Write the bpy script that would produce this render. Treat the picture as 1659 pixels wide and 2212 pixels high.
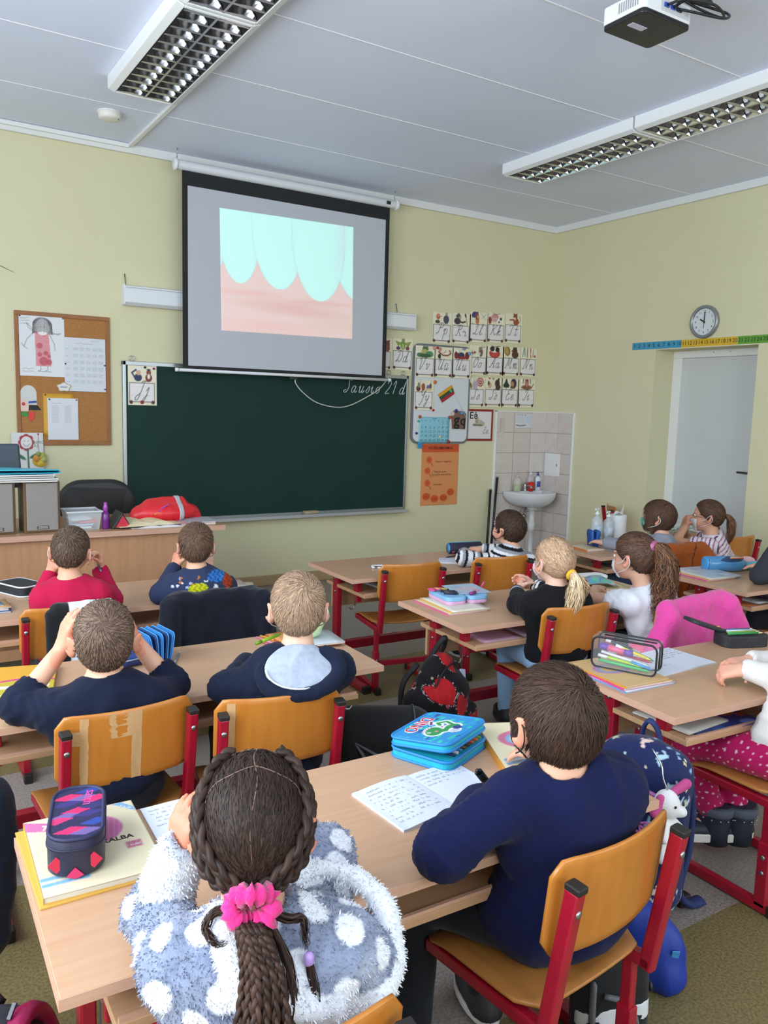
import bpy, bmesh, math, random
import numpy as np
from mathutils import Vector, Matrix
random.seed(7); rng = np.random.default_rng(7)
for o in list(bpy.data.objects): bpy.data.objects.remove(o)
SC = bpy.context.scene
COL = SC.collection
PI = math.pi

# ------------------------------------------------------------------ camera
def setup_camera():
    f = 1743.2; yaw, pitch, roll = (math.radians(a) for a in (32.39, 7.384, 1.594))
    fwd = Vector((math.sin(yaw)*math.cos(pitch), math.cos(yaw)*math.cos(pitch), -math.sin(pitch)))
    right = Vector((math.cos(yaw), -math.sin(yaw), 0)); up = right.cross(fwd)
    r = right*math.cos(roll)+up*math.sin(roll); u = -right*math.sin(roll)+up*math.cos(roll)
    cd = bpy.data.cameras.new('camera'); cam = bpy.data.objects.new('camera', cd); COL.objects.link(cam)
    m = Matrix((r, u, -fwd)).transposed().to_4x4(); m.translation = Vector((0, 0, 1.5))
    cam.matrix_world = m
    cd.sensor_fit = 'VERTICAL'; cd.sensor_height = 24; cd.lens = f/2212*24
    cd.clip_start = .05
    SC.camera = cam
setup_camera()

# ------------------------------------------------------------------ sky, window and fill light, exposure
SC.view_settings.view_transform = 'Standard'; SC.view_settings.look = 'None'
SC.view_settings.exposure = 0.2; SC.view_settings.gamma = 1; SC.view_settings.use_curve_mapping = False
W = bpy.data.worlds.new('overcast_sky'); SC.world = W; W.use_nodes = True
W.node_tree.nodes['Background'].inputs[0].default_value = (.80, .90, 1, 1)
W.node_tree.nodes['Background'].inputs[1].default_value = 1.3
def area_light(x, y, z, sx, sz, power, rz, col=(.80, .90, 1)):
    l = bpy.data.lights.new('window_or_fill_light', 'AREA'); l.shape = 'RECTANGLE'; l.size = sx; l.size_y = sz
    l.energy = power; l.color = col
    o = bpy.data.objects.new('window_or_fill_light', l); COL.objects.link(o)
    o.location = (x, y, z); o.rotation_euler = (PI/2, 0, rz)
# overcast daylight comes in through the row of windows along the left wall
for wy, pw_ in ((.35, 98), (2.55, 78), (4.75, 6)):
    area_light(-1.34, wy, 1.95, 1.7, 1.9, pw_, -PI/2)
# fill light from behind, placed at two windows added in the back wall
area_light(1.2, -2.14, 1.95, 2.6, 1.9, 56, 0)
area_light(4.2, -2.14, 1.95, 2.0, 1.9, 40, 0)

# ------------------------------------------------------------------ helpers
def lin(c):
    if isinstance(c, str): c = tuple(int(c[i:i+2], 16) for i in (0, 2, 4))
    return tuple((v/255/12.92 if v/255 <= .04045 else ((v/255+.055)/1.055)**2.4) for v in c)
def L4(c): return (*lin(c), 1)
MATS = {}
def M(name, col=None, rough=.6, metal=0, var=None, vs=20, bump=0, bs=60, sheen=0, alpha=1, trans=0, emit=None, est=0,
      attr=None, coat=0, stretch=(1, 1, 1), spec=.5, vw=1.0, det=4, sss=0):
    if name in MATS: return MATS[name]
    m = bpy.data.materials.new(name); m.use_nodes = True; MATS[name] = m
    nt = m.node_tree; N = nt.nodes; K = nt.links; b = N['Principled BSDF']
    b.inputs['Roughness'].default_value = rough; b.inputs['Metallic'].default_value = metal
    b.inputs['Specular IOR Level'].default_value = spec
    if coat: b.inputs['Coat Weight'].default_value = coat; b.inputs['Coat Roughness'].default_value = .15
    if sheen: b.inputs['Sheen Weight'].default_value = sheen; b.inputs['Sheen Roughness'].default_value = .5
    if alpha < 1: b.inputs['Alpha'].default_value = alpha
    if trans: b.inputs['Transmission Weight'].default_value = trans; b.inputs['IOR'].default_value = 1.2
    if sss:
        b.inputs['Subsurface Weight'].default_value = sss; b.inputs['Subsurface Radius'].default_value = (.012, .005, .003)
        b.inputs['Subsurface Scale'].default_value = 1
    tc = N.new('ShaderNodeTexCoord'); mp = N.new('ShaderNodeMapping'); mp.inputs['Scale'].default_value = stretch
    K.new(tc.outputs['Object'], mp.inputs['Vector'])
    src = None
    if attr:
        a = N.new('ShaderNodeAttribute'); a.attribute_name = attr; src = a.outputs['Color']
    if var:
        n = N.new('ShaderNodeTexNoise'); n.inputs['Scale'].default_value = vs; n.inputs['Detail'].default_value = det
        K.new(mp.outputs['Vector'], n.inputs['Vector'])
        cr = N.new('ShaderNodeValToRGB'); cr.color_ramp.elements[0].position = .5-.22*vw; cr.color_ramp.elements[1].position = .5+.22*vw
        K.new(n.outputs['Fac'], cr.inputs['Fac'])
        mx = N.new('ShaderNodeMix'); mx.data_type = 'RGBA'
        K.new(cr.outputs['Color'], mx.inputs[0])
        if src:
            mx.blend_type = 'MULTIPLY'; mx.inputs[0].default_value = 1; K.new(src, mx.inputs[6]); 
            mx2 = N.new('ShaderNodeMix'); mx2.data_type = 'RGBA'; mx2.inputs[6].default_value = (1, 1, 1, 1); mx2.inputs[7].default_value = L4(var)
            K.new(cr.outputs['Color'], mx2.inputs[0]); K.new(mx2.outputs[2], mx.inputs[7])
            for l in list(mx.inputs[0].links): K.remove(l)
        else:
            mx.inputs[6].default_value = L4(col); mx.inputs[7].default_value = L4(var)
        src = mx.outputs[2]
    if src: K.new(src, b.inputs['Base Color'])
    else: b.inputs['Base Color'].default_value = L4(col)
    if emit is not None:
        if emit == 'attr': K.new(src, b.inputs['Emission Color'])
        else: b.inputs['Emission Color'].default_value = L4(emit)
        b.inputs['Emission Strength'].default_value = est
    if bump:
        n = N.new('ShaderNodeTexNoise'); n.inputs['Scale'].default_value = bs; n.inputs['Detail'].default_value = 3
        K.new(mp.outputs['Vector'], n.inputs['Vector'])
        bp = N.new('ShaderNodeBump'); bp.inputs['Strength'].default_value = bump; bp.inputs['Distance'].default_value = .004
        K.new(n.outputs['Fac'], bp.inputs['Height']); K.new(bp.outputs['Normal'], b.inputs['Normal'])
    return m

def tag(o, label=None, cat=None, group=None, kind=None):
    if label: o['label'] = label
    if cat: o['category'] = cat
    if group: o['group'] = group
    if kind: o['kind'] = kind
    return o
def thing(name, label, cat, loc=(0, 0, 0), rz=0, group=None):
    o = bpy.data.objects.new(name, None); COL.objects.link(o); o.empty_display_size = .05
    o.location = loc; o.rotation_euler = (0, 0, rz)
    return tag(o, label, cat, group)
def mk(name, V, F, mat=None, parent=None, smooth=False, col=None, label=None, mi=None):
    me = bpy.data.meshes.new(name)
    V = np.asarray(V, np.float32)
    if isinstance(F, np.ndarray):
        n, k = F.shape
        me.vertices.add(len(V)); me.vertices.foreach_set('co', V.ravel())
        me.loops.add(n*k); me.loops.foreach_set('vertex_index', F.astype(np.int32).ravel())
        me.polygons.add(n); me.polygons.foreach_set('loop_start', np.arange(0, n*k, k, dtype=np.int32))
        me.polygons.foreach_set('loop_total', np.full(n, k, np.int32))
        me.update(calc_edges=True)
    else:
        me.from_pydata([tuple(map(float, v)) for v in V], [], F); me.update()
    if mat is not None:
        for m in (mat if isinstance(mat, (list, tuple)) else [mat]): me.materials.append(m)
    if mi is not None: me.polygons.foreach_set('material_index', np.asarray(mi, np.int32))
    if smooth: me.polygons.foreach_set('use_smooth', np.ones(len(me.polygons), bool))
    if col is not None:
        a = me.color_attributes.new('Col', 'FLOAT_COLOR', 'POINT')
        c = np.ones((len(V), 4), np.float32); c[:, :3] = np.asarray(col, np.float32)[:, :3]; a.data.foreach_set('color', c.ravel())
    o = bpy.data.objects.new(name, me); COL.objects.link(o)
    if parent: o.parent = parent
    if label: o['label'] = label
    return o
def bev(o, w, seg=2, ang=40):
    m = o.modifiers.new('bevel', 'BEVEL'); m.width = w; m.segments = seg; m.limit_method = 'ANGLE'; m.angle_limit = math.radians(ang)
    return o
def nrm(v): v = np.asarray(v, float); return v/(np.linalg.norm(v)+1e-9)
def rotz(a): c, s = math.cos(a), math.sin(a); return np.array([[c, -s, 0], [s, c, 0], [0, 0, 1]])
def rotx(a): c, s = math.cos(a), math.sin(a); return np.array([[1, 0, 0], [0, c, -s], [0, s, c]])
def roty(a): c, s = math.cos(a), math.sin(a); return np.array([[c, 0, s], [0, 1, 0], [-s, 0, c]])

class MB:
    """collects simple shapes into ONE mesh"""
    def __init__(s): s.V = []; s.F = []; s.mi = []; s.C = []
    def add(s, V, F, mi=0, col=None):
        b = len(s.V); s.V += [tuple(v) for v in V]; s.F += [tuple(i+b for i in f) for f in F]; s.mi += [mi]*len(F)
        s.C += [col or (1, 1, 1)]*len(V)
        return s
    def box(s, c, d, R=None, mi=0, col=None, top=(1, 1)):
        c = np.array(c, float); V = []
        for z in (-1, 1):
            kx, ky = top if z > 0 else (1, 1)
            for x, y in ((-1, -1), (1, -1), (1, 1), (-1, 1)):
                v = np.array([x*d[0]/2*kx, y*d[1]/2*ky, z*d[2]/2]); V.append(c+(R@v if R is not None else v))
        return s.add(V, [(3, 2, 1, 0), (4, 5, 6, 7), (0, 1, 5, 4), (1, 2, 6, 5), (2, 3, 7, 6), (3, 0, 4, 7)], mi, col)
    def b2(s, p0, p1, mi=0, col=None): # by corners
        p0 = np.array(p0, float); p1 = np.array(p1, float); return s.box((p0+p1)/2, abs(p1-p0), None, mi, col)
    def bar(s, a, b, w, h, mi=0, up=(0, 0, 1), col=None):
        a = np.array(a, float); b = np.array(b, float); z = nrm(b-a); u = np.array(up, float)
        if abs(z@u) > .95: u = np.array([0, 1., 0])
        x = nrm(np.cross(u, z)); y = np.cross(z, x); R = np.stack([x, y, z], 1)
        return s.box((a+b)/2, (w, h, np.linalg.norm(b-a)), R, mi, col)
    def tube(s, P, r, n=8, mi=0, cap=True, col=None, sx=1, closed=False):
        P = np.asarray(P, float); m = len(P); rr = np.full(m, r) if np.isscalar(r) else np.asarray(r, float)
        T = np.gradient(P, axis=0)
        if closed: T = np.roll(P, -1, 0)-np.roll(P, 1, 0)
        T /= np.linalg.norm(T, axis=1)[:, None]+1e-9
        u = np.array([0, 0, 1.]) if abs(T[0][2]) < .9 else np.array([1., 0, 0])
        V = []; x = nrm(np.cross(u, T[0]))
        for i in range(m):
            x = nrm(x-T[i]*(x@T[i])); y = np.cross(T[i], x)
            for k in range(n):
                a = 2*PI*k/n; V.append(P[i]+rr[i]*(sx*math.cos(a)*x+math.sin(a)*y))
        F = [(i*n+k, i*n+(k+1) % n, (i+1)*n+(k+1) % n, (i+1)*n+k) for i in range(m-1) for k in range(n)]
        if closed: F += [((m-1)*n+k, (m-1)*n+(k+1) % n, (k+1) % n, k) for k in range(n)]
        elif cap: F += [tuple(range(n-1, -1, -1)), tuple((m-1)*n+k for k in range(n))]
        return s.add(V, F, mi, col)
    def lathe(s, prof, n=24, c=(0, 0, 0), mi=0, col=None, sx=1, sy=1, R=None):
        V = []; c = np.array(c, float)
        for r, z in prof:
            for k in range(n):
                a = 2*PI*k/n; v = np.array([r*math.cos(a)*sx, r*math.sin(a)*sy, z]); V.append(c+(R@v if R is not None else v))
        m = len(prof)
        F = [(i*n+k, i*n+(k+1) % n, (i+1)*n+(k+1) % n, (i+1)*n+k) for i in range(m-1) for k in range(n)]
        F += [tuple(range(n-1, -1, -1)), tuple((m-1)*n+k for k in range(n))]
        return s.add(V, F, mi, col)
    def prism(s, poly, z0, z1, mi=0, Mx=None, col=None): # poly in xy
        n = len(poly); V = [np.array([x, y, z0]) for x, y in poly]+[np.array([x, y, z1]) for x, y in poly]
        if Mx is not None: V = [Mx(v) for v in V]
        F = [tuple(range(n-1, -1, -1)), tuple(range(n, 2*n))]+[(i, (i+1) % n, n+(i+1) % n, n+i) for i in range(n)]
        return s.add(V, F, mi, col)
    def build(s, name, mat, parent=None, smooth=False, bevel=0, label=None, colors=False, ang=40):
        o = mk(name, s.V, s.F, mat, parent, smooth, s.C if colors else None, label, s.mi if isinstance(mat, (list, tuple)) else None)
        if bevel: bev(o, bevel, 2, ang)
        return o
def rrect(w, h, r, n=5, cx=0, cy=0):
    P = []
    for sx, sy, a0 in ((1, 1, 0), (-1, 1, 90), (-1, -1, 180), (1, -1, 270)):
        for i in range(n+1):
            a = math.radians(a0+90*i/n); P.append((cx+sx*(w/2-r)+r*math.cos(a), cy+sy*(h/2-r)+r*math.sin(a)))
    return P
def circ(r, n=24, cx=0, cy=0, ry=None): return [(cx+r*math.cos(2*PI*i/n), cy+(ry or r)*math.sin(2*PI*i/n)) for i in range(n)]
def XZ(y, s=-1): return lambda v: np.array([v[0], y+s*v[2], v[1]])   # drawing plane on the front wall: thickness towards the room
def curve_pts(P, n=24):
    P = np.asarray(P, float); m = len(P)-1; Q = np.vstack([2*P[0]-P[1], P, 2*P[-1]-P[-2]]); out = []
    for i in np.linspace(0, m-1e-6, n):
        k = int(i); t = i-k; a, b, c, d = Q[k:k+4]
        out.append(.5*(2*b+(c-a)*t+(2*a-5*b+4*c-d)*t*t+(3*b-a-3*c+d)*t**3))
    return np.array(out)

def text(name, s, size, mat, parent=None, mx=None, shear=0, thick=.0006, align='CENTER', off=0, label=None):
    cu = bpy.data.curves.new(name, 'FONT'); cu.body = s; cu.size = size; cu.shear = shear; cu.extrude = thick/2
    cu.align_x = align; cu.align_y = 'CENTER'; cu.offset = off; cu.resolution_u = 2
    t = bpy.data.objects.new(name, cu); COL.objects.link(t)
    dg = bpy.context.evaluated_depsgraph_get(); me = bpy.data.meshes.new_from_object(t.evaluated_get(dg))
    bpy.data.objects.remove(t)
    me.materials.clear(); me.materials.append(mat)
    o = bpy.data.objects.new(name, me); COL.objects.link(o)
    if parent: o.parent = parent
    if mx is not None: o.matrix_local = mx
    if label: o['label'] = label
    return o
def WALLM(x, y, z): return Matrix.Translation((x, y, z)) @ Matrix.Rotation(PI/2, 4, 'X')            # text on the front wall
def SIDEM(x, y, z): return Matrix.Translation((x, y, z)) @ Matrix.Rotation(-PI/2, 4, 'Z') @ Matrix.Rotation(PI/2, 4, 'X')
def FLATM(x, y, z, a=0): return Matrix.Translation((x, y, z)) @ Matrix.Rotation(a, 4, 'Z')

class Print:
    """flat print: a fine grid whose vertex colours carry the picture"""
    def __init__(s, w, h, cell=.003, bg='ffffff'):
        s.w, s.h = w, h; s.nx = max(2, int(w/cell)+1); s.ny = max(2, int(h/cell)+1)
        s.X, s.Y = np.meshgrid(np.linspace(0, w, s.nx), np.linspace(0, h, s.ny)); s.c = np.empty((s.ny, s.nx, 3)); s.c[:] = lin(bg); s.e = cell*.7
    def mask(s, d, col, a=1):
        m = np.clip(.5-d/(2*s.e), 0, 1)[..., None]*a; s.c = s.c*(1-m)+np.array(lin(col))*m; return s
    def disc(s, x, y, r, col, ry=None, rot=0, a=1):
        ry = ry or r; dx, dy = s.X-x, s.Y-y; c, n = math.cos(rot), math.sin(rot); u = dx*c+dy*n; v = -dx*n+dy*c
        return s.mask((np.sqrt((u/r)**2+(v/ry)**2)-1)*min(r, ry), col, a)
    def line(s, pts, w, col, a=1):
        d = np.full_like(s.X, 9.)
        for (x0, y0), (x1, y1) in zip(pts[:-1], pts[1:]):
            vx, vy = x1-x0, y1-y0; t = np.clip(((s.X-x0)*vx+(s.Y-y0)*vy)/(vx*vx+vy*vy+1e-12), 0, 1)
            d = np.minimum(d, np.hypot(s.X-x0-t*vx, s.Y-y0-t*vy))
        return s.mask(d-w/2, col, a)
    def rect(s, x0, y0, x1, y1, col, a=1):
        return s.mask(np.maximum(np.maximum(x0-s.X, s.X-x1), np.maximum(y0-s.Y, s.Y-y1)), col, a)
    def poly(s, P, col, a=1):
        ins = np.zeros(s.X.shape, bool); P = list(P)
        for (x0, y0), (x1, y1) in zip(P, P[1:]+P[:1]):
            if y0 == y1: continue
            c = ((y0 > s.Y) != (y1 > s.Y)) & (s.X < (x1-x0)*(s.Y-y0)/(y1-y0)+x0); ins ^= c
        return s.mask(np.where(ins, -1., 1.), col, a)
    def scribble(s, x0, y0, x1, y1, rows, col, w=.0016, seed=1, dens=.008):
        r = random.Random(seed)
        for i in range(rows):
            y = y1-(i+.5)*(y1-y0)/rows; hh = (y1-y0)/rows*.28; x = x0; pts = []
            while x < x1: pts.append((x, y+r.uniform(-hh, hh))); x += dens*r.uniform(.6, 1.4)
            if len(pts) > 1: s.line(pts, w, col)
        return s
    def build(s, name, parent=None, mx=None, mat=None, thick=.0012, label=None):
        nx, ny = s.nx, s.ny; n = nx*ny
        V = np.stack([s.X, s.Y, np.full_like(s.X, thick)], -1).reshape(-1, 3)
        i = np.arange(n).reshape(ny, nx); F = np.stack([i[:-1, :-1], i[:-1, 1:], i[1:, 1:], i[1:, :-1]], -1).reshape(-1, 4)
        border = np.concatenate([i[0, :], i[1:, -1], i[-1, -2::-1], i[-2:0:-1, 0]]); b = len(border)
        VB = V[border].copy(); VB[:, 2] = 0; C = s.c.reshape(-1, 3)
        k = np.arange(b); kn = (k+1) % b
        F2 = np.stack([n+k, n+kn, border[kn], border[k]], -1)
        o = mk(name, np.vstack([V, VB]), np.vstack([F, F2]), mat or M('printed_paper', attr='Col', rough=.55), parent, False, np.vstack([C, C[border]]), label)
        if mx is not None: o.matrix_local = mx
        return o
# ------------------------------------------------------------------ smooth-union bodies -> one continuous mesh
def C_(a, b, ra, rb=None, k=.02, tg=0): return ('c', np.array(a, float), np.array(b, float), ra, rb if rb is not None else ra, k, tg)
def E_(c, r, R=None, k=.02, tg=0): return ('e', np.array(c, float), np.array(r, float), R if R is not None else np.eye(3), k, tg)
def S_(c, r, R=None, k=.01): return ('s', np.array(c, float), np.array(r, float), R if R is not None else np.eye(3), k, 0)
def T_(c, R, r0, r1, k=.01, tg=0): return ('t', np.array(c, float), (r0, r1), R, k, tg)
def B_(c, d, R=None, r=.02, k=.01, tg=0): return ('b', np.array(c, float), (np.array(d, float)/2-r, r), R if R is not None else np.eye(3), k, tg)
def pd(p, P):
    if p[0] == 'c':
        _, a, b, ra, rb, k, _t = p; ba = b-a; q = P-a; t = np.clip((q@ba)/(ba@ba+1e-12), 0, 1)
        return np.linalg.norm(q-t[..., None]*ba, axis=-1)-(ra+t*(rb-ra))
    q = (P-p[1])@p[3]
    if p[0] in 'es':
        r = p[2]; k0 = np.linalg.norm(q/r, axis=-1); k1 = np.linalg.norm(q/(r*r), axis=-1); return k0*(k0-1)/(k1+1e-9)
    if p[0] == 'b':
        d = np.abs(q)-p[2][0]; return np.linalg.norm(np.maximum(d, 0), axis=-1)+np.minimum(d.max(-1), 0)-p[2][1]
    r0, r1 = p[2]; return np.hypot(np.hypot(q[..., 0], q[..., 1])-r0, q[..., 2])-r1
def pbb(p):
    if p[0] == 'c': lo = np.minimum(p[1]-p[3], p[2]-p[4]); hi = np.maximum(p[1]+p[3], p[2]+p[4]); return lo, hi
    e = np.array(p[2]) if p[0] in 'es' else (np.array([p[2][0]+p[2][1]]*2+[p[2][1]]) if p[0] == 't' else p[2][0]+p[2][1])
    e = np.abs(p[3])@e; return p[1]-e, p[1]+e
def comb(g, d, p):
    k = p[-2]
    if p[0] == 's':
        d = -d; h = np.clip(.5-.5*(g-d)/k, 0, 1); return g*(1-h)+d*h+k*h*(1-h)
    h = np.clip(.5+.5*(g-d)/k, 0, 1); return g*(1-h)+d*h-k*h*(1-h)
def field(prims, P):
    g = np.full(P.shape[:-1], 1.)
    for p in prims: g = comb(g, pd(p, P), p)
    return g
def grad(prims, P, h=.002):
    G = np.zeros_like(P)
    for e in ((1, -1, -1), (-1, -1, 1), (-1, 1, -1), (1, 1, 1)):
        e = np.array(e, float); G += e*field(prims, P+e*h)[:, None]
    return G/(np.linalg.norm(G, axis=1)[:, None]+1e-9)
def surf(prims, res, post=None, sm=1, disp=None):
    bb = [pbb(p) for p in prims if p[0] != 's']; lo = np.min([b[0] for b in bb], 0)-3*res; hi = np.max([b[1] for b in bb], 0)+3*res
    n = np.ceil((hi-lo)/res).astype(int)+1
    g = np.full(n, .05, np.float32); ax = [lo[i]+np.arange(n[i])*res for i in range(3)]
    for p in prims:
        a, b = pbb(p); m = p[-2]+2.5*res
        i0 = np.maximum(((a-m-lo)/res).astype(int), 0); i1 = np.minimum(((b+m-lo)/res).astype(int)+2, n)
        if (i1 <= i0).any(): continue
        sl = tuple(slice(i0[j], i1[j]) for j in range(3))
        P = np.stack(np.meshgrid(*[ax[j][sl[j]] for j in range(3)], indexing='ij'), -1)
        g[sl] = comb(g[sl], np.minimum(pd(p, P), .05), p)
    if post is not None:
        P = np.stack(np.meshgrid(*ax, indexing='ij'), -1); g = np.maximum(g, post(P))
    if disp is not None:
        P = np.stack(np.meshgrid(*ax, indexing='ij'), -1); g = g+disp(P)
    s = g < 0; c8 = [(i, j, k) for i in (0, 1) for j in (0, 1) for k in (0, 1)]
    cut = lambda A, c: A[c[0]:A.shape[0]-1+c[0], c[1]:A.shape[1]-1+c[1], c[2]:A.shape[2]-1+c[2]]
    cnt = sum(cut(s, c).astype(np.int8) for c in c8); act = (cnt > 0) & (cnt < 8)
    I = np.argwhere(act); idx = np.full(act.shape, -1, np.int64); idx[act] = np.arange(len(I))
    val = {c: g[I[:, 0]+c[0], I[:, 1]+c[1], I[:, 2]+c[2]] for c in c8}
    acc = np.zeros((len(I), 3)); num = np.zeros(len(I))
    for a in c8:
        for d in range(3):
            if a[d]: continue
            b = list(a); b[d] = 1; va, vb = val[a], val[tuple(b)]; m = (va < 0) != (vb < 0)
            t = np.where(m, va/(np.where(va == vb, 1, va-vb)), 0)
            q = np.array(a, float)[None]+0*acc; q[:, d] = t; acc[m] += q[m]; num += m
    V = lo+res*(I+acc/num[:, None])
    F = []
    for d in range(3):
        e = [slice(None)]*3; e0 = list(e); e1 = list(e); e0[d] = slice(0, -1); e1[d] = slice(1, None)
        s0, s1 = s[tuple(e0)], s[tuple(e1)]
        o1, o2 = (d+1) % 3, (d+2) % 3
        E = np.argwhere(s0 != s1); E = E[(E[:, o1] > 0) & (E[:, o2] > 0) & (E[:, o1] < n[o1]-1) & (E[:, o2] < n[o2]-1)]
        def cell(da, db): q = E.copy(); q[:, o1] -= da; q[:, o2] -= db; return idx[q[:, 0], q[:, 1], q[:, 2]]
        Q = np.stack([cell(1, 1), cell(0, 1), cell(0, 0), cell(1, 0)], 1)
        flip = ~s0[E[:, 0], E[:, 1], E[:, 2]]; Q[flip] = Q[flip][:, ::-1]; F.append(Q)
    F = np.vstack(F); F = F[(F >= 0).all(1)]
    for _ in range(sm):
        A = np.zeros_like(V); N = np.zeros(len(V))
        for i in range(4):
            a, b = F[:, i], F[:, (i+1) % 4]; np.add.at(A, a, V[b]); np.add.at(N, a, 1); np.add.at(A, b, V[a]); np.add.at(N, b, 1)
        V = .5*V+.5*A/np.maximum(N, 1)[:, None]
    return V, F
def vnormals(V, F):
    N = np.zeros_like(V); n = np.cross(V[F[:, 2]]-V[F[:, 0]], V[F[:, 3]]-V[F[:, 1]])
    for i in range(4): np.add.at(N, F[:, i], n)
    return N/(np.linalg.norm(N, axis=1)[:, None]+1e-12)
def nearest(prims, P):
    best = np.full(len(P), 9.); tg = np.zeros(len(P)); t_ = np.zeros(len(P))
    for p in prims:
        if p[0] == 's': continue
        d = pd(p, P); m = d < best; best[m] = d[m]; tg[m] = p[-1]
        if p[0] == 'c': ba = p[2]-p[1]; t_[m] = ((P[m]-p[1])@ba)/np.linalg.norm(ba)
        else: t_[m] = P[m][:, 2]
    return tg, t_
def noise(P, f, seed=0, oct=3):
    r = np.random.default_rng(seed); o = np.zeros(len(P)); a = 1
    for i in range(oct):
        for _ in range(4):
            k = r.normal(size=3); k *= f/np.linalg.norm(k); o += a*np.sin(P@k+r.uniform(0, 6.28)+.8*np.sin(P@(k[[1, 2, 0]]*.7)+r.uniform(0, 6)))
        f *= 2; a *= .5
    return o/6
def creases(V, F, amp=.003, f=40, seed=0):
    N = vnormals(V, F); n = noise(V*np.array([1, 1, .55]), f, seed); return V+N*(amp*(np.abs(n)*-2+.5))[:, None]

# ------------------------------------------------------------------ head, hands
def head_prims(H, R, s=1.0, ears=True):
    w = lambda *p: np.array(H)+R@(np.array(p, float)*s)
    e = lambda p, r, k=.012, Q=None: E_(w(*p), np.array(r)*s, R if Q is None else R@Q, k*s)
    c = lambda a, b, ra, rb, k=.012: C_(w(*a), w(*b), ra*s, rb*s, k*s)
    P = [e((0, -.008, .030), (.071, .089, .076), .03), e((0, .028, -.028), (.057, .056, .070), .03), e((0, -.052, .002), (.057, .042, .062), .03),
         e((0, .050, -.078), (.027, .026, .020), .02), e((.034, .052, -.040), (.026, .026, .026), .02), e((-.034, .052, -.040), (.026, .026, .026), .02),
         c((0, .080, .002), (0, .094, -.030), .006, .0085, .010), e((.010, .088, -.034), (.007, .008, .006), .005), e((-.010, .088, -.034), (.007, .008, .006), .005),
         e((0, .0855, -.053), (.017, .007, .0045), .005), e((0, .084, -.061), (.014, .007, .005), .005),
         e((.028, .078, .018), (.020, .010, .006), .012), e((-.028, .078, .018), (.020, .010, .006), .012),
         ('s', w(.029, .089, .002), np.array((.016, .012, .010))*s, R, .010*s, 0), ('s', w(-.029, .089, .002), np.array((.016, .012, .010))*s, R, .010*s, 0)]
    if ears:
        for x in (1, -1):
            Q = rotz(-x*.80)@roty(x*.15)@rotx(.15)
            P += [e((x*.083, -.016, -.008), (.0075, .021, .034), .006, Q), e((x*.077, -.008, -.034), (.0065, .009, .011), .005, Q)]
            P += [('s', w(x*.091, -.008, -.004), np.array((.0075, .011, .018))*s, R@Q, .004*s, 0)]
    return P
def hand_prims(w, f, n, side, s=1.0, curl=(.35, .4, .3), spread=.06, thumb=.4):
    w = np.array(w, float); f = nrm(f); n = np.array(n, float); n = nrm(n-f*(n@f)); t = np.cross(f, n)*side; P = []; k = .004
    off = (.024, .0085, -.0075, -.022); fl = (.046, .052, .047, .037)
    for i in range(4):
        K = w+s*(f*(.064-.003*abs(i-1.2))+t*off[i]); P.append(C_(w+s*(t*off[i]*.55+f*.006), K, .0125*s, .0098*s, .012))
        a = 0; p = K; d0 = nrm(f+t*spread*(1.4-i))
        for j, (lf, c) in enumerate(zip((.46, .30, .26), curl)):
            a += c; d = d0*math.cos(a)+n*math.sin(a); q = p+d*fl[i]*lf*s; r = (.0078, .0072, .0066, .0058)[j]*s*(.9 if i == 3 else 1)
            P.append(C_(p, q, r, r*.92, k)); p = q
    b = w+s*(f*.016+t*.018+n*.006); d = nrm(f*.62+t*.75+n*.35*thumb*2); m = b+d*.034*s; P.append(C_(b, m, .0125*s, .0092*s, .01))
    d = nrm(d+n*thumb-t*.45*thumb+f*.25); q = m+d*.026*s; P.append(C_(m, q, .0088*s, .0080*s, k)); d = nrm(d+n*thumb*.7+f*.2); P.append(C_(q, q+d*.02*s, .0080*s, .0064*s, k))
    return P

# ------------------------------------------------------------------ hair
def ribbons(P, w, col, name, mat, parent, nrmls=None, jitter=.25):
    """P: strands x steps x 3"""
    n, s, _ = P.shape; T = np.gradient(P, axis=1); T /= np.linalg.norm(T, axis=2)[..., None]+1e-9
    if nrmls is None: nrmls = rng.normal(size=(n, 1, 3))+0*P
    B = np.cross(T, nrmls); B /= np.linalg.norm(B, axis=2)[..., None]+1e-9
    prof = np.clip(np.linspace(1.15, .1, s), .12, 1)[None, :, None]; prof = np.where(np.arange(s)[None, :, None] < s*.6, 1, prof*1.6)
    wd = (np.asarray(w)*np.ones(n))[:, None, None]*prof/2
    V = np.stack([P-B*wd, P+B*wd], 2).reshape(-1, 3)
    i = np.arange(n*s*2).reshape(n, s, 2); F = np.stack([i[:, :-1, 0], i[:, :-1, 1], i[:, 1:, 1], i[:, 1:, 0]], -1).reshape(-1, 4)
    c = np.asarray(col)*np.ones((n, 3)); c = c*(1+rng.normal(size=(n, 1))*jitter).clip(.35, 2.2)
    o = mk(name, V, F, mat, parent, True, np.repeat(c, s*2, 0)); return o
BND = ([-.11, -.06, -.045, -.030, -.018, -.004, .010, .026, .045, .060, .072, .085, .11], [-.072, -.070, -.060, -.040, -.012, .008, -.008, .004, .022, .046, .062, .085, .12])
def HAIRM(r=.45): return M('hair%d' % int(r*100), attr='Col', rough=min(r+.08, 1), spec=.18)
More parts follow.
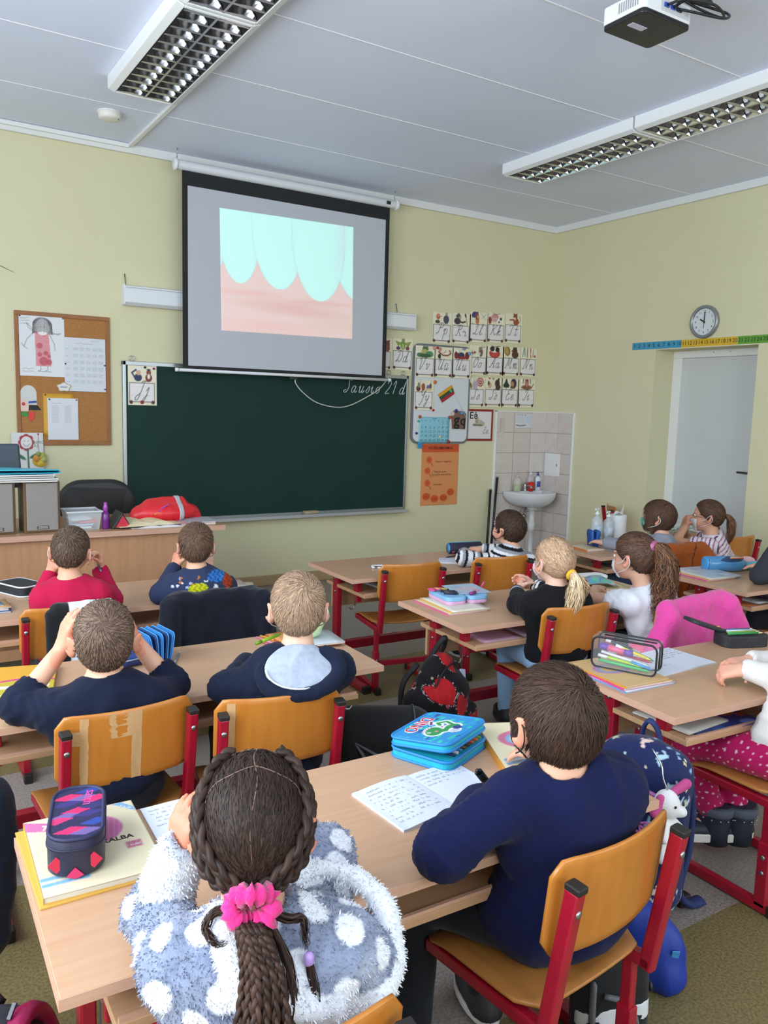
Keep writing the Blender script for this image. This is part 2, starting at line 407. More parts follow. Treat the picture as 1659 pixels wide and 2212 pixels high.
def hair(H, R, s, col, parent, kind='short', t=.006, length=.03, n=2600, w=.0022, whorl=(.008, -.066, .082), swirl=.5, tie=None, lift=.006, tint=.25, bnd=BND, res=.0068, steps=4, root=None, front=None, messy=.14):
    H = np.array(H, float); hp = [p for p in head_prims(H, R, s, False)][:3]
    hp = [E_(p[1], p[2]+t*s, p[3], p[4]) for p in hp]
    def loc(P): return (P-H)@R/s
    def post(P): L = loc(P); return (np.interp(L[..., 1], *bnd)-L[..., 2])*s*.8
    V, F = surf(hp, res, post)
    N = vnormals(V, F); L = loc(V)
    edge = np.clip((L[:, 2]-np.interp(L[:, 1], *bnd))/.02, 0, 1)
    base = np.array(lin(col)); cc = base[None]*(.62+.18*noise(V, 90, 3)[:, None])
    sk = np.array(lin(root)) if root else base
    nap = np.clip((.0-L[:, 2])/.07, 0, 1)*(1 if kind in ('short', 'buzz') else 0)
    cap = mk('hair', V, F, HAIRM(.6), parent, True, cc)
    ok = np.where((edge > .02) & (L[:, 1] < .11))[0]
    ids = rng.choice(ok, n); p = V[ids]+rng.normal(size=(n, 3))*.002; tie_w = None if tie is None else H+R@(np.array(tie)*s); wh = H+R@(np.array(whorl)*s)
    Ln = (length*(1+rng.normal(size=n)*.22)).clip(.004, 1); Lz = loc(p)
    if kind in ('short', 'buzz'): Ln = Ln*np.interp(Lz[:, 2], [-.07, -.03, .03], [.35, .6, 1])
    if tie is None: Ln = np.where(Lz[:, 1] > .040, np.minimum(Ln, .026+.0*Ln), Ln)
    pts = [p]; nz = rng.normal(size=(n, 3))*messy; NN = []
    for k in range(steps):
        q = pts[-1]; g = grad(hp, q); NN.append(g)
        if tie_w is not None: d = tie_w-q; dist = np.linalg.norm(d, axis=1); d = d/(dist[:, None]+1e-6)
        else:
            d = q-wh; dist = np.linalg.norm(d, axis=1); d = d/(dist[:, None]+1e-6); cr = np.cross(g, d); d = d+cr*swirl*np.exp(-dist/.05)[:, None]+R@np.array([0, .12, -.15])
            if front is not None: d = d+(R@np.array(front))[None]*np.clip((loc(q)[:, 2]-.03)/.05, 0, 1)[:, None]
        d = d+nz; d -= g*(d*g).sum(1)[:, None]; d /= np.linalg.norm(d, axis=1)[:, None]+1e-9
        st = Ln/steps
        if tie_w is not None: st = np.minimum(st, np.maximum(dist-.006, .0005))
        q2 = q+d*st[:, None]; f = field(hp, q2); g2 = grad(hp, q2)
        off = .0012+lift*((k+1)/steps)**1.5*(.4+rng.random(n))
        if tie_w is not None: off = .0012+.003*rng.random(n)*np.sin(PI*(k+1)/steps)
        pts.append(q2-g2*(f-off)[:, None])
    NN.append(g); P = np.stack(pts, 1)
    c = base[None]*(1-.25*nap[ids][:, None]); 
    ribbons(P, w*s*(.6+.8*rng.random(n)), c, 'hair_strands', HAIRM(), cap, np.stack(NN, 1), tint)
    return cap
def tail(guide, r, col, parent, n=500, w=.0025, wave=.004, name='ponytail', tint=.3, freq=18, col2=None, steps=22):
    G = curve_pts(guide, steps); m = len(G); T = np.gradient(G, axis=0); T /= np.linalg.norm(T, axis=1)[:, None]; u = nrm(np.cross(T[0], [.3, .1, 1])); U = []
    for i in range(m): u = nrm(u-T[i]*(u@T[i])); U.append(u)
    U = np.array(U); B = np.cross(T, U); rr = np.interp(np.linspace(0, 1, m), np.linspace(0, 1, len(r)), r)
    a = rng.random(n)*2*PI; q = np.sqrt(rng.random(n)); L = (1-.35*rng.random(n)**2); tt = np.linspace(0, 1, m)
    ii = tt[None]*L[:, None]*(m-1); i0 = np.clip(ii.astype(int), 0, m-2); fr = (ii-i0)[..., None]
    lerp = lambda A: A[i0]*(1-fr)+A[i0+1]*fr
    g, uu, bb, r_ = lerp(G), lerp(U), lerp(B), lerp(rr[:, None])
    ph = rng.random((n, 1))*6.28; wv = wave*np.sin(tt[None]*freq*(.8+.4*rng.random((n, 1)))+ph)*tt[None]; wv2 = wave*np.cos(tt[None]*freq*.9+ph*1.7)*tt[None]
    P = g+uu*((np.cos(a)*q)[:, None, None]*r_+wv[..., None])+bb*((np.sin(a)*q)[:, None, None]*r_+wv2[..., None])
    nr = uu*np.cos(a)[:, None, None]+bb*np.sin(a)[:, None, None]
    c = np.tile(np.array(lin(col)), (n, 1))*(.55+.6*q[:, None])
    if col2: mixv = (rng.random((n, 1)) < .35); c = np.where(mixv, np.array(lin(col2)), c)
    return ribbons(P, w*(.6+.8*rng.random(n)), c, name, HAIRM(), parent, nr, tint)
def braid(mb, guide, r0, r1, pitch, seg=7, col=(.03, .02, .015), nrmv=None):
    P = np.asarray(guide, float); d = np.r_[0, np.cumsum(np.linalg.norm(np.diff(P, axis=0), axis=1))]; Ln = d[-1]; m = max(8, int(Ln/pitch*9))
    G = curve_pts(P, m); T = np.gradient(G, axis=0); T /= np.linalg.norm(T, axis=1)[:, None]+1e-9; u = nrm(np.cross(T[0], [.2, .9, .4])) if nrmv is None else nrm(np.cross(T[0], nrmv)); tt = np.linspace(0, Ln, m); rr = np.linspace(r0, r1, m)
    X = []; 
    for i in range(m): u = nrm(u-T[i]*(u@T[i])); X.append(u)
    X = np.array(X); Y = np.cross(T, X)
    for j in range(3):
        ph = 2*PI*tt/pitch/3*1.0+j*2*PI/3
        Q = G+X*(rr*.62*np.sin(ph))[:, None]+Y*(rr*.36*np.sin(2*ph))[:, None]
        c = tuple(np.array(col)*(1+.25*(j-1))); mb.tube(Q, rr*.60, seg, col=c)
# ------------------------------------------------------------------ the room
def struct(o): o['kind'] = 'structure'; return o
YF, XR, XL, YB, ZC = 6.10, 5.79, -1.35, -2.15, 3.30
wallm = M('yellow_wall_paint', 'dbd5b2', .8, var='d5cea8', vs=1.2, bump=.12, bs=160, vw=1.6)
white = M('white_paint', 'e8e8e6', .5)
def wall_with_holes(name, axis, pos, thick, a0, a1, holes, z1=ZC):
    mb = MB(); cuts = sorted(holes); a = a0
    def bx(u0, u1, z0, zz):
        if u1-u0 < 1e-4 or zz-z0 < 1e-4: return
        if axis == 'x': mb.b2((pos, u0, z0), (pos+thick, u1, zz))
        else: mb.b2((u0, pos, z0), (u1, pos+thick, zz))
    for (h0, h1, z0, zz) in cuts: bx(a, h0, 0, z1); bx(h0, h1, 0, z0); bx(h0, h1, zz, z1); a = h1
    bx(a, a1, 0, z1); return struct(mb.build(name, wallm))
wall_with_holes('wall_front', 'y', YF, .2, XL-.3, XR+.35, [])
wall_with_holes('wall_right', 'x', XR, .35, YB-.3, YF, [(3.82, 4.79, 0, 2.06)])
WL = [(wy-.9, wy+.9, .95, 2.95) for wy in (.35, 2.55, 4.75)]
wall_with_holes('wall_left', 'x', XL, -.3, YB-.3, YF, WL)
WB_ADDED = [(-.1, 2.5, .95, 2.95), (3.2, 5.2, .95, 2.95)]  # unseen back windows, added to go with the fill light
wall_with_holes('wall_back', 'y', YB, -.3, XL, XR, WB_ADDED)
glass = M('window_glass', 'ffffff', .05, alpha=.12)
def window(i, axis, pos, a0, a1, z0, z1):
    mb = MB(); t = .06
    def bx(u0, u1, zz0, zz1, m=mb, d=.06):
        if axis == 'x': m.b2((pos-d/2, u0, zz0), (pos+d/2, u1, zz1))
        else: m.b2((u0, pos-d/2, zz0), (u1, pos+d/2, zz1))
    mid = (a0+a1)/2
    bx(a0, a1, z0, z0+t); bx(a0, a1, z1-t, z1); bx(a0, a0+t, z0+t, z1-t); bx(a1-t, a1, z0+t, z1-t); bx(mid-t/2, mid+t/2, z0+t, z1-t)
    o = struct(mb.build('window_%d' % i, white, bevel=.004))
    for u0, u1 in ((a0+t, mid-t/2), (mid+t/2, a1-t)):
        g = MB(); bx(u0, u1, z0+t, z1-t, g, .006); g.build('pane', glass, o)
for i, (a, b, c, d) in enumerate(WL): window(i+1, 'x', XL-.12, a, b, c, d)
for i, (a, b, c, d) in enumerate(WB_ADDED): window(i+4, 'y', YB-.12, a, b, c, d)
# floor: speckled linoleum laid in grey and olive lengths, with shade painted in at the left
fm = M('speckled_linoleum', '8f877d', .45, bump=.05, bs=300)
def floor_nodes():
    nt = fm.node_tree; N = nt.nodes; K = nt.links; b = N['Principled BSDF']
    tc = N.new('ShaderNodeTexCoord'); sp = N.new('ShaderNodeSeparateXYZ'); K.new(tc.outputs['Object'], sp.inputs[0])
    def cmp(op, v, s='Y'): m = N.new('ShaderNodeMath'); m.operation = op; K.new(sp.outputs[s], m.inputs[0]); m.inputs[1].default_value = v; return m.outputs[0]
    def mul(a, b_, op='MULTIPLY'): m = N.new('ShaderNodeMath'); m.operation = op; K.new(a, m.inputs[0]); K.new(b_, m.inputs[1]); return m.outputs[0]
    band = mul(cmp('GREATER_THAN', 3.38), cmp('LESS_THAN', 3.98)); near = cmp('LESS_THAN', 1.37)
    left = mul(mul(cmp('LESS_THAN', .95, 'X'), cmp('LESS_THAN', 2.55)), cmp('GREATER_THAN', -2))  # shadow on the floor at the left, painted in the olive tone
    tot = mul(mul(band, near, 'MAXIMUM'), left, 'MAXIMUM')
    mx = N.new('ShaderNodeMix'); mx.data_type = 'RGBA'; mx.inputs[6].default_value = L4('8b837c'); mx.inputs[7].default_value = L4('776b46'); K.new(tot, mx.inputs[0])
    n = N.new('ShaderNodeTexNoise'); n.inputs['Scale'].default_value = 130; n.inputs['Detail'].default_value = 2; K.new(tc.outputs['Object'], n.inputs['Vector'])
    cr = N.new('ShaderNodeValToRGB'); e = cr.color_ramp.elements; e[0].position = .36; e[0].color = (.62, .60, .59, 1); e[1].position = .62; e[1].color = (1.15, 1.12, 1.1, 1); K.new(n.outputs['Fac'], cr.inputs['Fac'])
    m2 = N.new('ShaderNodeMix'); m2.data_type = 'RGBA'; m2.blend_type = 'MULTIPLY'; m2.inputs[0].default_value = .8; K.new(mx.outputs[2], m2.inputs[6]); K.new(cr.outputs['Color'], m2.inputs[7])
    K.new(m2.outputs[2], b.inputs['Base Color'])
floor_nodes()
struct(MB().b2((XL-.3, YB-.3, -.15), (XR+.7, YF+.2, 0)).build('floor', fm))
ceilm = M('white_ceiling_paint', 'e4e9fb', .85, var='dde3f7', vs=1.1, bump=.06, bs=90)
struct(MB().b2((XL-.3, YB-.3, ZC), (XR+.35, YF+.2, ZC+.15)).build('ceiling', ceilm))
tn = [0]
def trim(mb, m=white, bevel=.003): tn[0] += 1; return struct(mb.build('trim_%d' % tn[0], m, bevel=bevel))
seam = M('ceiling_seam', 'e6e6e8', .6)
for y in (5.35, 4.52, 3.70, 2.88, 2.06, 1.24): trim(MB().b2((XL, y-.004, ZC-.003), (XR, y+.004, ZC)), seam, 0)
corn = M('cornice_white', 'e2e2e0', .55)
trim(MB().b2((XL, YF-.03, ZC-.06), (XR, YF, ZC)), corn); trim(MB().b2((XR-.03, YB, ZC-.06), (XR, YF-.03, ZC)), corn)
skirt = M('wood_skirting', 'b39a72', .5, var='a88e66', vs=8, stretch=(1, 1, 8))
def base(n, mb): o = mb.build(n, skirt, bevel=.004); return struct(o)
base('baseboard_front', MB().b2((XL, YF-.018, 0), (5.1, YF, .085))); base('baseboard_right', MB().b2((XR-.018, YB, 0), (XR, 3.82, .085)))

# cable trunking on the ceiling
t = thing('cable_trunking', 'white cable trunking on the ceiling from the left lamp to the front wall', 'cable duct', (1.63, 4.85, ZC-.001))
MB().b2((-.012, -1.25, -.022), (.016, 1.22, 0)).build('trunking_run', white, t, bevel=.002)
MB().b2((-2.0, 1.195, -.03), (-.012, 1.222, -.002)).build('trunking_run', white, t, bevel=.002)
# door in its recess
dw = M('door_white', 'cfd1cf', .45, var='c9cbcb', vs=2); fr_m = M('door_frame_white', 'e6e6e2', .4)
d = struct(MB().b2((XR+.27, 3.90, .01), (XR+.31, 4.70, 2.0)).build('door_1', dw, bevel=.003))
fb = MB(); fb.b2((XR+.24, 4.70, 0), (XR+.33, 4.79, 2.0)); fb.b2((XR+.24, 3.82, 0), (XR+.33, 3.90, 2.0)); fb.b2((XR+.24, 3.82, 2.0), (XR+.33, 4.79, 2.06)); fb.build('door_frame', fr_m, d, bevel=.004)
trim(MB().b2((XR+.33, 3.75, 0), (XR+.36, 4.86, 2.12)), white, 0); trim(MB().b2((XR-.018, 4.79, 0), (XR, 5.7, .085)), skirt)
steel = M('brushed_steel', 'b8b8b8', .3, 1); darksteel = M('dark_steel', '55565a', .4, .8)
hb = MB(); hb.b2((XR+.255, 3.935, 1.0), (XR+.272, 3.975, 1.12)); hb.tube([(XR+.26, 3.955, 1.05), (XR+.22, 3.955, 1.05), (XR+.215, 3.965, 1.05), (XR+.215, 4.06, 1.05)], .009); hb.build('door_handle', darksteel, d, True)
# tiled splash corner
tilem = [M('pink_marbled_tile_%d' % i, c, .22, var=v, vs=9, bump=.0, vw=1.3, det=6) for i, (c, v) in enumerate((('dcd2cb', 'd0c4bb'), ('d9cec7', 'cdbfb7'), ('ded5ce', 'd3c8c0')))]
grout = M('tile_grout', 'b9aea6', .8)
tf = trim(MB().b2((5.128, YF-.012, 0), (XR, YF, 1.49)), grout, 0)
ts = trim(MB().b2((XR-.012, 5.71, 0), (XR, YF-.012, 1.49)), grout, 0)
k = 0; cache = {}
def tile(parent, c, d, mi):
    key = (tuple(np.round(d, 3)), mi)
    if key in cache: o = cache[key].copy(); COL.objects.link(o); o.parent = parent
    else: o = bev(mk('tile', *(lambda b: (b.V, b.F))(MB().box((0, 0, 0), d)), tilem[mi], parent), .002); cache[key] = o
    o.location = c
zs = [1.49-.2*i for i in range(8)]+[0]
for i in range(len(zs)-1):
    z0, z1 = max(zs[i+1], 0), zs[i]
    if z1-z0 < .02: continue
    x = 5.133
    for wdt in (.215, .215, .215): tile(tf, (x+wdt/2, YF-.014, (z0+z1)/2), (wdt-.004, .012, z1-z0-.004), k % 3); x += wdt+.003; k += 1
    tile(ts, (XR-.014, 5.995, (z0+z1)/2), (.012, .17, z1-z0-.004), k % 3); tile(ts, (XR-.014, 5.812, (z0+z1)/2), (.012, .19, z1-z0-.004), (k+1) % 3)
trim(MB().b2((5.112, YF-.024, 0), (5.13, YF, 1.50)).b2((5.112, YF-.024, 1.488), (XR, YF, 1.50)).b2((XR-.024, 5.70, 1.488), (XR, YF, 1.5)).b2((XR-.024, 5.698, 0), (XR, 5.712, 1.5)))

# ------------------------------------------------------------------ ceiling things
refl = M('mirror_aluminium', 'd2d2d4', .12, 1); louv = M('louvre_aluminium', 'b9babd', .22, 1); lampw = M('lamp_housing_white', 'e9eaea', .4); tubem = M('fluorescent_tube_off', 'f0f0ee', .3)
blackp = M('black_plastic', '18181a', .45)
def ceiling_lamp(x, y, label):
    t = thing('ceiling_lamp', label, 'lamp', (x, y, ZC), 0, 'louvred fluorescent ceiling lamps'); w, l = .40, 1.215
    h = MB()
    for s in (-1, 1): h.add([(s*.16, -l/2, -.085), (s*.16, l/2, -.085), (s*.2, l/2, -.07), (s*.2, -l/2, -.07), (s*.16, -l/2, 0), (s*.16, l/2, 0), (s*.2, l/2, 0), (s*.2, -l/2, 0)],
        [(0, 1, 2, 3), (7, 6, 5, 4), (0, 4, 5, 1), (1, 5, 6, 2), (2, 6, 7, 3), (3, 7, 4, 0)])
    for s in (-1, 1): h.b2((-.16, s*l/2-.02*(s > 0), -.085), (.16, s*l/2+.02*(s < 0), 0))
    h.b2((-.16, -l/2, -.008), (.16, l/2, 0)); h.build('housing', lampw, t, bevel=.004)
    for s in (-1, 1): 
        MB().tube([(s*.08, -l/2+.03, -.035), (s*.08, l/2-.03, -.035)], .013, 10).build('fluorescent_tube', tubem, t, True)
    p = MB()
    for s in (-1, 1):
        for e in (-1, 1):   # curved side mirrors
            pr = [(e*.074, -.082), (e*.066, -.06), (e*.05, -.04), (e*.03, -.022)]
            for (a, za), (b, zb) in zip(pr[:-1], pr[1:]): p.add([(s*.08+a, -l/2+.02, za), (s*.08+a, l/2-.02, za), (s*.08+b, l/2-.02, zb), (s*.08+b, -l/2+.02, zb)], [(0, 1, 2, 3)])
    p.build('mirror_reflector', refl, t, True)
    n = 13
    for s in (-1, 1):
        m0 = None
        for i in range(n):
            y0 = -l/2+.035+i*(l-.07)/(n-1)
            if m0 is None:
                b = MB(); b.add([(-.074, -.007, -.083), (.074, -.007, -.083), (.074, .007, -.083), (-.074, .007, -.083), (-.05, -.0015, -.045), (.05, -.0015, -.045), (.05, .0015, -.045), (-.05, .0015, -.045), (0, -.016, -.081), (0, .016, -.081)],
                    [(0, 8, 1, 5, 4), (2, 9, 3, 7, 6), (0, 3, 9, 8), (8, 9, 2, 1), (4, 5, 6, 7)]); m0 = b.build('louvre', louv, t)
                o = m0
            else: o = m0.copy(); COL.objects.link(o); o.parent = t
            o.location = (s*.08, y0, 0)
    MB().b2((-.006, -l/2+.02, -.083), (.006, l/2-.02, -.07)).build('centre_bar', louv, t)
    for s in (-1, 1): MB().tube(curve_pts([(s*.08-.02, -l/2+.06, -.06), (s*.08-.01, -l/2+.04, -.07), (s*.08+.015, -l/2+.05, -.05)], 8), .003, 5).build('lead_wire', blackp, t, True)
    return t
ceiling_lamp(1.40, 4.30, 'louvred ceiling lamp nearest the front wall in the left row'); ceiling_lamp(1.40, 3.07, 'louvred ceiling lamp cut off by the top edge, second in the left row')
ceiling_lamp(4.21, 4.22, 'louvred ceiling lamp nearest the front wall in the right row'); ceiling_lamp(4.21, 2.99, 'louvred ceiling lamp at the right picture edge, second in the right row')
t = thing('smoke_detector', 'round white smoke detector on the ceiling beside the left lamp', 'smoke detector', (1.355, 5.50, ZC))
MB().lathe([(.075, 0), (.075, -.008)][::-1], 28).build('mounting_plate', white, t, True); 
MB().lathe([(.02, -.048), (.052, -.046), (.066, -.038), (.069, -.012), (.066, -.007)], 28).build('housing', M('ivory_plastic', 'e6e3da', .45), t, True)
MB().box((.045, -.035, -.041), (.006, .006, .01)).build('indicator', blackp, t)
# projector
t = thing('projector', 'white and black projector hanging under the ceiling with cables at its back', 'projector', (2.81, 2.49, 3.09))
pw = M('projector_white', 'e4e5e6', .4)
o = mk('casing', *(lambda b: (b.V, b.F))(MB().prism(rrect(.29, .225, .02), .018, .088)), pw, t); bev(o, .006)
o = mk('bottom_plate', *(lambda b: (b.V, b.F))(MB().prism(rrect(.286, .221, .02), 0, .02)), M('projector_black', '1c1b1e', .35), t); bev(o, .004)
v = MB()
for i in range(9): v.b2((-.1475, -.08+i*.012, .035), (-.144, -.075+i*.012, .074))
v.build('vent_slats', M('vent_grey', '9a9b9e', .5), t)
MB().b2((-.05, -.1145, .03), (.12, -.11, .075)).build('port_panel', M('port_grey', 'c8cacc', .5), t)
for i, (x, c) in enumerate(((-.02, '2d4fae'), (.02, '2d4fae'), (.055, '202022'), (.085, 'd8d8da'))): MB().b2((x-.013, -.122, .045), (x+.013, -.112, .06)).build('port', M('port_'+c, c, .4), t)
MB().lathe([(.03, 0), (.03, .03), (.024, .034)], 20, R=rotx(-PI/2), c=(.08, .10, .05)).build('lens', blackp, t, True)
MB().box((-.06, -.005, -.001), (.085, .032, .002), rotz(.0)).build('label_sticker', M('sticker', 'c9c6d8', .5), t)
MB().lathe([(.02, .088), (.02, .20), (.05, .202), (.05, .208)], 16).build('ceiling_mount', M('mount_dark', '3a3a3d', .5), t, True)
for kx, pts in enumerate(([(.02, -.12, .052), (.02, -.17, .06), (.10, -.20, .08), (.2, -.16, .10), (.24, -.08, .14), (.18, 0, .19), (.1, .03, .208)], [(-.02, -.12, .052), (.0, -.19, .05), (.13, -.23, .05), (.27, -.17, .06), (.25, -.06, .13), (.12, .02, .205)], [(.055, -.12, .055), (.1, -.16, .04), (.22, -.21, .03), (.30, -.16, .09), (.22, -.02, .17), (.08, .05, .208)])):
    MB().tube(curve_pts(pts, 26), .0055 if kx else .007, 8).build('cable', blackp, t, True)

# ------------------------------------------------------------------ furniture kinds
deskm = M('beech_laminate', 'c39c7c', .34, var='b98f6f', vs=5, stretch=(1.2, 16, 16), coat=.15, vw=1.3, det=6)
edgem = M('beech_edge_band', 'cfa58c', .4, var='c79a80', vs=6, stretch=(2, 2, 20)); shelfm = M('beech_shelf', 'c49c78', .45, var='b98f6a', vs=5, stretch=(1.2, 16, 16))
redm = M('crimson_steel_paint', 'a30f2a', .35, coat=.2, var='8f0c24', vs=14); capm = M('black_rubber_cap', '1b1816', .55); boltm = M('zinc_bolt', 'a9a9ac', .35, 1)
def desk(x, y, rz, label, ln=1.30, dp=.512, H=.62, hook=True):
    t = thing('school_desk', label, 'desk', (x, y, 0), rz, 'double school desks')
    tp = MB().b2((0, 0, H-.0215), (ln, dp, H)).build('tabletop', [deskm], t, bevel=.002)
    eb = MB(); e = .0016
    eb.b2((-e, -e, H-.021), (0, dp+e, H-.001)).b2((ln, -e, H-.021), (ln+e, dp+e, H-.001)).b2((0, -e, H-.021), (ln, 0, H-.001)).b2((0, dp, H-.021), (ln, dp+e, H-.001)); eb.build('edge_band', edgem, t)
    sh = MB().b2((.085, .02, H-.112), (ln-.085, dp-.06, H-.094)).build('shelf', shelfm, t, bevel=.0015)
    MB().b2((.09, .022, H-.094), (ln-.09, .03, H-.086)).build('shelf_lip', edgem, sh)
    MB().b2((.115, dp-.075, H-.25), (ln-.115, dp-.059, H-.10)).build('modesty_panel', shelfm, t, bevel=.0015)
    MB().b2((.13, dp-.12, .12), (ln-.13, dp-.08, .17)).build('crossbeam', redm, t, bevel=.003)
    for s in (0, 1):
        X = .10 if s == 0 else ln-.10; g = MB()
        g.b2((X-.015, .09, H-.048), (X+.015, dp-.05, H-.022)); g.b2((X-.015, dp-.19, .03), (X+.015, dp-.135, H-.03)); g.b2((X-.02, .0, .004), (X+.02, dp-.03, .036))
        lg = g.build('leg', redm, t, bevel=.004)
        for ya in (-.012, dp-.05): MB().b2((X-.0215, ya, .0), (X+.0215, ya+.03, .038)).build('foot_cap', capm, lg, bevel=.004)
        MB().b2((X-.0145, .10, H-.15), (X+.0145, .145, H-.045)).build('bracket', redm, t, bevel=.003)
        sx = -1 if s == 0 else 1
        hk = MB(); hx = X+sx*.018; hk.b2((min(hx-sx*.004, hx), .113, H-.175), (max(hx-sx*.004, hx), .131, H-.118)); hk.tube([(hx, .122, H-.17), (hx+sx*.004, .122, H-.185), (hx+sx*.02, .122, H-.188), (hx+sx*.03, .122, H-.176)], .004, 6); hk.build('hook', boltm, t)
        for z in (H-.065, H-.14): MB().lathe([(.0075, 0), (.0075, .003), (.004, .0045)], 10, c=(X+sx*.015, dp-.163, z), R=roty(sx*PI/2)).build('bolt', boltm, lg, True)
    return t
ply = M('orange_varnished_plywood', 'bf7a30', .32, var='b26c24', vs=3, stretch=(14, 14, 1.6), coat=.25, det=6, vw=1.4); plyseat = M('worn_varnished_plywood', 'b5793d', .4, var='a36a33', vs=4, stretch=(14, 1.5, 14), coat=.1, det=6)
plyraw = M('bare_beech_ply', 'c9a070', .55, var='bb9060', vs=4, stretch=(14, 14, 2)); plyedge = M('plywood_edge', 'b98a52', .5)
def bent(w, h, r, thick, bend, nx=18, nz=12, axis='back', lip=0):
    """rounded plywood shell"""
    P = rrect(w, h, r, 6); V = []; F = []
    xs = np.linspace(-w/2, w/2, nx)
    top = lambda x: (h/2 if abs(x) < w/2-r else h/2-r+math.sqrt(max(r*r-(abs(x)-w/2+r)**2, 0)))
    for side in (0, 1):
        for i, x in enumerate(xs):
            t = max(top(x), h/2-r)
            for j in range(nz):
                z = -t+2*t*j/(nz-1); b = bend*((x/(w/2))**2)
                if axis == 'back': V.append((x, b+(thick if side else 0), z))
                else:
                    b = bend*(x/(w/2))**2-lip*max(0, (z-h*.18)/(h*.32))**2+.006*max(0, (-z-h*.2)/(h*.3))**2
                    V.append((x, z, b+(0 if side else thick)))
    n = nx*nz; f = lambda s, i, j: s*n+i*nz+j
    for i in range(nx-1):
        for j in range(nz-1): F += [(f(0, i, j), f(0, i+1, j), f(0, i+1, j+1), f(0, i, j+1)), (f(1, i, j), f(1, i, j+1), f(1, i+1, j+1), f(1, i+1, j))]
    for i in range(nx-1): F += [(f(0, i, nz-1), f(0, i+1, nz-1), f(1, i+1, nz-1), f(1, i, nz-1)), (f(0, i+1, 0), f(0, i, 0), f(1, i, 0), f(1, i+1, 0))]
    for j in range(nz-1): F += [(f(0, 0, j), f(0, 0, j+1), f(1, 0, j+1), f(1, 0, j)), (f(0, nx-1, j+1), f(0, nx-1, j), f(1, nx-1, j), f(1, nx-1, j+1))]
    return V, F
BACKZ = .598
def make_chair(label):
    t = thing('school_chair', label, 'chair', (0, 0, 0), 0, 'red framed school chairs')
    V, F = bent(.365, .205, .035, .009, .032)
    a = -.10; R = rotx(a*-1); V = [(R@np.array(v))+np.array([0, -.028, BACKZ]) for v in V]
    b = mk('backrest', V, F, ply, t, True); bev(b, .002, 1, 50)
    V, F = bent(.365, .335, .05, .009, .010, 14, 14, 'seat', .03); V = [np.array(v)+np.array([0, .19, .366]) for v in V]
    s = mk('seat', V, F, plyseat, t, True); bev(s, .002, 1, 50)
    for sx in (-1, 1):
        X = sx*.166; g = MB()
        g.bar((X, -.043, .665), (X, .008, .335), .026, .032, up=(0, 1, 0)); g.bar((X, -.006, .350), (X, .33, .350), .026, .028)
        f = g.build('side_frame', redm, t, bevel=.005)
        MB().bar((X, -.0445, .675), (X, -.0435, .661), .0275, .034, up=(0, 1, 0)).build('post_cap', capm, f, bevel=.003)
        l = MB(); l.b2((X-.011, .035, .16), (X+.011, .062, .34)); l.b2((X-.014, .03, .02), (X+.014, .067, .225)); l.b2((X-.014, .0, .004), (X+.014, .36, .034)); lg = l.build('leg', redm, t, bevel=.003)
        for ya in (-.006, .338): MB().b2((X-.0155, ya, 0), (X+.0155, ya+.03, .036)).build('foot_cap', capm, lg, bevel=.003)
        MB().lathe([(.008, 0), (.008, .003), (.0045, .005)], 10, c=(X, -.0505, .62), R=rotx(PI/2)).build('bolt', boltm, f, True)
        for zz in (.18, .13): MB().lathe([(.0075, 0), (.0075, .003), (.004, .0045)], 10, c=(X+sx*.014, .048, zz), R=roty(sx*PI/2)).build('bolt', boltm, lg, True); MB().lathe([(.0065, 0), (.0065, .003), (.004, .0045)], 10, c=(X, .03, zz), R=rotx(PI/2)).build('bolt', boltm, lg, True)
        MB().lathe([(.011, 0), (.010, .002), (.005, .003)], 10, c=(X*.86, .09, .3775)).build('seat_rivet', boltm, s, True)
    MB().b2((-.155, .036, .145), (.155, .062, .17)).build('crossbar', redm, t, bevel=.003)
    return t
def copy_tree(o, parent=None):
    c = o.copy(); COL.objects.link(c); c.parent = parent
    for ch in o.children: copy_tree(ch, c)
    return c
chair0 = make_chair('x'); used = []
def chair(x, y, rz, label):
    o = chair0 if not used else copy_tree(chair0)
    used.append(o); o.location = (x, y-.042, 0); o.rotation_euler = (0, 0, rz); o['label'] = label; return o
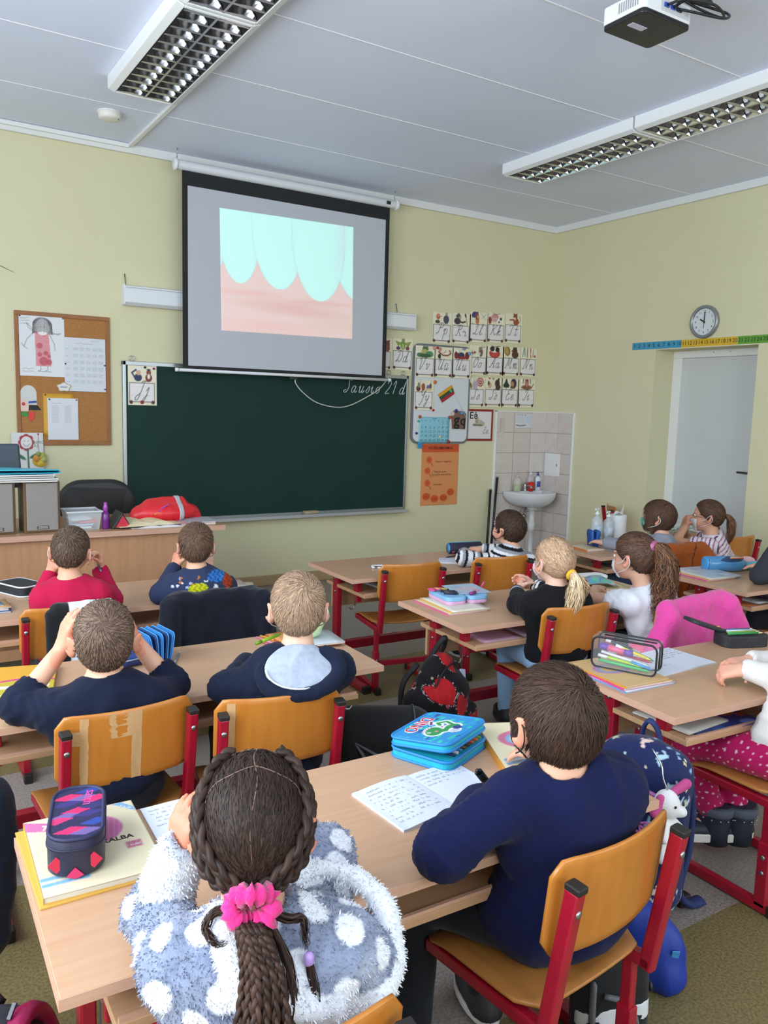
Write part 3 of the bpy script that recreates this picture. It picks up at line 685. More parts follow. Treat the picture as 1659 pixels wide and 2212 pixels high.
# ------------------------------------------------------------------ handwriting strokes (x, y; baseline 0, x-height .5, capitals 1)
GL = {}
for ln in '''P .05,.8 .2,.98 .45,1 .6,.85 .5,.62 .22,.55|.32,.95 .25,.5 .18,.12 .05,.02 -.03,.1
p .0,.3 .12,.5 .12,.0 .1,-.5|.12,.3 .25,.5 .38,.42 .38,.1 .28,.0 .13,.08
R .05,.8 .2,.98 .45,1 .58,.86 .48,.62 .22,.55 .42,.3 .55,.03 .65,.1|.3,.95 .22,.4 .15,.05 .02,.02
r .0,.35 .12,.5 .22,.42 .22,.36 .3,.42 .36,.3 .34,.05 .42,.02 .5,.15
L .2,.7 .3,.95 .42,.9 .35,.6 .22,.1 .08,.02 .02,.1 .15,.12 .4,.02 .55,.1
l .0,.15 .25,.75 .3,.98 .2,.98 .15,.6 .15,.1 .24,.0 .38,.2
K .05,.8 .18,.98 .2,.9 .15,.3 .05,.02|.6,.98 .45,.75 .2,.5|.22,.5 .4,.2 .52,.02 .65,.15
k .0,.1 .2,.75 .25,.98 .15,.95 .12,.5 .1,.0|.12,.3 .28,.5 .34,.4 .15,.26 .3,.05 .42,.12
T .02,.8 .12,.98 .35,.95 .6,1|.38,.95 .32,.4 .25,.05 .1,.0 .04,.12
t .18,.9 .12,.1 .2,.0 .34,.2|.0,.6 .32,.6
V .0,.8 .12,1 .2,.9 .2,.1 .28,.0 .5,.6 .55,1 .65,.95
v .0,.4 .1,.5 .14,.1 .2,.0 .34,.35 .3,.5 .42,.45
U .0,.75 .12,1 .22,.9 .15,.3 .22,.02 .38,.1 .5,.5|.55,1 .48,.3 .52,.02 .66,.18
u .0,.35 .1,.5 .08,.1 .16,.0 .3,.15|.36,.5 .32,.1 .4,.0 .5,.2
O .4,.98 .15,.85 .05,.4 .2,.02 .42,.2 .5,.65 .4,.98 .3,.85 .4,.75
o .28,.48 .1,.42 .04,.15 .15,.0 .3,.1 .34,.38 .26,.48 .4,.42
A .0,.1 .08,.02 .25,.4 .45,1 .46,.5 .48,.02 .6,.15|.2,.4 .5,.4
a .32,.42 .2,.5 .06,.35 .06,.08 .16,.0 .28,.15 .34,.48 .32,.1 .4,.0 .5,.15
M .0,.05 .1,.05 .25,.98 .35,.2 .6,.98 .6,.1 .7,.02 .8,.15
m .0,.3 .08,.5 .1,.0 .12,.35 .22,.5 .26,.0 .28,.35 .4,.5 .42,.08 .5,.02 .56,.15
N .0,.05 .1,.05 .25,.98 .42,.05 .58,.9 .66,.98
n .0,.3 .1,.5 .12,.0 .14,.35 .28,.5 .32,.1 .4,.0 .5,.18
S .5,.85 .42,1 .3,.85 .38,.45 .3,.08 .12,.0 .02,.12 .2,.2
s .0,.08 .22,.5 .28,.2 .16,.0 .04,.06
E .5,.85 .38,1 .22,.9 .24,.62 .38,.56 .16,.48 .08,.18 .22,.0 .42,.08 .5,.2
e .05,.22 .25,.3 .28,.46 .16,.5 .06,.25 .14,.02 .28,.05 .38,.2
I .1,.75 .25,1 .36,.9 .3,.4 .2,.05 .06,.0 .0,.12
i .0,.3 .1,.5 .08,.1 .16,.0 .28,.18
Y .0,.8 .1,1 .16,.7 .25,.5 .4,.65 .5,1|.5,1 .4,.2 .25,-.35 .1,-.3
y .0,.4 .1,.5 .1,.15 .2,.05 .34,.3 .36,.5|.36,.5 .3,-.1 .18,-.5 .06,-.42 .2,-.15
D .3,.98 .22,.4 .12,.05 .03,.08 .2,.15 .4,.02 .6,.35 .5,.85 .25,1 .05,.8
d .32,.42 .2,.5 .06,.35 .06,.08 .16,.0 .28,.15 .38,1 .34,.1 .42,.0 .52,.15
b .0,.1 .2,.75 .24,.98 .14,.95 .12,.3 .14,.05 .24,.0 .34,.2 .3,.45
J .2,.85 .35,1 .6,.95|.42,.97 .35,.2 .25,-.4 .08,-.45 .05,-.25 .3,.05
j .0,.25 .14,.5 .1,-.2 .02,-.5 -.08,-.4 .15,-.05
2 .05,.75 .2,.98 .36,.8 .25,.4 .03,.02 .4,.05
1 .05,.7 .25,.98 .22,.0
- .0,.66 .3,.66
^ .0,.7 .1,.6 .2,.72'''.split('\n'):
    k, v = ln[0], ln[2:]; GL[k] = [[tuple(map(float, p.split(','))) for p in s.split()] for s in v.split('|')]
GW = {c: max(p[0] for s in g for p in s)+.14 for c, g in GL.items()}
def strokes(s, x, y, size, shear=.3):
    out = []
    for c in s:
        if c == ' ': x += .35*size; continue
        for st in GL[c]:
            P = np.array(st); Q = curve_pts(P, len(P)*4) if len(P) > 2 else P
            out.append([(x+size*(a+shear*b), y+size*b) for a, b in Q])
        x += GW[c]*size
    return out, x
def swidth(s, size): return sum((.35 if c == ' ' else GW[c])*size for c in s)

# ------------------------------------------------------------------ front wall: chalkboard, lamp, screen
alu = M('anodised_aluminium', 'a9adb0', .35, .85); alul = M('pale_aluminium', 'c9ccce', .35, .6)
t = thing('chalkboard', 'wide dark green chalkboard in a grey aluminium frame on the front wall', 'chalkboard', (2.82, YF, 1.18))
bm_ = M('green_chalk_surface', '0f2e29', .62, var='13352f', vs=2.2, bump=.03, bs=200, spec=.25)
MB().b2((-1.245, -.025, -.575), (1.245, -.012, .585)).build('writing_surface', bm_, t)
fb = MB(); fb.b2((-1.26, -.034, .575), (1.25, 0, .605)); fb.b2((-1.26, -.034, -.58), (-1.235, 0, .605)); fb.b2((1.232, -.034, -.58), (1.255, 0, .605)); fb.b2((-1.26, -.034, -.60), (1.255, 0, -.572)); fb.build('frame', alu, t, bevel=.003)
tr = MB(); tr.b2((-1.25, -.10, -.612), (1.25, -.0, -.60)); tr.b2((-1.25, -.103, -.612), (1.25, -.098, -.588)); tr.build('chalk_tray', alul, t, bevel=.001)
for x in (-1.19, 1.05, 1.2): MB().tube([(x+.018*math.cos(a), -.02, .625+.02*math.sin(a)) for a in np.linspace(0, 2*PI, 13)[:-1]], .0035, 6, closed=True).build('hanging_ring', steel, t, True)
chalkm = M('chalk', 'b9c4c0', .9)
def chalk(s, x, z, size, par, name='chalk_writing', w=.0035, m=chalkm, y=-.0262):
    st, xe = strokes(s, x, z, size); mb = MB()
    for P in st: mb.tube([(a, y, b) for a, b in P], w, 5)
    return mb.build(name, m, par, True), xe
chalk('Sausio 21 d', .585, .44, .115, t)
t = thing('board_eraser', 'worn wooden board eraser lying on the chalk tray', 'eraser', (3.10, YF-.06, .58))
MB().b2((-.065, -.028, 0), (.065, .028, .012)).build('felt', M('felt_grey', '8f8a84', .9), t, bevel=.003); MB().b2((-.065, -.028, .012), (.065, .028, .038)).build('grip', M('worn_wood', 'b3a083', .7, var='9c8b72', vs=12), t, bevel=.008)
t = thing('board_lamp', 'long white lamp casing on the wall half hidden behind the projection screen', 'lamp', (2.83, YF, 2.255))
hm = M('lamp_casing', 'dfe1e4', .4)
MB().prism([(0, .075), (-.085, .06), (-.09, -.055), (-.06, -.075), (0, -.075)], -1.26, 1.26, Mx=lambda v: np.array([v[2], v[0], v[1]])).build('casing', hm, t, bevel=.003)
for s in (-1, 1): MB().b2((s*1.262-.004, -.088, -.07), (s*1.262+.004, 0, .07)).build('end_cap', hm, t, bevel=.002)
MB().b2((-1.25, -.0925, .045), (1.25, -.088, .05)).build('seam_strip', M('lamp_seam', 'b9bcc0', .5), t)
for x in (-1.24, 1.1): MB().tube([(x, -.03, .075), (x, -.012, .13), (x, -.004, .15)], .003, 6).build('hanger', darksteel, t, True)

# projection screen, hung from the ceiling 15 cm in front of the wall
YS = 5.95
t = thing('projection_screen', 'pull-down projection screen with black border showing huge teeth and gums', 'projection screen', (2.865, YS, 3.19))
MB().lathe([(.032, -.94), (.034, -.93), (.034, .93), (.032, .94)], 20, R=roty(PI/2), sx=1.0).build('roller_case', M('case_white', 'd9dbdf', .35), t, True)
for s in (-1, 1):
    MB().lathe([(.040, -.012), (.044, -.006), (.044, .006), (.040, .012)], 20, c=(s*.945, 0, 0), R=roty(PI/2)).build('end_cap', M('cap_white', 'e4e5e6', .35), t, True)
    MB().tube(curve_pts([(s*.93, 0, .045), (s*.93, .008, .06), (s*.93, 0, .075), (s*.93, -.006, .09), (s*.93, 0, .11)], 16), .004, 6).build('ceiling_hook', steel, t, True)
MB().b2((.83, -.0365, -.014), (.87, -.033, .012)).build('maker_badge', blackp, t)
cl = M('screen_black_border', '14161a', .7); cw = M('screen_matte_white', 'b9bbc2', .8)
MB().b2((-.895, -.002, -1.437), (.884, .002, -.03)).build('black_cloth', cl, t)
MB().b2((-.855, -.004, -1.42), (.845, -.0022, -.135)).build('white_field', cw, t)
MB().tube([(-.938, 0, -1.455), (.925, 0, -1.455)], .012, 12).build('bottom_bar', M('bar_white', 'dcdddf', .35), t, True)
for s in (-.94, .927): MB().tube([(s-.012, 0, -1.455), (s+.012, 0, -1.455)], .0145, 12).build('bar_cap', M('cap_white2', 'ececec', .4), t, True)
g = MB(); g.b2((-.025, -.012, -1.49), (.045, .0, -1.466)); g.build('pull_grip', blackp, t, bevel=.004)
MB().tube(curve_pts([(.04, 0, -1.475), (.03, 0, -1.51), (.10, .02, -1.58), (.25, .05, -1.665), (.45, .08, -1.70), (.60, .10, -1.68), (.76, .11, -1.61), (.90, .115, -1.53), (1.0, .12, -1.42)], 40), .0045, 6).build('pull_cord', M('cord_white', 'cfcfc8', .7), t, True)
def projected():
    w, h = 1.16, .90; p = Print(w, h, .008, 'e3c8c2')
    X, Y = p.X/w, p.Y/h
    for cx, cy, rx, ry, cc, a in ((.45, .25, .40, .05, 'd8a8a0', .5), (.2, .33, .25, .03, 'dfaca6', .5), (.75, .3, .3, .025, 'dda79f', .45), (.3, .06, .5, .06, 'e6b4ae', .4), (.9, .12, .3, .09, 'dcc2b4', .6), (.62, .2, .35, .04, 'd9aca2', .5)):
        d = np.sqrt(((X-cx)/rx)**2+((Y-cy)/ry)**2); m = (np.clip(1.3-d, 0, 1)*a)[..., None]; p.c = p.c*(1-m)+np.array(lin(cc))*m
    def tooth(cx, half, low, top=1.3, skew=0):
        yy = (Y-low)/(top-low); half_w = half*np.sqrt(np.clip(1-(1-np.clip(yy, 0, 1)*1.9)**2*(yy < .526), 0, 1)); d = np.abs(X-cx-skew*(Y-.5))-half_w; d = np.where(yy < 0, .2, d)
        m = np.clip(.5-d/.008, 0, 1)[..., None]; sh = np.clip(1+(X-cx-half*.45)/half*-1.2, 0, 1)
        base = np.array(lin('c6f3ea'))*(sh[..., None])+np.array(lin('cddfe6'))*(1-sh[..., None]); p.c = p.c*(1-m)+base*m
        rim = np.clip(1-np.abs(d)/.006, 0, 1)[..., None]*.5; p.c = p.c*(1-rim)+np.array(lin('a9c6cc'))*rim
    p.c[(Y > .80)] = lin('aebff0')
    tooth(-.05, .10, .47); tooth(1.02, .17, .35, skew=-.1); tooth(.135, .15, .405, skew=.0); tooth(.42, .185, .385, skew=-.03); tooth(.73, .205, .315, skew=-.02)
    X0 = np.array([[-.612, -.254], [.535, -.236], [.549, -1.135], [-.596, -1.146]]) # corners of the lit picture
    o = p.build('projected_picture', t, None, M('projected_light', attr='Col', rough=.9, emit='attr', est=.27, spec=0), .0008)
    me = o.data; n = len(me.vertices); co = np.empty(n*3, np.float32); me.vertices.foreach_get('co', co); co = co.reshape(-1, 3); u, v = co[:, 0]/w, co[:, 1]/h
    q = (X0[3][None]*((1-u)*(1-v))[:, None]+X0[2][None]*(u*(1-v))[:, None]+X0[1][None]*(u*v)[:, None]+X0[0][None]*((1-u)*v)[:, None])
    me.vertices.foreach_set('co', np.stack([q[:, 0], -.0044-co[:, 2], q[:, 1]], 1).astype(np.float32).ravel())
projected()

# ------------------------------------------------------------------ alphabet cards
PAPW = M('printed_paper', attr='Col', rough=.55)
def mag(name, x, y, z, col, r=.014, par=None):
    o = MB().lathe([(r, 0), (r*.98, .006), (r*.7, .011), (.002, .012)], 14, R=rotx(PI/2)).build(name, M('pin_'+col, col, .3), par, True); o.location = (x, y, z); return o
def card(key, s, x0, z0, w, h, pic, bg='e9e1c6', y=YF-.003, label=None):
    t = thing('alphabet_card', label, 'card', (x0, y, z0), 0, 'alphabet cards on the front wall'); p = Print(w, h, .0035, bg)
    u = w/.215; b0, b1 = .022*u, .168*u
    p.rect(.008*u, b0, .200*u, b1, '3c3d3a'); p.rect(.013*u, b0+.006, .195*u, b1-.005*u, 'e6e1df'); p.rect(.013*u, b0+.05*u, .195*u, b0+.051*u, 'b5b3b8')
    p.disc(.022*u, b0, .014*u, '5a2428'); p.disc(.186*u, b0, .014*u, '5a2428')
    for c in pic.split(';'):
        a = c.split(); 
        if a[0] == 'l': p.line([(float(a[i])*u/1000, float(a[i+1])*u/1000) for i in range(3, len(a), 2)], float(a[2])*u/1000, a[1])
        elif a[0] == 'p': p.poly([(float(a[i])*u/1000, float(a[i+1])*u/1000) for i in range(2, len(a), 2)], a[1])
        else: f = [float(v)*u/1000 for v in a[2:6]]; p.disc(f[0], f[1], f[2], a[1], f[3] if len(a) > 5 else f[2], math.radians(float(a[6])) if len(a) > 6 else 0)
    sz = .098*u; low = b0+.05*u; 
    if any(c in 'pyJj' for c in s): low += .012*u
    st, _ = strokes(s, 0, 0, sz); xs = [a for P in st for a, b in P]; off = .104*u-(min(xs)+max(xs))/2
    for P in st: p.line([(a+off, b+low) for a, b in P], .0052*u, '2b2b32')
    if key == 'Sv': p.line([(.128*u, low+.066*u), (.136*u, low+.057*u), (.147*u, low+.069*u)], .004*u, '33333a')
    if key == 'Ub': p.line([(.128*u, low+.06*u), (.156*u, low+.06*u)], .0045*u, '33333a')
    p.build('card_print', t, Matrix.Rotation(PI/2, 4, 'X'), PAPW, .0015); return t
CARDS = '''Pp|P p|4.331 2.094 .222 .282|pig in clothes and a plump bird|d c06a50 60 235 22 26;d d98b6a 62 248 18 15;d 3a4a3e 55 190 26 16;d 4a4c60 150 215 32 38;d a08a90 152 262 14 14;l 7a4a3a 5 60 225 95 240;l 33343a 5 140 190 138 172;l 33343a 5 160 190 162 172
Rr|R r|4.552 2.104 .219 .282|witch in a black hat with a broom|d 43323a 60 205 38 30;d 4d5050 70 250 30 16;p 4d5050 45 250 70 285 100 250;d b0907a 90 240 14 14;l 43323a 16 70 205 120 195 150 205;l 2b2b2b 5 178 175 150 270;d 1d1d1d 152 262 9 22 15
Ll|L l|4.755 2.129 .222 .285|figure with purple umbrella and a dragonfly|d 4a3f78 60 255 42 28 30;d 8a4a30 88 225 22 44;d d09a78 98 235 14 16;d c0764a 90 190 22 20;l 5a8a9a 4 130 265 190 215;l 5a8a9a 4 140 220 190 262
Kk|K k|4.967 2.139 .222 .285|pink pig and a spotted cow|d c98a8a 90 235 44 34;d d6a8a6 85 215 40 22;d 8c3c34 30 205 20 34;d e8e4e0 145 210 28 26;d 2a2a2c 160 225 14 14;d 2a2a2c 140 195 10 9;l 5d5648 5 60 275 100 262 150 272
Tt|T t|5.182 2.151 .226 .286|striped brown tiger with long tail|d 8a4428 125 245 26 24;d 8a4428 108 268 8 9;d 8a4428 142 268 8 9;d 9a4f30 135 200 34 34;d ecdcc8 118 225 12 14;l 9a4f30 14 110 215 60 212;l 5c3420 6 165 185 190 215 175 255
Bb|b|3.700 1.828 .208 .279|brown bear standing|d 6e3a30 160 235 30 34;d 7c463a 160 200 32 34;d 6e3a30 140 265 9 10;d 6e3a30 182 265 9 10;d a53030 165 200 12 8
Dd|D d|3.908 1.832 .224 .281|green dragon with spread wings|d 6f8a4a 108 215 26 40;d 7c9a55 110 258 16 20;p 8a9a4a 95 235 25 250 60 200;p 8a9a4a 122 235 195 250 160 195;d 4a4258 60 188 22 16;d 7a4a40 155 190 20 18;d a9bb6a 108 205 12 24
Vv|V v|4.142 1.780 .222 .284|big green frog|d 4f6a3e 105 250 34 22;d b7a86a 95 225 34 24;d 4a7a52 50 195 38 20;d 4a8a66 150 205 42 28;d 3f5a38 105 190 60 18;d 57713f 88 268 9 9;d 57713f 125 268 9 9
Ub|U u|4.352 1.785 .216 .281|long brown eel with a twisting tail|d c58878 60 258 20 20;l 8a4a38 14 45 235 95 205 150 205 185 225 170 250;d 2b3038 55 195 18 24;l 8a4a38 6 100 225 120 235 125 250
Uu|U u|4.554 1.786 .226 .282|grey bird above red and blue armchairs|d 7a2428 45 205 26 34;d 7a2428 165 205 26 34;d 2e3558 100 205 36 28;d 8b2f30 105 185 60 14;d 8a94a8 130 262 20 12;l 8a94a8 6 100 255 150 280
Oo|O o|4.768 1.826 .218 .283|grey goat among red mushrooms|d 9a3a2c 30 200 18 16;d 9a3a2c 62 212 14 12;d f0e8da 30 188 8 14;d 76605c 135 215 26 40;d 8f7a74 130 252 22 16;l 6a6050 5 140 265 160 285;l 6a6050 5 150 262 185 270;d e0d0c4 120 200 10 18
Aa|A a|4.970 1.833 .223 .284|big red grin under two dark eyes|d b03a36 100 205 66 44;d f0e8d0 100 238 60 26;d 2e2224 70 245 28 24;d 2e2224 132 240 26 24;l 1f1a1c 7 40 285 90 262 110 265 165 275;d c04a44 100 192 40 20
Mm|M m|5.175 1.836 .226 .282|brown bear with a golden pot|d 8a7038 52 230 36 46 15;d b79a5a 46 232 20 36 15;d 4c2c20 145 235 30 34;d 5a3626 150 200 42 34;d 4c2c20 130 268 8 10;d 4c2c20 165 268 8 10;d 7a4a34 115 232 12 10
Nn|N n|5.394 1.839 .226 .285|row of slim gnomes|l 6a9a90 12 35 190 50 270;l 6a9a90 10 65 190 55 265;l 4a3a44 9 90 185 92 275;l a0564a 12 135 185 128 270;l 7a9a80 9 160 190 165 260;d b06a4a 185 195 16 12;d d8b8a0 50 215 10 12;d d8b8a0 130 215 10 12
Yy|Y y|4.144 1.484 .218 .276|three people rowing in a boat|d 6a2a30 40 195 24 26;d 7a8a70 45 225 14 24;d 9a5038 95 210 20 34;d d8a890 65 222 10 14;d 5a7aa0 150 205 22 26;d 7a5038 175 220 14 26;d e0c090 160 190 34 10;l 4a4a44 3 45 230 30 280;l 4a4a44 3 160 215 185 270
Ss|S s|4.753 1.526 .222 .282|snail with a red spiral shell and saxophone|d a03c3c 155 235 42 42;d e8c8b8 155 235 32 32;d a03c3c 155 235 24 24;d e8c8b8 155 238 14 14;d a03c3c 155 238 8 8;d b8a8bc 95 205 32 40;d 8a7440 45 200 14 30 20;l 9a86a0 4 85 245 82 272;l 9a86a0 4 100 245 104 270
Sv|S s|4.969 1.531 .222 .283|dark dog and cat with heart balloons|d 4a2e26 150 225 30 36;d 4a2e26 158 190 34 30;d c9a888 60 205 24 26;d 4a362a 45 225 12 20;d c07a3c 55 272 14 12;d 7a9a58 100 270 13 12;d 4a2e26 165 262 12 16;d e8dcc8 110 190 22 18
Ee|E e|5.178 1.533 .226 .281|hedgehog beside a dark fir tree|p 26342e 55 280 20 185 92 185;p 26342e 55 255 12 200 100 200;d 3a2c48 145 225 36 48;d b98a60 130 215 20 30;d 6a4c3a 125 190 20 14;l 3a2a22 6 55 190 55 172
Ii|I i|5.389 1.535 .230 .285|person with a feather headdress|d 8a5a44 105 190 66 22;d b8806a 105 230 26 32;d 8a4a3e 105 255 22 12;l 4a5a50 9 60 230 62 262 85 282;l 4a5a50 9 150 230 148 262 125 284;l 7a6a44 8 95 285 116 286;l 7a4a38 8 165 190 190 225'''
for l in CARDS.split('\n'):
    k, s, g, d, pic = l.split('|'); x, z, w, h = map(float, g.split())
    fr = k in ('Vv', 'Ub', 'Uu', 'Yy')
    card(k, s.replace(' ', ''), x, z, w-.004, h-.004, pic, y=YF-(.024 if fr else .003), label='cream card with cursive letters %s and %s' % ({'Sv': 'Š š', 'Ub': 'Ū ū', 'Ee': 'E e'}.get(k, s), d) if k != 'Bb' else 'cream card with letter b and brown bear half hidden by the screen')
t = card('Jj', 'Jj', 1.597, 1.466, .212, .297, 'd 2d3a5c 75 205 30 28;d d8a88c 78 245 18 22;d e6e4dc 78 270 26 11;l 2d3a5c 12 50 205 30 240 60 262;d 7a3424 155 205 26 30;d 8a4430 155 245 18 20;d 26304a 155 265 16 7;d ece4dc 155 215 10 18;d 8a1c1c 104 22 15 15', y=YF-.03, label='cream card with cursive J j, saluting sailor and animal on chalkboard corner')
mag('magnet', .125, -.002, .278, '2a2024', .009, t); mag('magnet', .190, -.002, .272, '7a1f6a', .009, t)

# small whiteboard with calendar, flag, coloured magnets
t = thing('whiteboard', 'small magnetic whiteboard with grey rounded frame beside the chalkboard', 'whiteboard', (4.45, YF, 1.63))
o = mk('frame', *(lambda b: (b.V, b.F))(MB().prism(rrect(.655, .90, .07, 8), 0, .02, Mx=XZ(0))), M('board_frame_grey', '6f7478', .5), t); bev(o, .004)
mk('writing_surface', *(lambda b: (b.V, b.F))(MB().prism(rrect(.615, .86, .055, 8), .02, .022, Mx=XZ(0))), M('whiteboard_surface', 'd6d9dd', .25), t)
p = Print(.345, .235, .03, '8cc5d6'); num = M('pencil_grey', '3d6472', .7)
t = thing('wall_calendar', 'pale blue handwritten January calendar on the whiteboard', 'calendar', (4.205, YF-.023, 1.19))
p.build('sheet', t, Matrix.Rotation(PI/2, 4, 'X'), PAPW, .001)
for i in range(1, 31):
    cidx = (i+4) % 7; r = (i+4)//7
    text('number', str(i), .034, num, t, Matrix.Translation((.026+cidx*.048, -.0014, .178-r*.039)) @ Matrix.Rotation(PI/2, 4, 'X'), .25, .0004)
for i, d in enumerate('P A T K P Š S'.split()): text('weekday', d, .022, num, t, Matrix.Translation((.026+i*.048, -.0014, .200)) @ Matrix.Rotation(PI/2, 4, 'X'), .2, .0004)
text('title', 'Sausis', .022, num, t, Matrix.Translation((.17, -.0014, .222)) @ Matrix.Rotation(PI/2, 4, 'X'), .2, .0004)
for n_, x, z, c, r, lb in (('magnet', 4.21, 1.425, 'b3541e', .016, 'orange magnet on the top left corner of the blue calendar'), ('magnet', 4.548, 1.425, 'a8471c', .016, 'orange magnet on the top right corner of the blue calendar'), ('magnet', 4.545, 1.197, 'a03324', .016, 'dull red magnet on the bottom right corner of the blue calendar'), ('magnet', 4.195, 1.385, '3fb08a', .011, 'small green magnet at the left edge of the blue calendar'),
        ('magnet', 4.178, 1.275, '1c2470', .012, 'dark blue magnet on the whiteboard left of the calendar'), ('magnet', 4.44, 1.245, 'd3dc9a', .012, 'pale yellow magnet marking a day on the calendar'), ('magnet', 4.19, 1.745, 'd9d9d6', .018, 'white magnet on the card with Y y'), ('magnet', 4.365, 1.742, 'd0692a', .018, 'orange magnet beside the card with Y y'), ('magnet', 4.355, 1.487, 'a81f24', .012, 'red magnet at the lower corner of the card with Y y'),
        ('magnet', 4.345, 2.045, 'd68a8e', .017, 'pink magnet between the frog card and the eel card'), ('magnet', 4.38, 2.05, 'a01e22', .012, 'small dark red magnet above the eel card'), ('magnet', 4.615, 2.035, 'e0e0dc', .018, 'white magnet on the card with armchairs'), ('magnet', 4.75, 2.02, '5aa0cf', .018, 'light blue magnet on the card with armchairs'), ('magnet', 4.62, 1.487, '232a80', .017, 'dark blue magnet on the brown g card'), ('magnet', 4.685, 1.467, '4b97d6', .016, 'light blue magnet on the brown g card'), ('magnet', 4.548, 1.668, '35b566', .015, 'green magnet pinning the small flag')):
    tag(mag(n_, x, YF-.026, z, c, r), lb, 'magnet', 'magnets on the whiteboard')
t = thing('paper_flag', 'small yellow green red paper flag on a white stick on the whiteboard', 'flag', (4.50, YF-.025, 1.64), 0)
A = np.array([(4.559, 1.726), (4.596, 1.643), (4.456, 1.556), (4.402, 1.631)])-np.array([4.50, 1.64])
tl, tr_, br, bl = A[3], A[0], A[1], A[2]
for i, c in enumerate(('d99a24', '2e4a34', 'a81f2c')):
    f0, f1 = i/3, (i+1)/3; q = [tl+(bl-tl)*f0, tr_+(br-tr_)*f0, tr_+(br-tr_)*f1, tl+(bl-tl)*f1]
    MB().prism([tuple(v) for v in q][::-1], 0, .0012, Mx=XZ(0)).build('flag_stripe', M('flag_'+c, c, .6), t)
MB().tube([(.09, -.002, .005), (.24, -.002, -.215)], .003, 6).build('stick', M('flag_stick', 'd9d9d6', .5), t, True)
t = thing('letter_card', 'torn brown cardboard with black letter g at the right of the whiteboard', 'card', (4.655, YF-.025, 1.40))
MB().prism([(-.075, -.082), (.078, -.085), (.086, .06), (.055, .085), (-.06, .088), (-.09, .07)][::1], 0, .002, Mx=XZ(0)).build('cardboard', M('brown_cardboard', '7b5a4a', .7), t); ink = M('black_ink', '17161a', .6)
text('letter', 'g', .15, ink, t, WALLM(-.025, -.0025, -.0), 0, .001, off=.004); text('letter', 'q', .13, ink, t, WALLM(.048, -.0025, -.005), 0, .001, off=.003)
MB().prism(circ(.02, 14), 0, .003, Mx=lambda v: np.array([v[0]-.075, -v[2]-.001, v[1]+.06])).build('sticker', M('sticker_pale', 'd8c0b8', .5), t)
t = thing('framed_letter_card', 'dark red framed card with black letters Ė ė and a lamb drawing', 'picture', (4.762, YF, 1.206))
p = Print(.325, .302, .003, '8f2425'); p.rect(.022, .022, .303, .28, 'e2dadb')
for a in ((.16, .175, .042, .028, 'b9b4a4'), (.125, .19, .02, .026, 'a99a7a'), (.13, .214, .022, .012, 'b6a98a'), (.105, .152, .03, .012, '8a7a58'), (.165, .15, .045, .010, '7d7a62'), (.205, .165, .016, .02, 'b0ab98')): p.disc(a[0], a[1], a[2], a[4], a[3])
p.line([(.19, .072), (.29, .072)], .0025, '8a8a8a'); st, _ = strokes('Ee', .2, .073, .062)
for P in st: p.line(P, .004, '3a3860')
p.build('card_print', t, Matrix.Rotation(PI/2, 4, 'X'), PAPW, .006); text('letter', 'Ėė', .085, ink, t, WALLM(.085, -.0065, .237), 0, .0006, off=.0015)
t = thing('calming_poster', 'orange poster headed NUSIRAMINIMAS hanging below the whiteboard', 'poster', (4.262, YF-.002, .603))
w, h = .425, .572; p = Print(w, h, .0035, 'd98e56'); p.rect(0, h-.075, w, h, 'cf5226')
for i, (x, y) in enumerate(((.085, .425), (.07, .325), (.073, .21))):
    p.disc(x, y, .032, 'd45a2a'); p.line([(x+.025, y-.032), (x+.042, y-.055)], .010, 'c05028')
for x, y in ((.065, .085), (.16, .062), (.265, .068), (.345, .12)): p.disc(x, y, .044, 'cf5226', .034); p.scribble(x-.03, y-.012, x+.03, y+.012, 2, '7a2a14', .002, int(x*99), .004)
p.build('sheet', t, Matrix.Rotation(PI/2, 4, 'X'), PAPW, .0015); br = M('dark_brown_print', '4a2416', .6)
text('heading', 'NUSIRAMINIMAS', .038, br, t, WALLM(.215, -.002, h-.037), 0, .0005, off=.0006)
for s, x, z in (('Sustok ir pagalvok', .25, .41), ('Paklausk savęs:', .215, .315), ('ką jaučia mano kūnas?', .235, .288), ('Pabandyk:', .19, .195)): text('line_of_text', s, .025, br, t, WALLM(x, -.002, z), 0, .0005)
for i, (x, z) in enumerate(((.085, .425), (.07, .325), (.073, .21))): text('number', '%d.' % (i+1), .026, br, t, WALLM(x, -.002, z), 0, .0005)
tag(MB().box((4.222, YF-.026, 1.165), (.045, .006, .055)).build('blue_clip', M('blue_plastic', '2d8fc4', .35), bevel=.002), 'bright blue clip between whiteboard and orange poster', 'clip')
# papers on the tiles
t = thing('wall_notice', 'white drawing with grey strokes hung on the pink tiles', 'paper', (5.362, YF-.022, 1.335)); p = Print(.21, .14, .003, 'd5d7de')
p.line([(.01, .03), (.06, .022), (.13, .03)], .006, '4d4f58'); p.line([(.01, .022), (.07, .018), (.125, .025)], .004, '6d6f78'); p.rect(.14, .05, .2, .12, 'b9cbe2', .6); p.scribble(.015, .05, .13, .11, 4, 'b2bccb', .002)
for x in (.03, .06, .085, .12): p.disc(x, .128, .005, '55575f')
p.build('sheet', t, Matrix.Rotation(PI/2, 4, 'X'), PAPW)
t = thing('height_scale', 'narrow paper scale at the left edge of the pink tiles', 'paper', (5.15, YF-.022, 1.245)); p = Print(.066, .20, .003, 'd3c9c4')
for i in range(14): p.rect(.012, .05+i*.010, .03, .053+i*.010, '7d6a66'); p.rect(.042, .05+i*.010, .05, .053+i*.010, 'a07a76')
p.build('sheet', t, Matrix.Rotation(PI/2, 4, 'X'), PAPW)
t = thing('access_hatch', 'white plastic inspection hatch on the side tiles above the washbasin', 'hatch', (XR-.021, 5.955, .975))
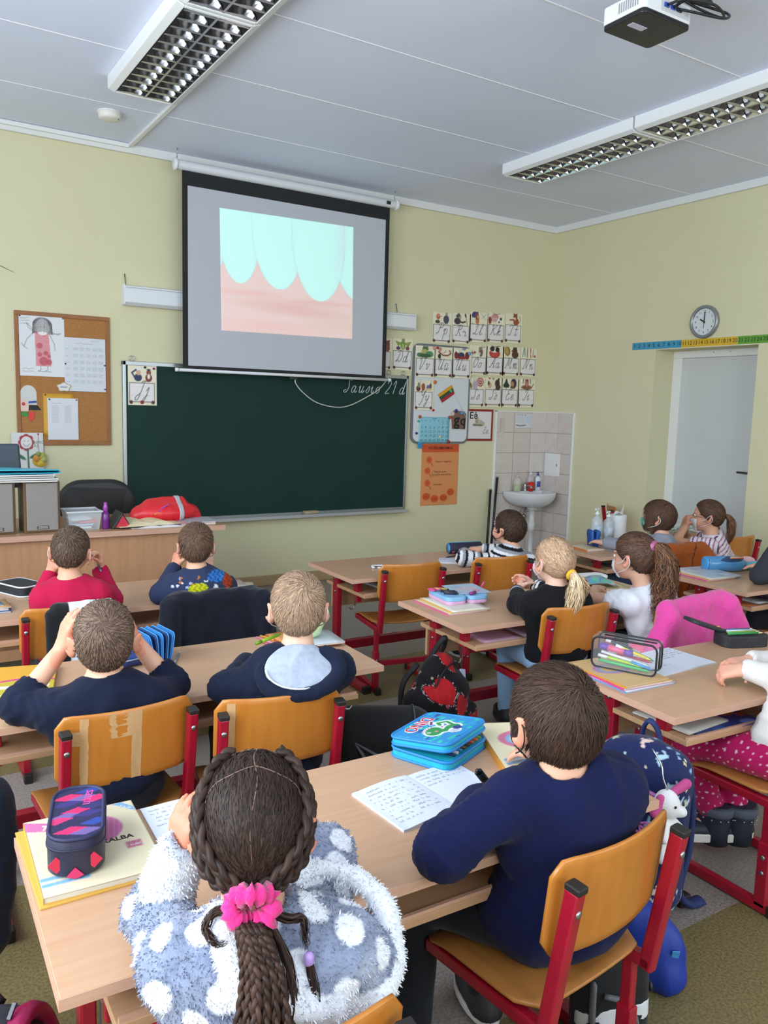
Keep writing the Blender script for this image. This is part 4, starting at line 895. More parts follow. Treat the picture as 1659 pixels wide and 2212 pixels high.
MB().b2((-.008, -.105, -.115), (0, .105, .115)).build('frame', white, t, bevel=.003); MB().b2((-.012, -.085, -.095), (-.007, .085, .095)).build('hatch_door', white, t, bevel=.002); MB().b2((-.015, -.075, -.012), (-.011, -.068, .012)).build('latch', darksteel, t)

# ------------------------------------------------------------------ right wall: clock, number line
t = thing('wall_clock', 'round grey wall clock showing ten o clock above the door', 'clock', (XR, 4.309, 2.263))
MB().lathe([(.128, 0), (.134, .012), (.132, .03), (.118, .036), (.108, .030), (.106, .018)], 40, R=roty(-PI/2)).build('case', M('clock_silver', '8f9496', .35, .5), t, True)
MB().lathe([(.107, .012), (.107, .019)], 40, R=roty(-PI/2)).build('dial', M('clock_dial', 'd5d8da', .5), t)
for i in range(1, 13):
    a = math.radians(i*30); text('numeral', str(i), .026, ink, t, SIDEM(-.0195, -.083*math.sin(a), .083*math.cos(a)), 0, .0004)
for nm, a, l, w in (('hour_hand', 300, .045, .011), ('minute_hand', 2, .078, .008), ('second_hand', 183, .052, .004)):
    a = math.radians(a); d = np.array([0, -math.sin(a), math.cos(a)]); MB().bar(np.array([-.022, 0, 0])-d*.012, np.array([-.022, 0, 0])+d*l, w, .0015, up=(1, 0, 0)).build(nm, ink, t)
MB().lathe([(.006, .019), (.006, .026)], 12, R=roty(-PI/2)).build('hub', darksteel, t)
t = thing('number_line', 'number strip in blue yellow and green on the wall above the door', 'number strip', (XR, 4.5, 2.10))
for y0, y1, c in ((5.05, 4.527, '3f95b8'), (4.527, 3.999, 'd7ac2a'), (3.999, 3.47, '5f9c2e'), (3.47, 2.95, 'c96a34')):
    MB().b2((-.0015, y1-4.5+.002, -.031), (0, y0-4.5, .031)).build('strip_segment', M('strip_'+c, c, .5), t)
for i in range(1, 36): text('numeral', str(i), .046, ink, t, SIDEM(-.002, 5.05-4.5-(i-.5)*.0525, 0), 0, .0004)
for y, lb in ((4.2, 'left one of two steel hooks under the number strip'), (4.05, 'right one of two steel hooks under the number strip')): tag(MB().tube(curve_pts([(XR-.002, y, 2.055), (XR-.012, y, 2.04), (XR-.016, y, 2.02), (XR-.008, y, 2.012)], 8), .003, 6).build('wall_hook', steel, None, True), lb, 'hook', 'hooks under the number strip')
# ------------------------------------------------------------------ corkboard and what is pinned on it
corkm = M('cork', 'b07a45', .9, var='a06c3a', vs=70, bump=.25, bs=220, det=2); cfr = M('cork_frame', '9a6436', .5, var='8c582e', vs=10)
t = thing('corkboard', 'cork notice board in a brown wooden frame on the left of the front wall', 'noticeboard', (1.16, YF, 1.628))
MB().b2((-.30, -.012, -.445), (.30, 0, .445)).build('cork_panel', corkm, t)
for a, b in (((-.315, -.02, .43), (.315, 0, .458)), ((-.315, -.02, -.458), (.315, 0, -.43)), ((-.315, -.02, -.43), (-.29, 0, .43)), ((.29, -.02, -.43), (.315, 0, .43))): MB().b2(a, b).build('frame_bar', cfr, t, bevel=.003)
YC = YF-.014
def pinned(name, label, cat, x0, z0, p, pins=(), y=YC, tilt=0, mat=None):
    t = thing(name, label, cat, (x0, y, z0)); p.build('sheet', t, Matrix.Rotation(PI/2, 4, 'X') @ Matrix.Rotation(tilt, 4, 'Z'), PAPW, .001)
    for i, (px, pz, c) in enumerate(pins): o = MB().lathe([(.006, 0), (.006, .004), (.003, .008)], 10, R=rotx(PI/2), c=(px, -.001, pz)).build('pin', M('pin_'+c, c, .3), t, True)
    return t
p = Print(.295, .415, .003, 'dcdcde'); g1 = '55555a'
p.poly([(.10, .305), (.19, .305), (.205, .07), (.105, .07)], 'd98f94'); 
for x, y, r in ((.12, .30, .012), (.155, .285, .012), (.13, .21, .02), (.17, .16, .016), (.13, .15, .015), (.19, .14, .012), (.155, .105, .03), (.19, .10, .02)): p.disc(x, y, r, 'b8404e', a=.75)
p.disc(.15, .335, .045, 'e6e2e0', .055)
for i in range(22):
    a = .2+i*.125; x0 = .15+.05*math.cos(a+.2); p.line([(.15+.045*math.cos(a), .345+.05*math.sin(a)), (.15+.062*math.cos(a), .35+.052*math.sin(a)), (.15+.066*math.cos(a)*1.02, .31-.02*abs(math.cos(a)))], .004, '3a3a40')
p.line([(.105, .31), (.05, .25), (.03, .20)], .003, g1); p.line([(.19, .30), (.225, .23), (.23, .18)], .003, g1); p.line([(.03, .20), (.015, .22)], .003, g1); p.line([(.03, .2), (.05, .185)], .003, g1)
p.line([(.10, .30), (.06, .33), (.05, .36), (.09, .32)], .003, g1); p.line([(.20, .31), (.25, .29), (.27, .30), (.2, .29)], .003, g1)
for x in (.135, .18): p.line([(x, .07), (x, .045), (x-.02, .035), (x+.02, .033)], .003, g1)
for x in (.135, .165): p.line([(x-.009, .34), (x, .336), (x+.009, .34)], .002, g1)
p.scribble(.012, .345, .07, .40, 3, '55555c', .002, 3); p.scribble(.015, .02, .09, .06, 2, '77777c', .002, 4)
pinned('angel_drawing', 'child drawing of an angel in a red dress pinned top left on corkboard', 'drawing', .872, 1.648, p, ((.008, .405, '333338'), (.287, .405, '8a5a2a')))
p = Print(.282, .375, .003, 'd3d5dc')
for r in range(6):
    for c in range(5): p.scribble(.062+c*.043, .055+r*.046, .095+c*.043, .08+r*.046, 3, '9799a4', .0016, r*9+c, .006)
    p.scribble(.012, .06+r*.046, .04, .07+r*.046, 1, '8a8c96', .0016, r)
p.scribble(.08, .33, .2, .345, 1, '85878f', .002, 8); p.scribble(.18, .35, .24, .365, 2, '9a9ca5', .0016, 9)
pinned('timetable', 'printed timetable sheet pinned at the right of the corkboard', 'paper', 1.162, 1.553, p, ((.275, .19, '4a2a70'), (.275, .02, '7a2a6a'), (.006, .19, '33304a')), YC-.002)
t = thing('cloud_note', 'small cloud shaped cut paper note pinned below the timetable', 'paper', (1.155, YC-.004, 1.58))
cl_ = [(.047*math.cos(a)*(1+.12*math.sin(5*a)), .032*math.sin(a)*(1+.12*math.sin(5*a))) for a in np.linspace(0, 2*PI, 41)[:-1]]
MB().prism(cl_, 0, .001, Mx=XZ(0)).build('cloud_edge', M('cloud_edge', 'b79a6a', .7), t); MB().prism([(x*.86, z*.84) for x, z in cl_], .001, .0016, Mx=XZ(0)).build('cloud_sheet', M('paper_white', 'dcdcda', .6), t); MB().b2((-.025, -.003, -.002), (.022, -.0018, .002)).build('writing_line', ink, t)
def cutout(name, label, x, z, parts, y=YC, cat='paper craft'):
    t = thing(name, label, cat, (x, y, z))
    for i, (nm, P, c) in enumerate(parts): MB().prism(P, .0008*i, .0008*i+.0012, Mx=XZ(0)).build(nm, M('craft_'+c, c, .7), t)
    return t
arch = [(-.052, -.06)]+[(.052*math.cos(a), .02+.055*math.sin(a)) for a in np.linspace(PI, 0, 12)]+[(.052, -.06)]
t = cutout('arch_craft', 'pale arch shaped paper craft with blue and black strips pinned on corkboard', .922, 1.51, [('arch', arch[::-1], 'cfcfca'), ('blue_strip', [(-.002, -.05), (.05, -.046), (.05, -.03), (-.002, -.036)], '3a4f9a'), ('black_strip', [(.0, -.095), (.08, -.095), (.055, -.062), (.004, -.06)], '1d1d20')])
cutout('rabbit_craft', 'small pink and white rabbit paper craft at the left of the corkboard', .888, 1.455, [('rabbit', [(-.03, -.05), (.03, -.05), (.035, .0), (.012, .02), (.005, .045), (-.012, .02), (-.036, .05), (-.03, .0)], 'e0c3b8'), ('red_mark', circ(.012, 10), 'c2453f')], YC-.003)
cutout('leaf_craft', 'small green folded paper pinned under the rabbit craft', .89, 1.385, [('leaf', [(-.03, .012), (-.008, -.018), (.03, -.014), (.024, .018)], '4a8a40')])
cutout('red_craft', 'bright red paper petal hanging under the arch craft', .938, 1.372, [('petal', [(-.018, .03), (.022, .028), (.014, -.018), (-.008, -.034), (-.02, -.012)], 'd9433f')], YC-.002)
p = Print(.207, .294, .03, 'cf9a2c'); pinned('yellow_sheet', 'deep yellow sheet pinned behind a white list on the corkboard', 'paper', 1.015, 1.238, p, ((.015, .285, '7a4a20'),))
p = Print(.206, .293, .003, 'd6d7dc')
for c in range(2): p.scribble(.03+c*.085, .115, .075+c*.085, .245, 14, '9a9ca4', .0016, 31+c, .006)
p.scribble(.03, .252, .09, .26, 1, '8a8c95', .0018, 5)
pinned('class_list', 'white printed two column list pinned over the yellow sheet', 'paper', 1.042, 1.208, p, ((.014, .284, '2a3370'), (.195, .284, 'a05a3a')), YC-.003)
p = Print(.205, .292, .0035, 'd6d4d3')
for i in range(8): a = i*PI/4; p.disc(.095+.034*math.cos(a), .225+.04*math.sin(a), .02, 'a3303c')
p.disc(.095, .225, .036, 'dedad8', .042); p.line([(.075, .215), (.085, .2), (.105, .2), (.117, .215)], .003, '44343a'); p.disc(.083, .235, .003, '44343a'); p.disc(.107, .235, .003, '44343a')
p.line([(.103, .18), (.108, .01)], .012, '2d6a44'); p.disc(.06, .125, .036, '2d6a44', .012, -.6); p.disc(.14, .13, .03, '2d6a44', .011, .5)
t = pinned('flower_drawing', 'child painting of a smiling red flower hung below the corkboard', 'drawing', .803, .965, p, ((.172, .284, 'b03030'),), YF-.022)
for s, x, z in (('AIMG', .172, .225), ('AS', .158, .20)): text('lettering', s, .03, M('green_grey_ink', '5a7a6a', .6), t, WALLM(x, -.0015, z), 0, .0004)
t = thing('gourd_craft', 'yellow green paper gourd hanging on a thread beside the flower painting', 'paper craft', (.978, YF-.03, 1.075))
for i, (x, z, r, c) in enumerate(((0, -.01, .045, 'c9a63a'), (.012, -.025, .033, 'd6b440'), (.02, .02, .026, 'a8ad5a'), (-.015, .005, .028, 'c98a3c'), (.03, -.005, .022, 'b3b06a'), (-.005, .035, .018, '8a9a52'))): MB().lathe([(r, 0), (r*.95, .004), (.001, .009)], 16, R=rotx(PI/2), c=(x, -.001*i, z)).build('petal', M('craft_'+c, c, .8), t, True)
MB().tube([(-.003, 0, .045), (-.003, .004, .17)], .001, 5).build('thread', M('thread', '7a6a4a', .8), t)
# a plant tip reaching in at the far left
tag(MB().tube(curve_pts([(.74, 5.98, 2.36), (.80, 5.98, 2.335), (.845, 5.98, 2.318)], 8), [.003, .003, .003, .0025, .002, .0018, .0012, .0005], 5, sx=2).build('grass_blade', M('dry_leaf', '6f7a3a', .6), None, True), 'thin green leaf tip reaching in at the left edge of the wall', 'leaf')

# ------------------------------------------------------------------ washbasin corner
por = M('white_porcelain', 'dcdde0', .12, coat=.4)
t = thing('washbasin', 'white porcelain washbasin on the pink tiled corner with pipe below', 'sink', (5.50, YF-.02, .70))
def basin():
    nx, nr = 40, 9; V = []; F = []
    def rim(a): # half-oval plan, flat at the wall
        c, s = math.cos(a), math.sin(a); x = .27*np.sign(c)*abs(c)**.85; y = -.36*abs(s)**.9 if s < 0 else .0
        return x, y
    A = np.linspace(PI, 2*PI, nx)
    prof = [(0, .0, 1.0), (0, .012, .985), (0, .012, .86), (0, -.01, .80), (0, -.07, .62), (0, -.10, .3), (0, -.105, .02)]
    under = [(0, .0, 1.0), (0, -.02, .995), (0, -.05, .95), (0, -.09, .82), (0, -.125, .58), (0, -.14, .30), (0, -.145, .02)]
    def shell(pr, rev):
        b = len(V)
        for _, z, k in pr:
            for a in A:
                x, y = rim(a); cy = -.15; V.append((x*k, min((cy+(y-cy)*k), 0), z))
            for i in range(nx): V.append((.27*k*(1-2*(i+.5)/nx), min(-.15+.15*k, 0), z))
        n = 2*nx
        for r in range(len(pr)-1):
            for i in range(n):
                q = (b+r*n+i, b+r*n+(i+1) % n, b+(r+1)*n+(i+1) % n, b+(r+1)*n+i); F.append(q if rev else q[::-1])
    shell(prof, False); shell(under, True); return V, F
V, F = basin(); mk('bowl', V, F, por, t, True)
MB().b2((-.2, -.075, -.03), (.2, -.0, .012)).build('tap_ledge', por, t, bevel=.008)
f = MB(); f.lathe([(.024, .01), (.024, .02), (.018, .03), (.018, .075), (.014, .085)], 16, c=(-.01, -.045, 0)); f.tube(curve_pts([(-.01, -.05, .05), (-.012, -.09, .065), (-.014, -.13, .06), (-.015, -.145, .045)], 12), .011, 10); f.bar((-.01, -.045, .088), (.03, -.10, .115), .016, .008); f.build('mixer_tap', M('chrome', 'c9cacc', .1, 1), t, True)
MB().lathe([(.05, -.145), (.05, -.165), (.028, -.17), (.028, -.29), (.036, -.295), (.036, -.38), (.026, -.385), (.026, -.62), (.032, -.625), (.032, -.66), (.022, -.665), (.022, -.698)], 18, c=(.03, -.12, 0)).build('waste_pipe', M('pipe_white', 'd9d9d7', .35), t, True)
MB().tube(curve_pts([(-.03, -.09, -.13), (-.06, -.07, -.16), (-.08, -.05, -.22), (-.07, -.05, -.29), (-.085, -.05, -.34)], 16), .006, 8).tube(curve_pts([(-.02, -.09, -.13), (.0, -.06, -.15), (.015, -.03, -.18), (.005, -.02, -.24)], 14), .006, 8).build('flexible_hose', M('braided_hose', '77787a', .4, .6), t, True)
MB().tube([(-.083, -.05, -.33), (-.095, -.05, -.40)], [.012, .016], 10).build('blue_plug', M('plug_blue', '2a4a9a', .4), t, True)
MB().lathe([(.012, 0), (.02, .006), (.02, .02), (.012, .03)], 12, c=(.0, -.02, -.245), R=rotx(PI/2)).build('stop_valve', steel, t, True)
def pump_bottle(name, label, loc, h, r, body, pump, liquid=None, lab=None, sq=1.0, rz=0):
    t = thing(name, label, 'bottle', loc, rz); tr_ = liquid is not None
    MB().lathe([(r*.92, 0), (r, .004), (r, h*.62), (r*.8, h*.70), (r*.35, h*.76), (r*.35, h*.8)], 20, sy=sq).build('body', M('clear_plastic_'+body, body, .15, alpha=.45) if tr_ else M('plastic_'+body, body, .35), t, True)
    if tr_: MB().lathe([(r*.86, .003), (r*.93, .006), (r*.93, h*.42), (.001, h*.425)], 20, sy=sq).build('liquid', M('liquid_'+liquid, liquid, .2), t, True)
    MB().lathe([(r*.42, h*.8), (r*.42, h*.87), (r*.15, h*.88), (r*.15, h*.95), (r*.3, h*.955), (r*.3, h)], 14).tube([(0, 0, h*.98), (-r*1.0, -r*.5, h*.985), (-r*1.15, -r*.6, h*.95)], r*.14, 8).build('pump', M('plastic_'+pump, pump, .35), t, True)
    if lab: MB().prism([(r*1.004*math.cos(a), sq*r*1.004*math.sin(a)) for a in np.linspace(-2.4, -.7, 9)]+[(r*1.002*math.cos(a), sq*r*1.0*math.sin(a)) for a in np.linspace(-.7, -2.4, 9)], h*.18, h*.5).build('label', M('label_'+lab, lab, .5), t, True)
    return t
pump_bottle('soap_bottle', 'clear pump bottle with green soap on the washbasin ledge', (5.375, YF-.075, .712), .175, .036, 'e6dcdc', 'c8c4c4', liquid='a3c93c')
pump_bottle('soap_bottle', 'clear pump bottle with white pump behind the red cup', (5.56, YF-.06, .712), .20, .037, 'dcd6d6', 'e6e6e6', liquid='d6ccd0', sq=.8)
pump_bottle('lotion_bottle', 'white lotion bottle with dark blue pump at the right of the basin', (5.665, YF-.055, .712), .185, .032, 'e0e3ea', '1f2a7a', lab='3a4fa0', sq=.75)
t = thing('red_cup', 'bright red plastic cup beside the tap', 'cup', (5.53, YF-.105, .71)); MB().lathe([(.024, 0), (.034, .092), (.031, .092), (.022, .004), (.001, .004)], 20).build('cup', M('red_plastic', 'd81e1c', .3), t, True)
for (a, b), lb in ((((5.03, 5.98, .02), (5.15, 6.065, .86)), 'longer black broom stick leaning in the corner by the tiles'), (((4.98, 5.98, .02), (5.075, 6.07, .74)), 'shorter black broom stick leaning in the corner by the tiles')):
    t = thing('broom', lb, 'broom', a); b = np.array(b)-np.array(a)
    MB().tube([b*0+np.array([0, 0, .05]), b*.5, b*.985], .012, 10).build('stick', blackp, t, True); MB().tube([b*.985, b], [.0125, .011], 10).build('grip_end', M('grey_plastic', '77787c', .4), t, True)
    MB().box((0, -.01, .03), (.16, .04, .06)).build('brush_head', M('brush_dark', '2a2628', .8), t, bevel=.008)

# ------------------------------------------------------------------ teacher's desk
tw = M('teacher_desk_veneer', 'b98b66', .42, var='ae7f5b', vs=3, stretch=(14, 14, 1.4), det=6); te = M('teacher_desk_edge', 'c79d86', .4, var='bc917a', vs=4, stretch=(2, 20, 20)); two = M('teacher_desk_top', 'b58a68', .35, var='aa7f5e', vs=4, stretch=(1.4, 14, 14))
t = thing('teacher_desk', 'long light wooden teacher desk with closed front panel', 'desk', (.1, 4.67, 0))
MB().b2((-.1, 0, .725), (1.71, .72, .757)).build('tabletop', two, t, bevel=.003); MB().b2((-.1, -.002, .7255), (1.71, 0, .7565)).build('edge_band', te, t)
MB().b2((-.06, .035, .06), (1.60, .055, .725)).build('front_panel', tw, t); MB().b2((1.60, .03, .0), (1.645, .69, .725)).build('side_panel', te, t, bevel=.002); MB().b2((-.1, .03, 0), (-.06, .69, .725)).build('side_panel', te, t, bevel=.002)
MB().b2((.40, .032, .06), (.404, .036, .725)).build('panel_joint', M('joint_dark', '8a6446', .6), t)
DT = .757
t = thing('office_chair', 'black office chair with rounded backrest behind the teacher desk', 'chair', (1.22, 5.46, 0))
MB().prism([(x*1.0, z) for x, z in rrect(.50, .40, .16, 8)], -.03, .03, Mx=lambda v: np.array([v[0], v[2]+.25*v[0]**2*-1, v[1]+.78])).build('backrest', M('black_leatherette', '17181b', .42), t, bevel=.02)
MB().prism(rrect(.48, .46, .12, 6), .43, .50, Mx=lambda v: v+np.array([0, .27, 0])).build('seat', M('black_leatherette', '17181b', .42), t, bevel=.02)
MB().bar((0, .03, .66), (0, .1, .45), .06, .02).tube([(0, .27, .43), (0, .27, .08)], .025, 10).build('column', blackp, t)
m = MB()
for i in range(5): a = i*2*PI/5+.3; m.tube([(0, .27, .09), (.27*math.cos(a), .27+.27*math.sin(a), .06)], [.024, .015], 8); m.lathe([(.025, -.015), (.025, .015)], 12, c=(.27*math.cos(a), .27+.27*math.sin(a), .027), R=rotx(PI/2))
m.build('star_base', blackp, t)
def speaker(x, lb):
    t = thing('loudspeaker', lb, 'loudspeaker', (x, 4.76, DT)); wd = M('speaker_veneer', '6e5232', .45, var='5e4426', vs=8)
    MB().b2((-.095, 0, 0), (.095, .2, .285)).build('cabinet', wd, t, bevel=.004); MB().b2((-.082, -.014, .012), (.082, 0, .278)).build('grille', M('speaker_grille', '8f8a84', .85, var='857f79', vs=300), t, bevel=.006)
    MB().b2((-.03, -.0165, .022), (.03, -.0138, .040)).build('badge', blackp, t); MB().b2((-.026, -.0175, .025), (.026, -.016, .030)).b2((-.026, -.0175, .033), (.026, -.016, .037)).build('badge_line', M('badge_silver', 'a9a69f', .4), t)
speaker(.545, 'left wooden loudspeaker with grey grille on the teacher desk'); speaker(.775, 'right wooden loudspeaker with grey grille beside the plastic tub')
whitep = M('paper_white', 'dcdcda', .6)
for i in range(4): tag(MB().box((.635+.012*(i % 2), 4.85, DT+.289+i*.011), (.44-.02*i, .24, .007), rotz(.02*(i-1))).build('paper_stack', M('paper_%d' % i, ['d3cfc6', 'dcdcda', 'c9c6be', 'e0e0e0'][i], .6)), ['cream sheet at the bottom of the pile on the loudspeakers', 'white sheet second from the bottom of the pile on the loudspeakers', 'greyish sheet third in the pile on the loudspeakers', 'white sheet directly under the turquoise folder'][i], 'paper', 'sheets on the loudspeakers')
t = thing('turquoise_folder', 'turquoise plastic folder on top of the papers on the loudspeakers', 'folder', (.635, 4.85, DT+.331)); fo = M('turquoise_plastic', '2fb4d0', .35)
MB().prism([(-.25, -.13), (.24, -.12), (.27, .12), (-.25, .13)], 0, .004).build('back_cover', fo, t); MB().add([(-.25, -.13, .026), (.23, -.12, .02), (.265, .12, .004), (-.25, .13, .03), (-.25, -.13, .022), (.23, -.12, .016), (.265, .12, .001), (-.25, .13, .026)], [(0, 1, 2, 3), (7, 6, 5, 4), (0, 4, 5, 1), (1, 5, 6, 2), (2, 6, 7, 3), (3, 7, 4, 0)]).build('front_cover', fo, t)
t = thing('desk_monitor', 'dark grey blue screen back standing behind the loudspeakers', 'monitor', (.54, 5.20, DT)); dm = M('monitor_grey', '3a4450', .45)
MB().box((0, 0, .34), (.40, .04, .26), None, top=(.94, .8)).build('casing', dm, t, bevel=.012); MB().box((-.05, -.03, .40), (.12, .05, .09)).build('mount_block', dm, t, bevel=.01); MB().tube([(0, 0, .02), (0, 0, .25)], .02, 10).lathe([(.1, 0), (.1, .012), (.02, .02)], 20).build('stand', dm, t)
t = thing('plastic_tub', 'clear plastic tub with coloured papers on the teacher desk', 'box', (1.0, 4.765, DT)); cp = M('clear_tub', 'dfe6ea', .2, alpha=.38)
m = MB(); m.add([(-.08, 0, 0), (.08, 0, 0), (.08, .16, 0), (-.08, .16, 0), (-.094, -.012, .105), (.094, -.012, .105), (.094, .172, .105), (-.094, .172, .105)], [(3, 2, 1, 0), (0, 1, 5, 4), (1, 2, 6, 5), (2, 3, 7, 6), (3, 0, 4, 7)]); m.build('tub', cp, t)
m = MB(); m.tube([(-.096, -.014, .105), (.096, -.014, .105), (.096, .174, .105), (-.096, .174, .105)], .006, 6, closed=True); m.build('rim', M('rim_white', 'd3d8dc', .3, alpha=.8), t)
for i, (c, x) in enumerate((('d9d9d9', -.02), ('a9c6dc', -.01), ('e0575c', .05), ('cfd9e0', -.03))): tag(MB().box((1.0+x*.6, 4.845, DT+.01+i*.016), (.11, .1, .012), rotz(.1*i)).build('paper_pad', M('pad_'+c, c, .6)), {'d9d9d9': 'pale paper pad at the bottom of the clear tub', 'a9c6dc': 'light blue paper pad in the clear tub', 'e0575c': 'red paper pad in the clear tub', 'cfd9e0': 'grey white paper pad on top in the clear tub'}[c], 'paper')
t = thing('spray_bottle', 'slim purple bottle standing between tub and red triangle', 'bottle', (1.118, 4.77, DT)); MB().lathe([(.019, 0), (.021, .004), (.021, .085), (.015, .098)], 18).build('body', M('purple_gloss', '6a2372', .25), t, True); MB().lathe([(.0135, .098), (.013, .13), (.009, .142), (.009, .155)], 16).build('cap', M('violet_cap', 'a046a8', .3), t, True)
t = thing('triangle_case', 'black and red triangular case lying on the teacher desk', 'pencil case', (1.195, 4.735, DT)); m = MB(); m.prism([(-.055, 0), (.065, 0), (.01, .098)], 0, .16, Mx=lambda v: np.array([v[0], v[2], v[1]])); m.build('body', M('case_black', '1f1f22', .5), t, bevel=.006); MB().prism([(-.03, .008), (.055, .008), (.012, .078)], 0, .003, Mx=lambda v: np.array([v[0], -v[2], v[1]])).build('red_end', M('case_red', 'c0243a', .5), t)
def closed_book(name, label, loc, rz, w, d, h, cover, parent=None, spine=None, cat='book', group=None):
    t = thing(name, label, cat, loc, rz, group); cm = M('cover_'+cover, cover, .4)
    MB().b2((.002, .003, .0012), (w-.003, d-.003, h-.0012)).build('pages', M('page_block', 'd9d3c4', .8, var='c9c2b2', vs=3, stretch=(1, 1, 300)), t)
    MB().b2((0, 0, 0), (w, d, .0012)).b2((0, 0, h-.0012), (w, d, h)).b2((0, 0, 0), (.0015, d, h)).build('cover', cm, t, bevel=.0004)
    return t
def open_book(name, label, loc, rz, w, d, hump, col='d8d6d0', cat='book', pic=None, pics=None):
    """two page halves bowed up towards the spine (x=0)"""
    t = thing(name, label, cat, loc, rz)
    for s in (-1, 1):
        n = 12; V = []; F = []
        for i in range(n+1):
            u = i/n; x = s*w*u; z = hump*(math.sin(PI*min(u*1.25+.08, 1))**.7)*(1-.55*u)+.0015
            for y in (0, d): V += [(x, y, z), (x, y, 0)]
        for i in range(n):
            a = 4*i; b = a+4; q = [(a, b, b+2, a+2), (a+1, a+3, b+3, b+1), (a, a+1, b+1, b), (a+2, b+2, b+3, a+3)]; F += q if s > 0 else [f[::-1] for f in q]
        F += [(4*n, 4*n+1, 4*n+3, 4*n+2)] if s > 0 else [(4*n+2, 4*n+3, 4*n+1, 4*n)]
        mk('page_half', V, F, M('page_'+col, col, .6), t, False)
    return t
open_book('open_book', 'open picture book with cream pages at the middle of the teacher desk', (1.37, 4.72, DT+.012), .12, .19, .22, .03, 'd6c8a4')
open_book('open_book', 'open white exercise book under the cream book on the teacher desk', (1.42, 4.70, DT), -.02, .17, .23, .012, 'd6d7da')
closed_book('folder_book', 'pale pink folder with a dark red edge beside the red bag', (1.56, 4.71, DT), .05, .21, .24, .012, 'c79aa4')
closed_book('plastic_folder', 'transparent grey folder at the right end of the teacher desk', (1.60, 4.74, DT+.012), -.12, .17, .22, .006, 'a9b0b8')
t = thing('red_bag', 'red plastic bag with grey reflective strip lying on the teacher desk', 'bag', (1.53, 4.98, DT)); 
V, F = surf([E_((0, 0, .055), (.21, .13, .075), k=.04), C_((-.2, -.03, .03), (.17, .0, .02), .03, .03, .05), C_((-.1, 0, .11), (.1, 0, .12), .03, .03, .04), C_((.16, 0, .05), (.20, -.02, .015), .03, .02, .04)], .006, lambda P: -P[..., 2]+.001, 1)
V = creases(V, F, .0045, 30, 5); V[:, 2] = np.maximum(V[:, 2], .001); mk('bag_body', V, F, M('red_bag_plastic', 'd4202c', .38, bump=.2, bs=40), t, True)
def band(prims, x0, x1, name, mat, par, res=.005, infl=.0025):
    pr = [(p[0], p[1], p[2], p[3]+infl, p[4]+infl)+p[5:] if p[0] == 'c' else (p[0], p[1], p[2]+infl)+p[3:] for p in prims]
    V, F = surf(pr, res, lambda P: np.maximum(np.maximum(x0-P[..., 0], P[..., 0]-x1), .012-P[..., 2])); return mk(name, V, F, mat, par, True)
band([E_((0, 0, .055), (.21, .13, .075), k=.04), C_((-.1, 0, .11), (.1, 0, .12), .03, .03, .04)], .055, .085, 'reflective_strip', M('reflective_grey', 'b0b2b6', .35), t, .004, .005)
for i, c in enumerate(('e0b428', 'c04aa0', 'b45ac0')): MB().bar((-.10+.02*i, -.118, .055+.02*i), (-.05+.02*i, -.108, .085+.016*i), .006, .003).build('printed_mark', M('mark_'+c, c, .5), t)

# ------------------------------------------------------------------ desks and chairs of the classroom
R_ = math.radians
desk(.205, 3.42, 0, 'double school desk of the front left row before the teacher desk'); desk(.15, 2.285, R_(-1), 'double school desk with yellow book, second in the left column'); desk(.195, 1.165, R_(-1.1), 'foreground double school desk with open notebooks')
desk(2.04, 3.50, R_(-1.3), 'double school desk in the middle front with striped sweater pupil'); desk(1.985, 2.508, R_(-2.6), 'double school desk under the light blue pencil case'); desk(1.95, 1.452, R_(-3.2), 'double school desk under the clear pencil case')
desk(3.75, 3.41, R_(-1.5), 'double school desk at the far right with sanitiser bottles'); desk(3.70, 2.39, R_(-2.1), 'double school desk at the right edge under the blue glitter pouch')
chair(.62, 3.30, .0, 'orange plywood school chair with dark jacket and white scarf, front left'); chair(1.20, 3.28, -.05, 'school chair hidden under the navy blazer')
chair(.535, 2.13, .05, 'school chair with peeled veneer patches on its backrest'); chair(.93, 2.03, -.15, 'school chair with one bare strip at the left of its backrest')
chair(.41, .90, -.05, 'orange school chair under the girl in fleece, cut by the picture bottom'); chair(1.175, 1.035, .11, 'foreground school chair of the boy in the navy sweatshirt')
chair(2.345, 3.46, -.16, 'empty school chair pushed under the middle front desk'); chair(2.92, 3.42, -.16, 'school chair of the pupil in the striped sweater')
chair(2.475, 2.405, -.10, 'school chair behind the girl with the blond ponytail'); chair(2.97, 2.26, .05, 'school chair covered by the pink knitted jacket')
chair(2.40, 1.30, .0, 'school chair at the right edge under the girl in dotted trousers'); chair(4.17, 3.22, -.1, 'school chair covered by the rust orange jacket'); chair(4.93, 3.33, -.05, 'school chair of the girl in the pink striped shirt')
chair(5.50, 4.95, -2.2, 'spare school chair standing by the right wall behind the bottles'); chair(4.12, 2.22, 0, 'school chair at the right picture edge of the grey sleeved pupil')
def veneer(ch, patches):
    b = [c for c in ch.children if c.name.startswith('backrest')][0]; R = rotx(.10)
    for i, (x0, x1, z0, z1, jag) in enumerate(patches):
        n = 14; V = []; F = []
        for j in range(n+1):
            z = z0+(z1-z0)*j/n
            for x in (x0+random.uniform(-1, 1)*jag, x1+random.uniform(-1, 1)*jag):
                for dy in (-.0006, .001): V.append(R@np.array([x, .032*(x/.1825)**2+dy, z])+np.array([0, -.028, BACKZ]))
        for j in range(n): a = 4*j; F += [(a, a+2, a+6, a+4), (a, a+4, a+5, a+1), (a+2, a+3, a+7, a+6)]
        mk('peeled_veneer', V, F, plyraw, b, False, label='bare paler strip where veneer has peeled')
veneer(used[2], [(-.125, -.105, -.095, .095, .0015), (.003, .03, -.095, .098, .0012), (-.052, .004, .03, .099, .004), (-.148, -.122, .02, .06, .004)]); veneer(used[3], [(-.150, -.128, -.09, .092, .0006)])
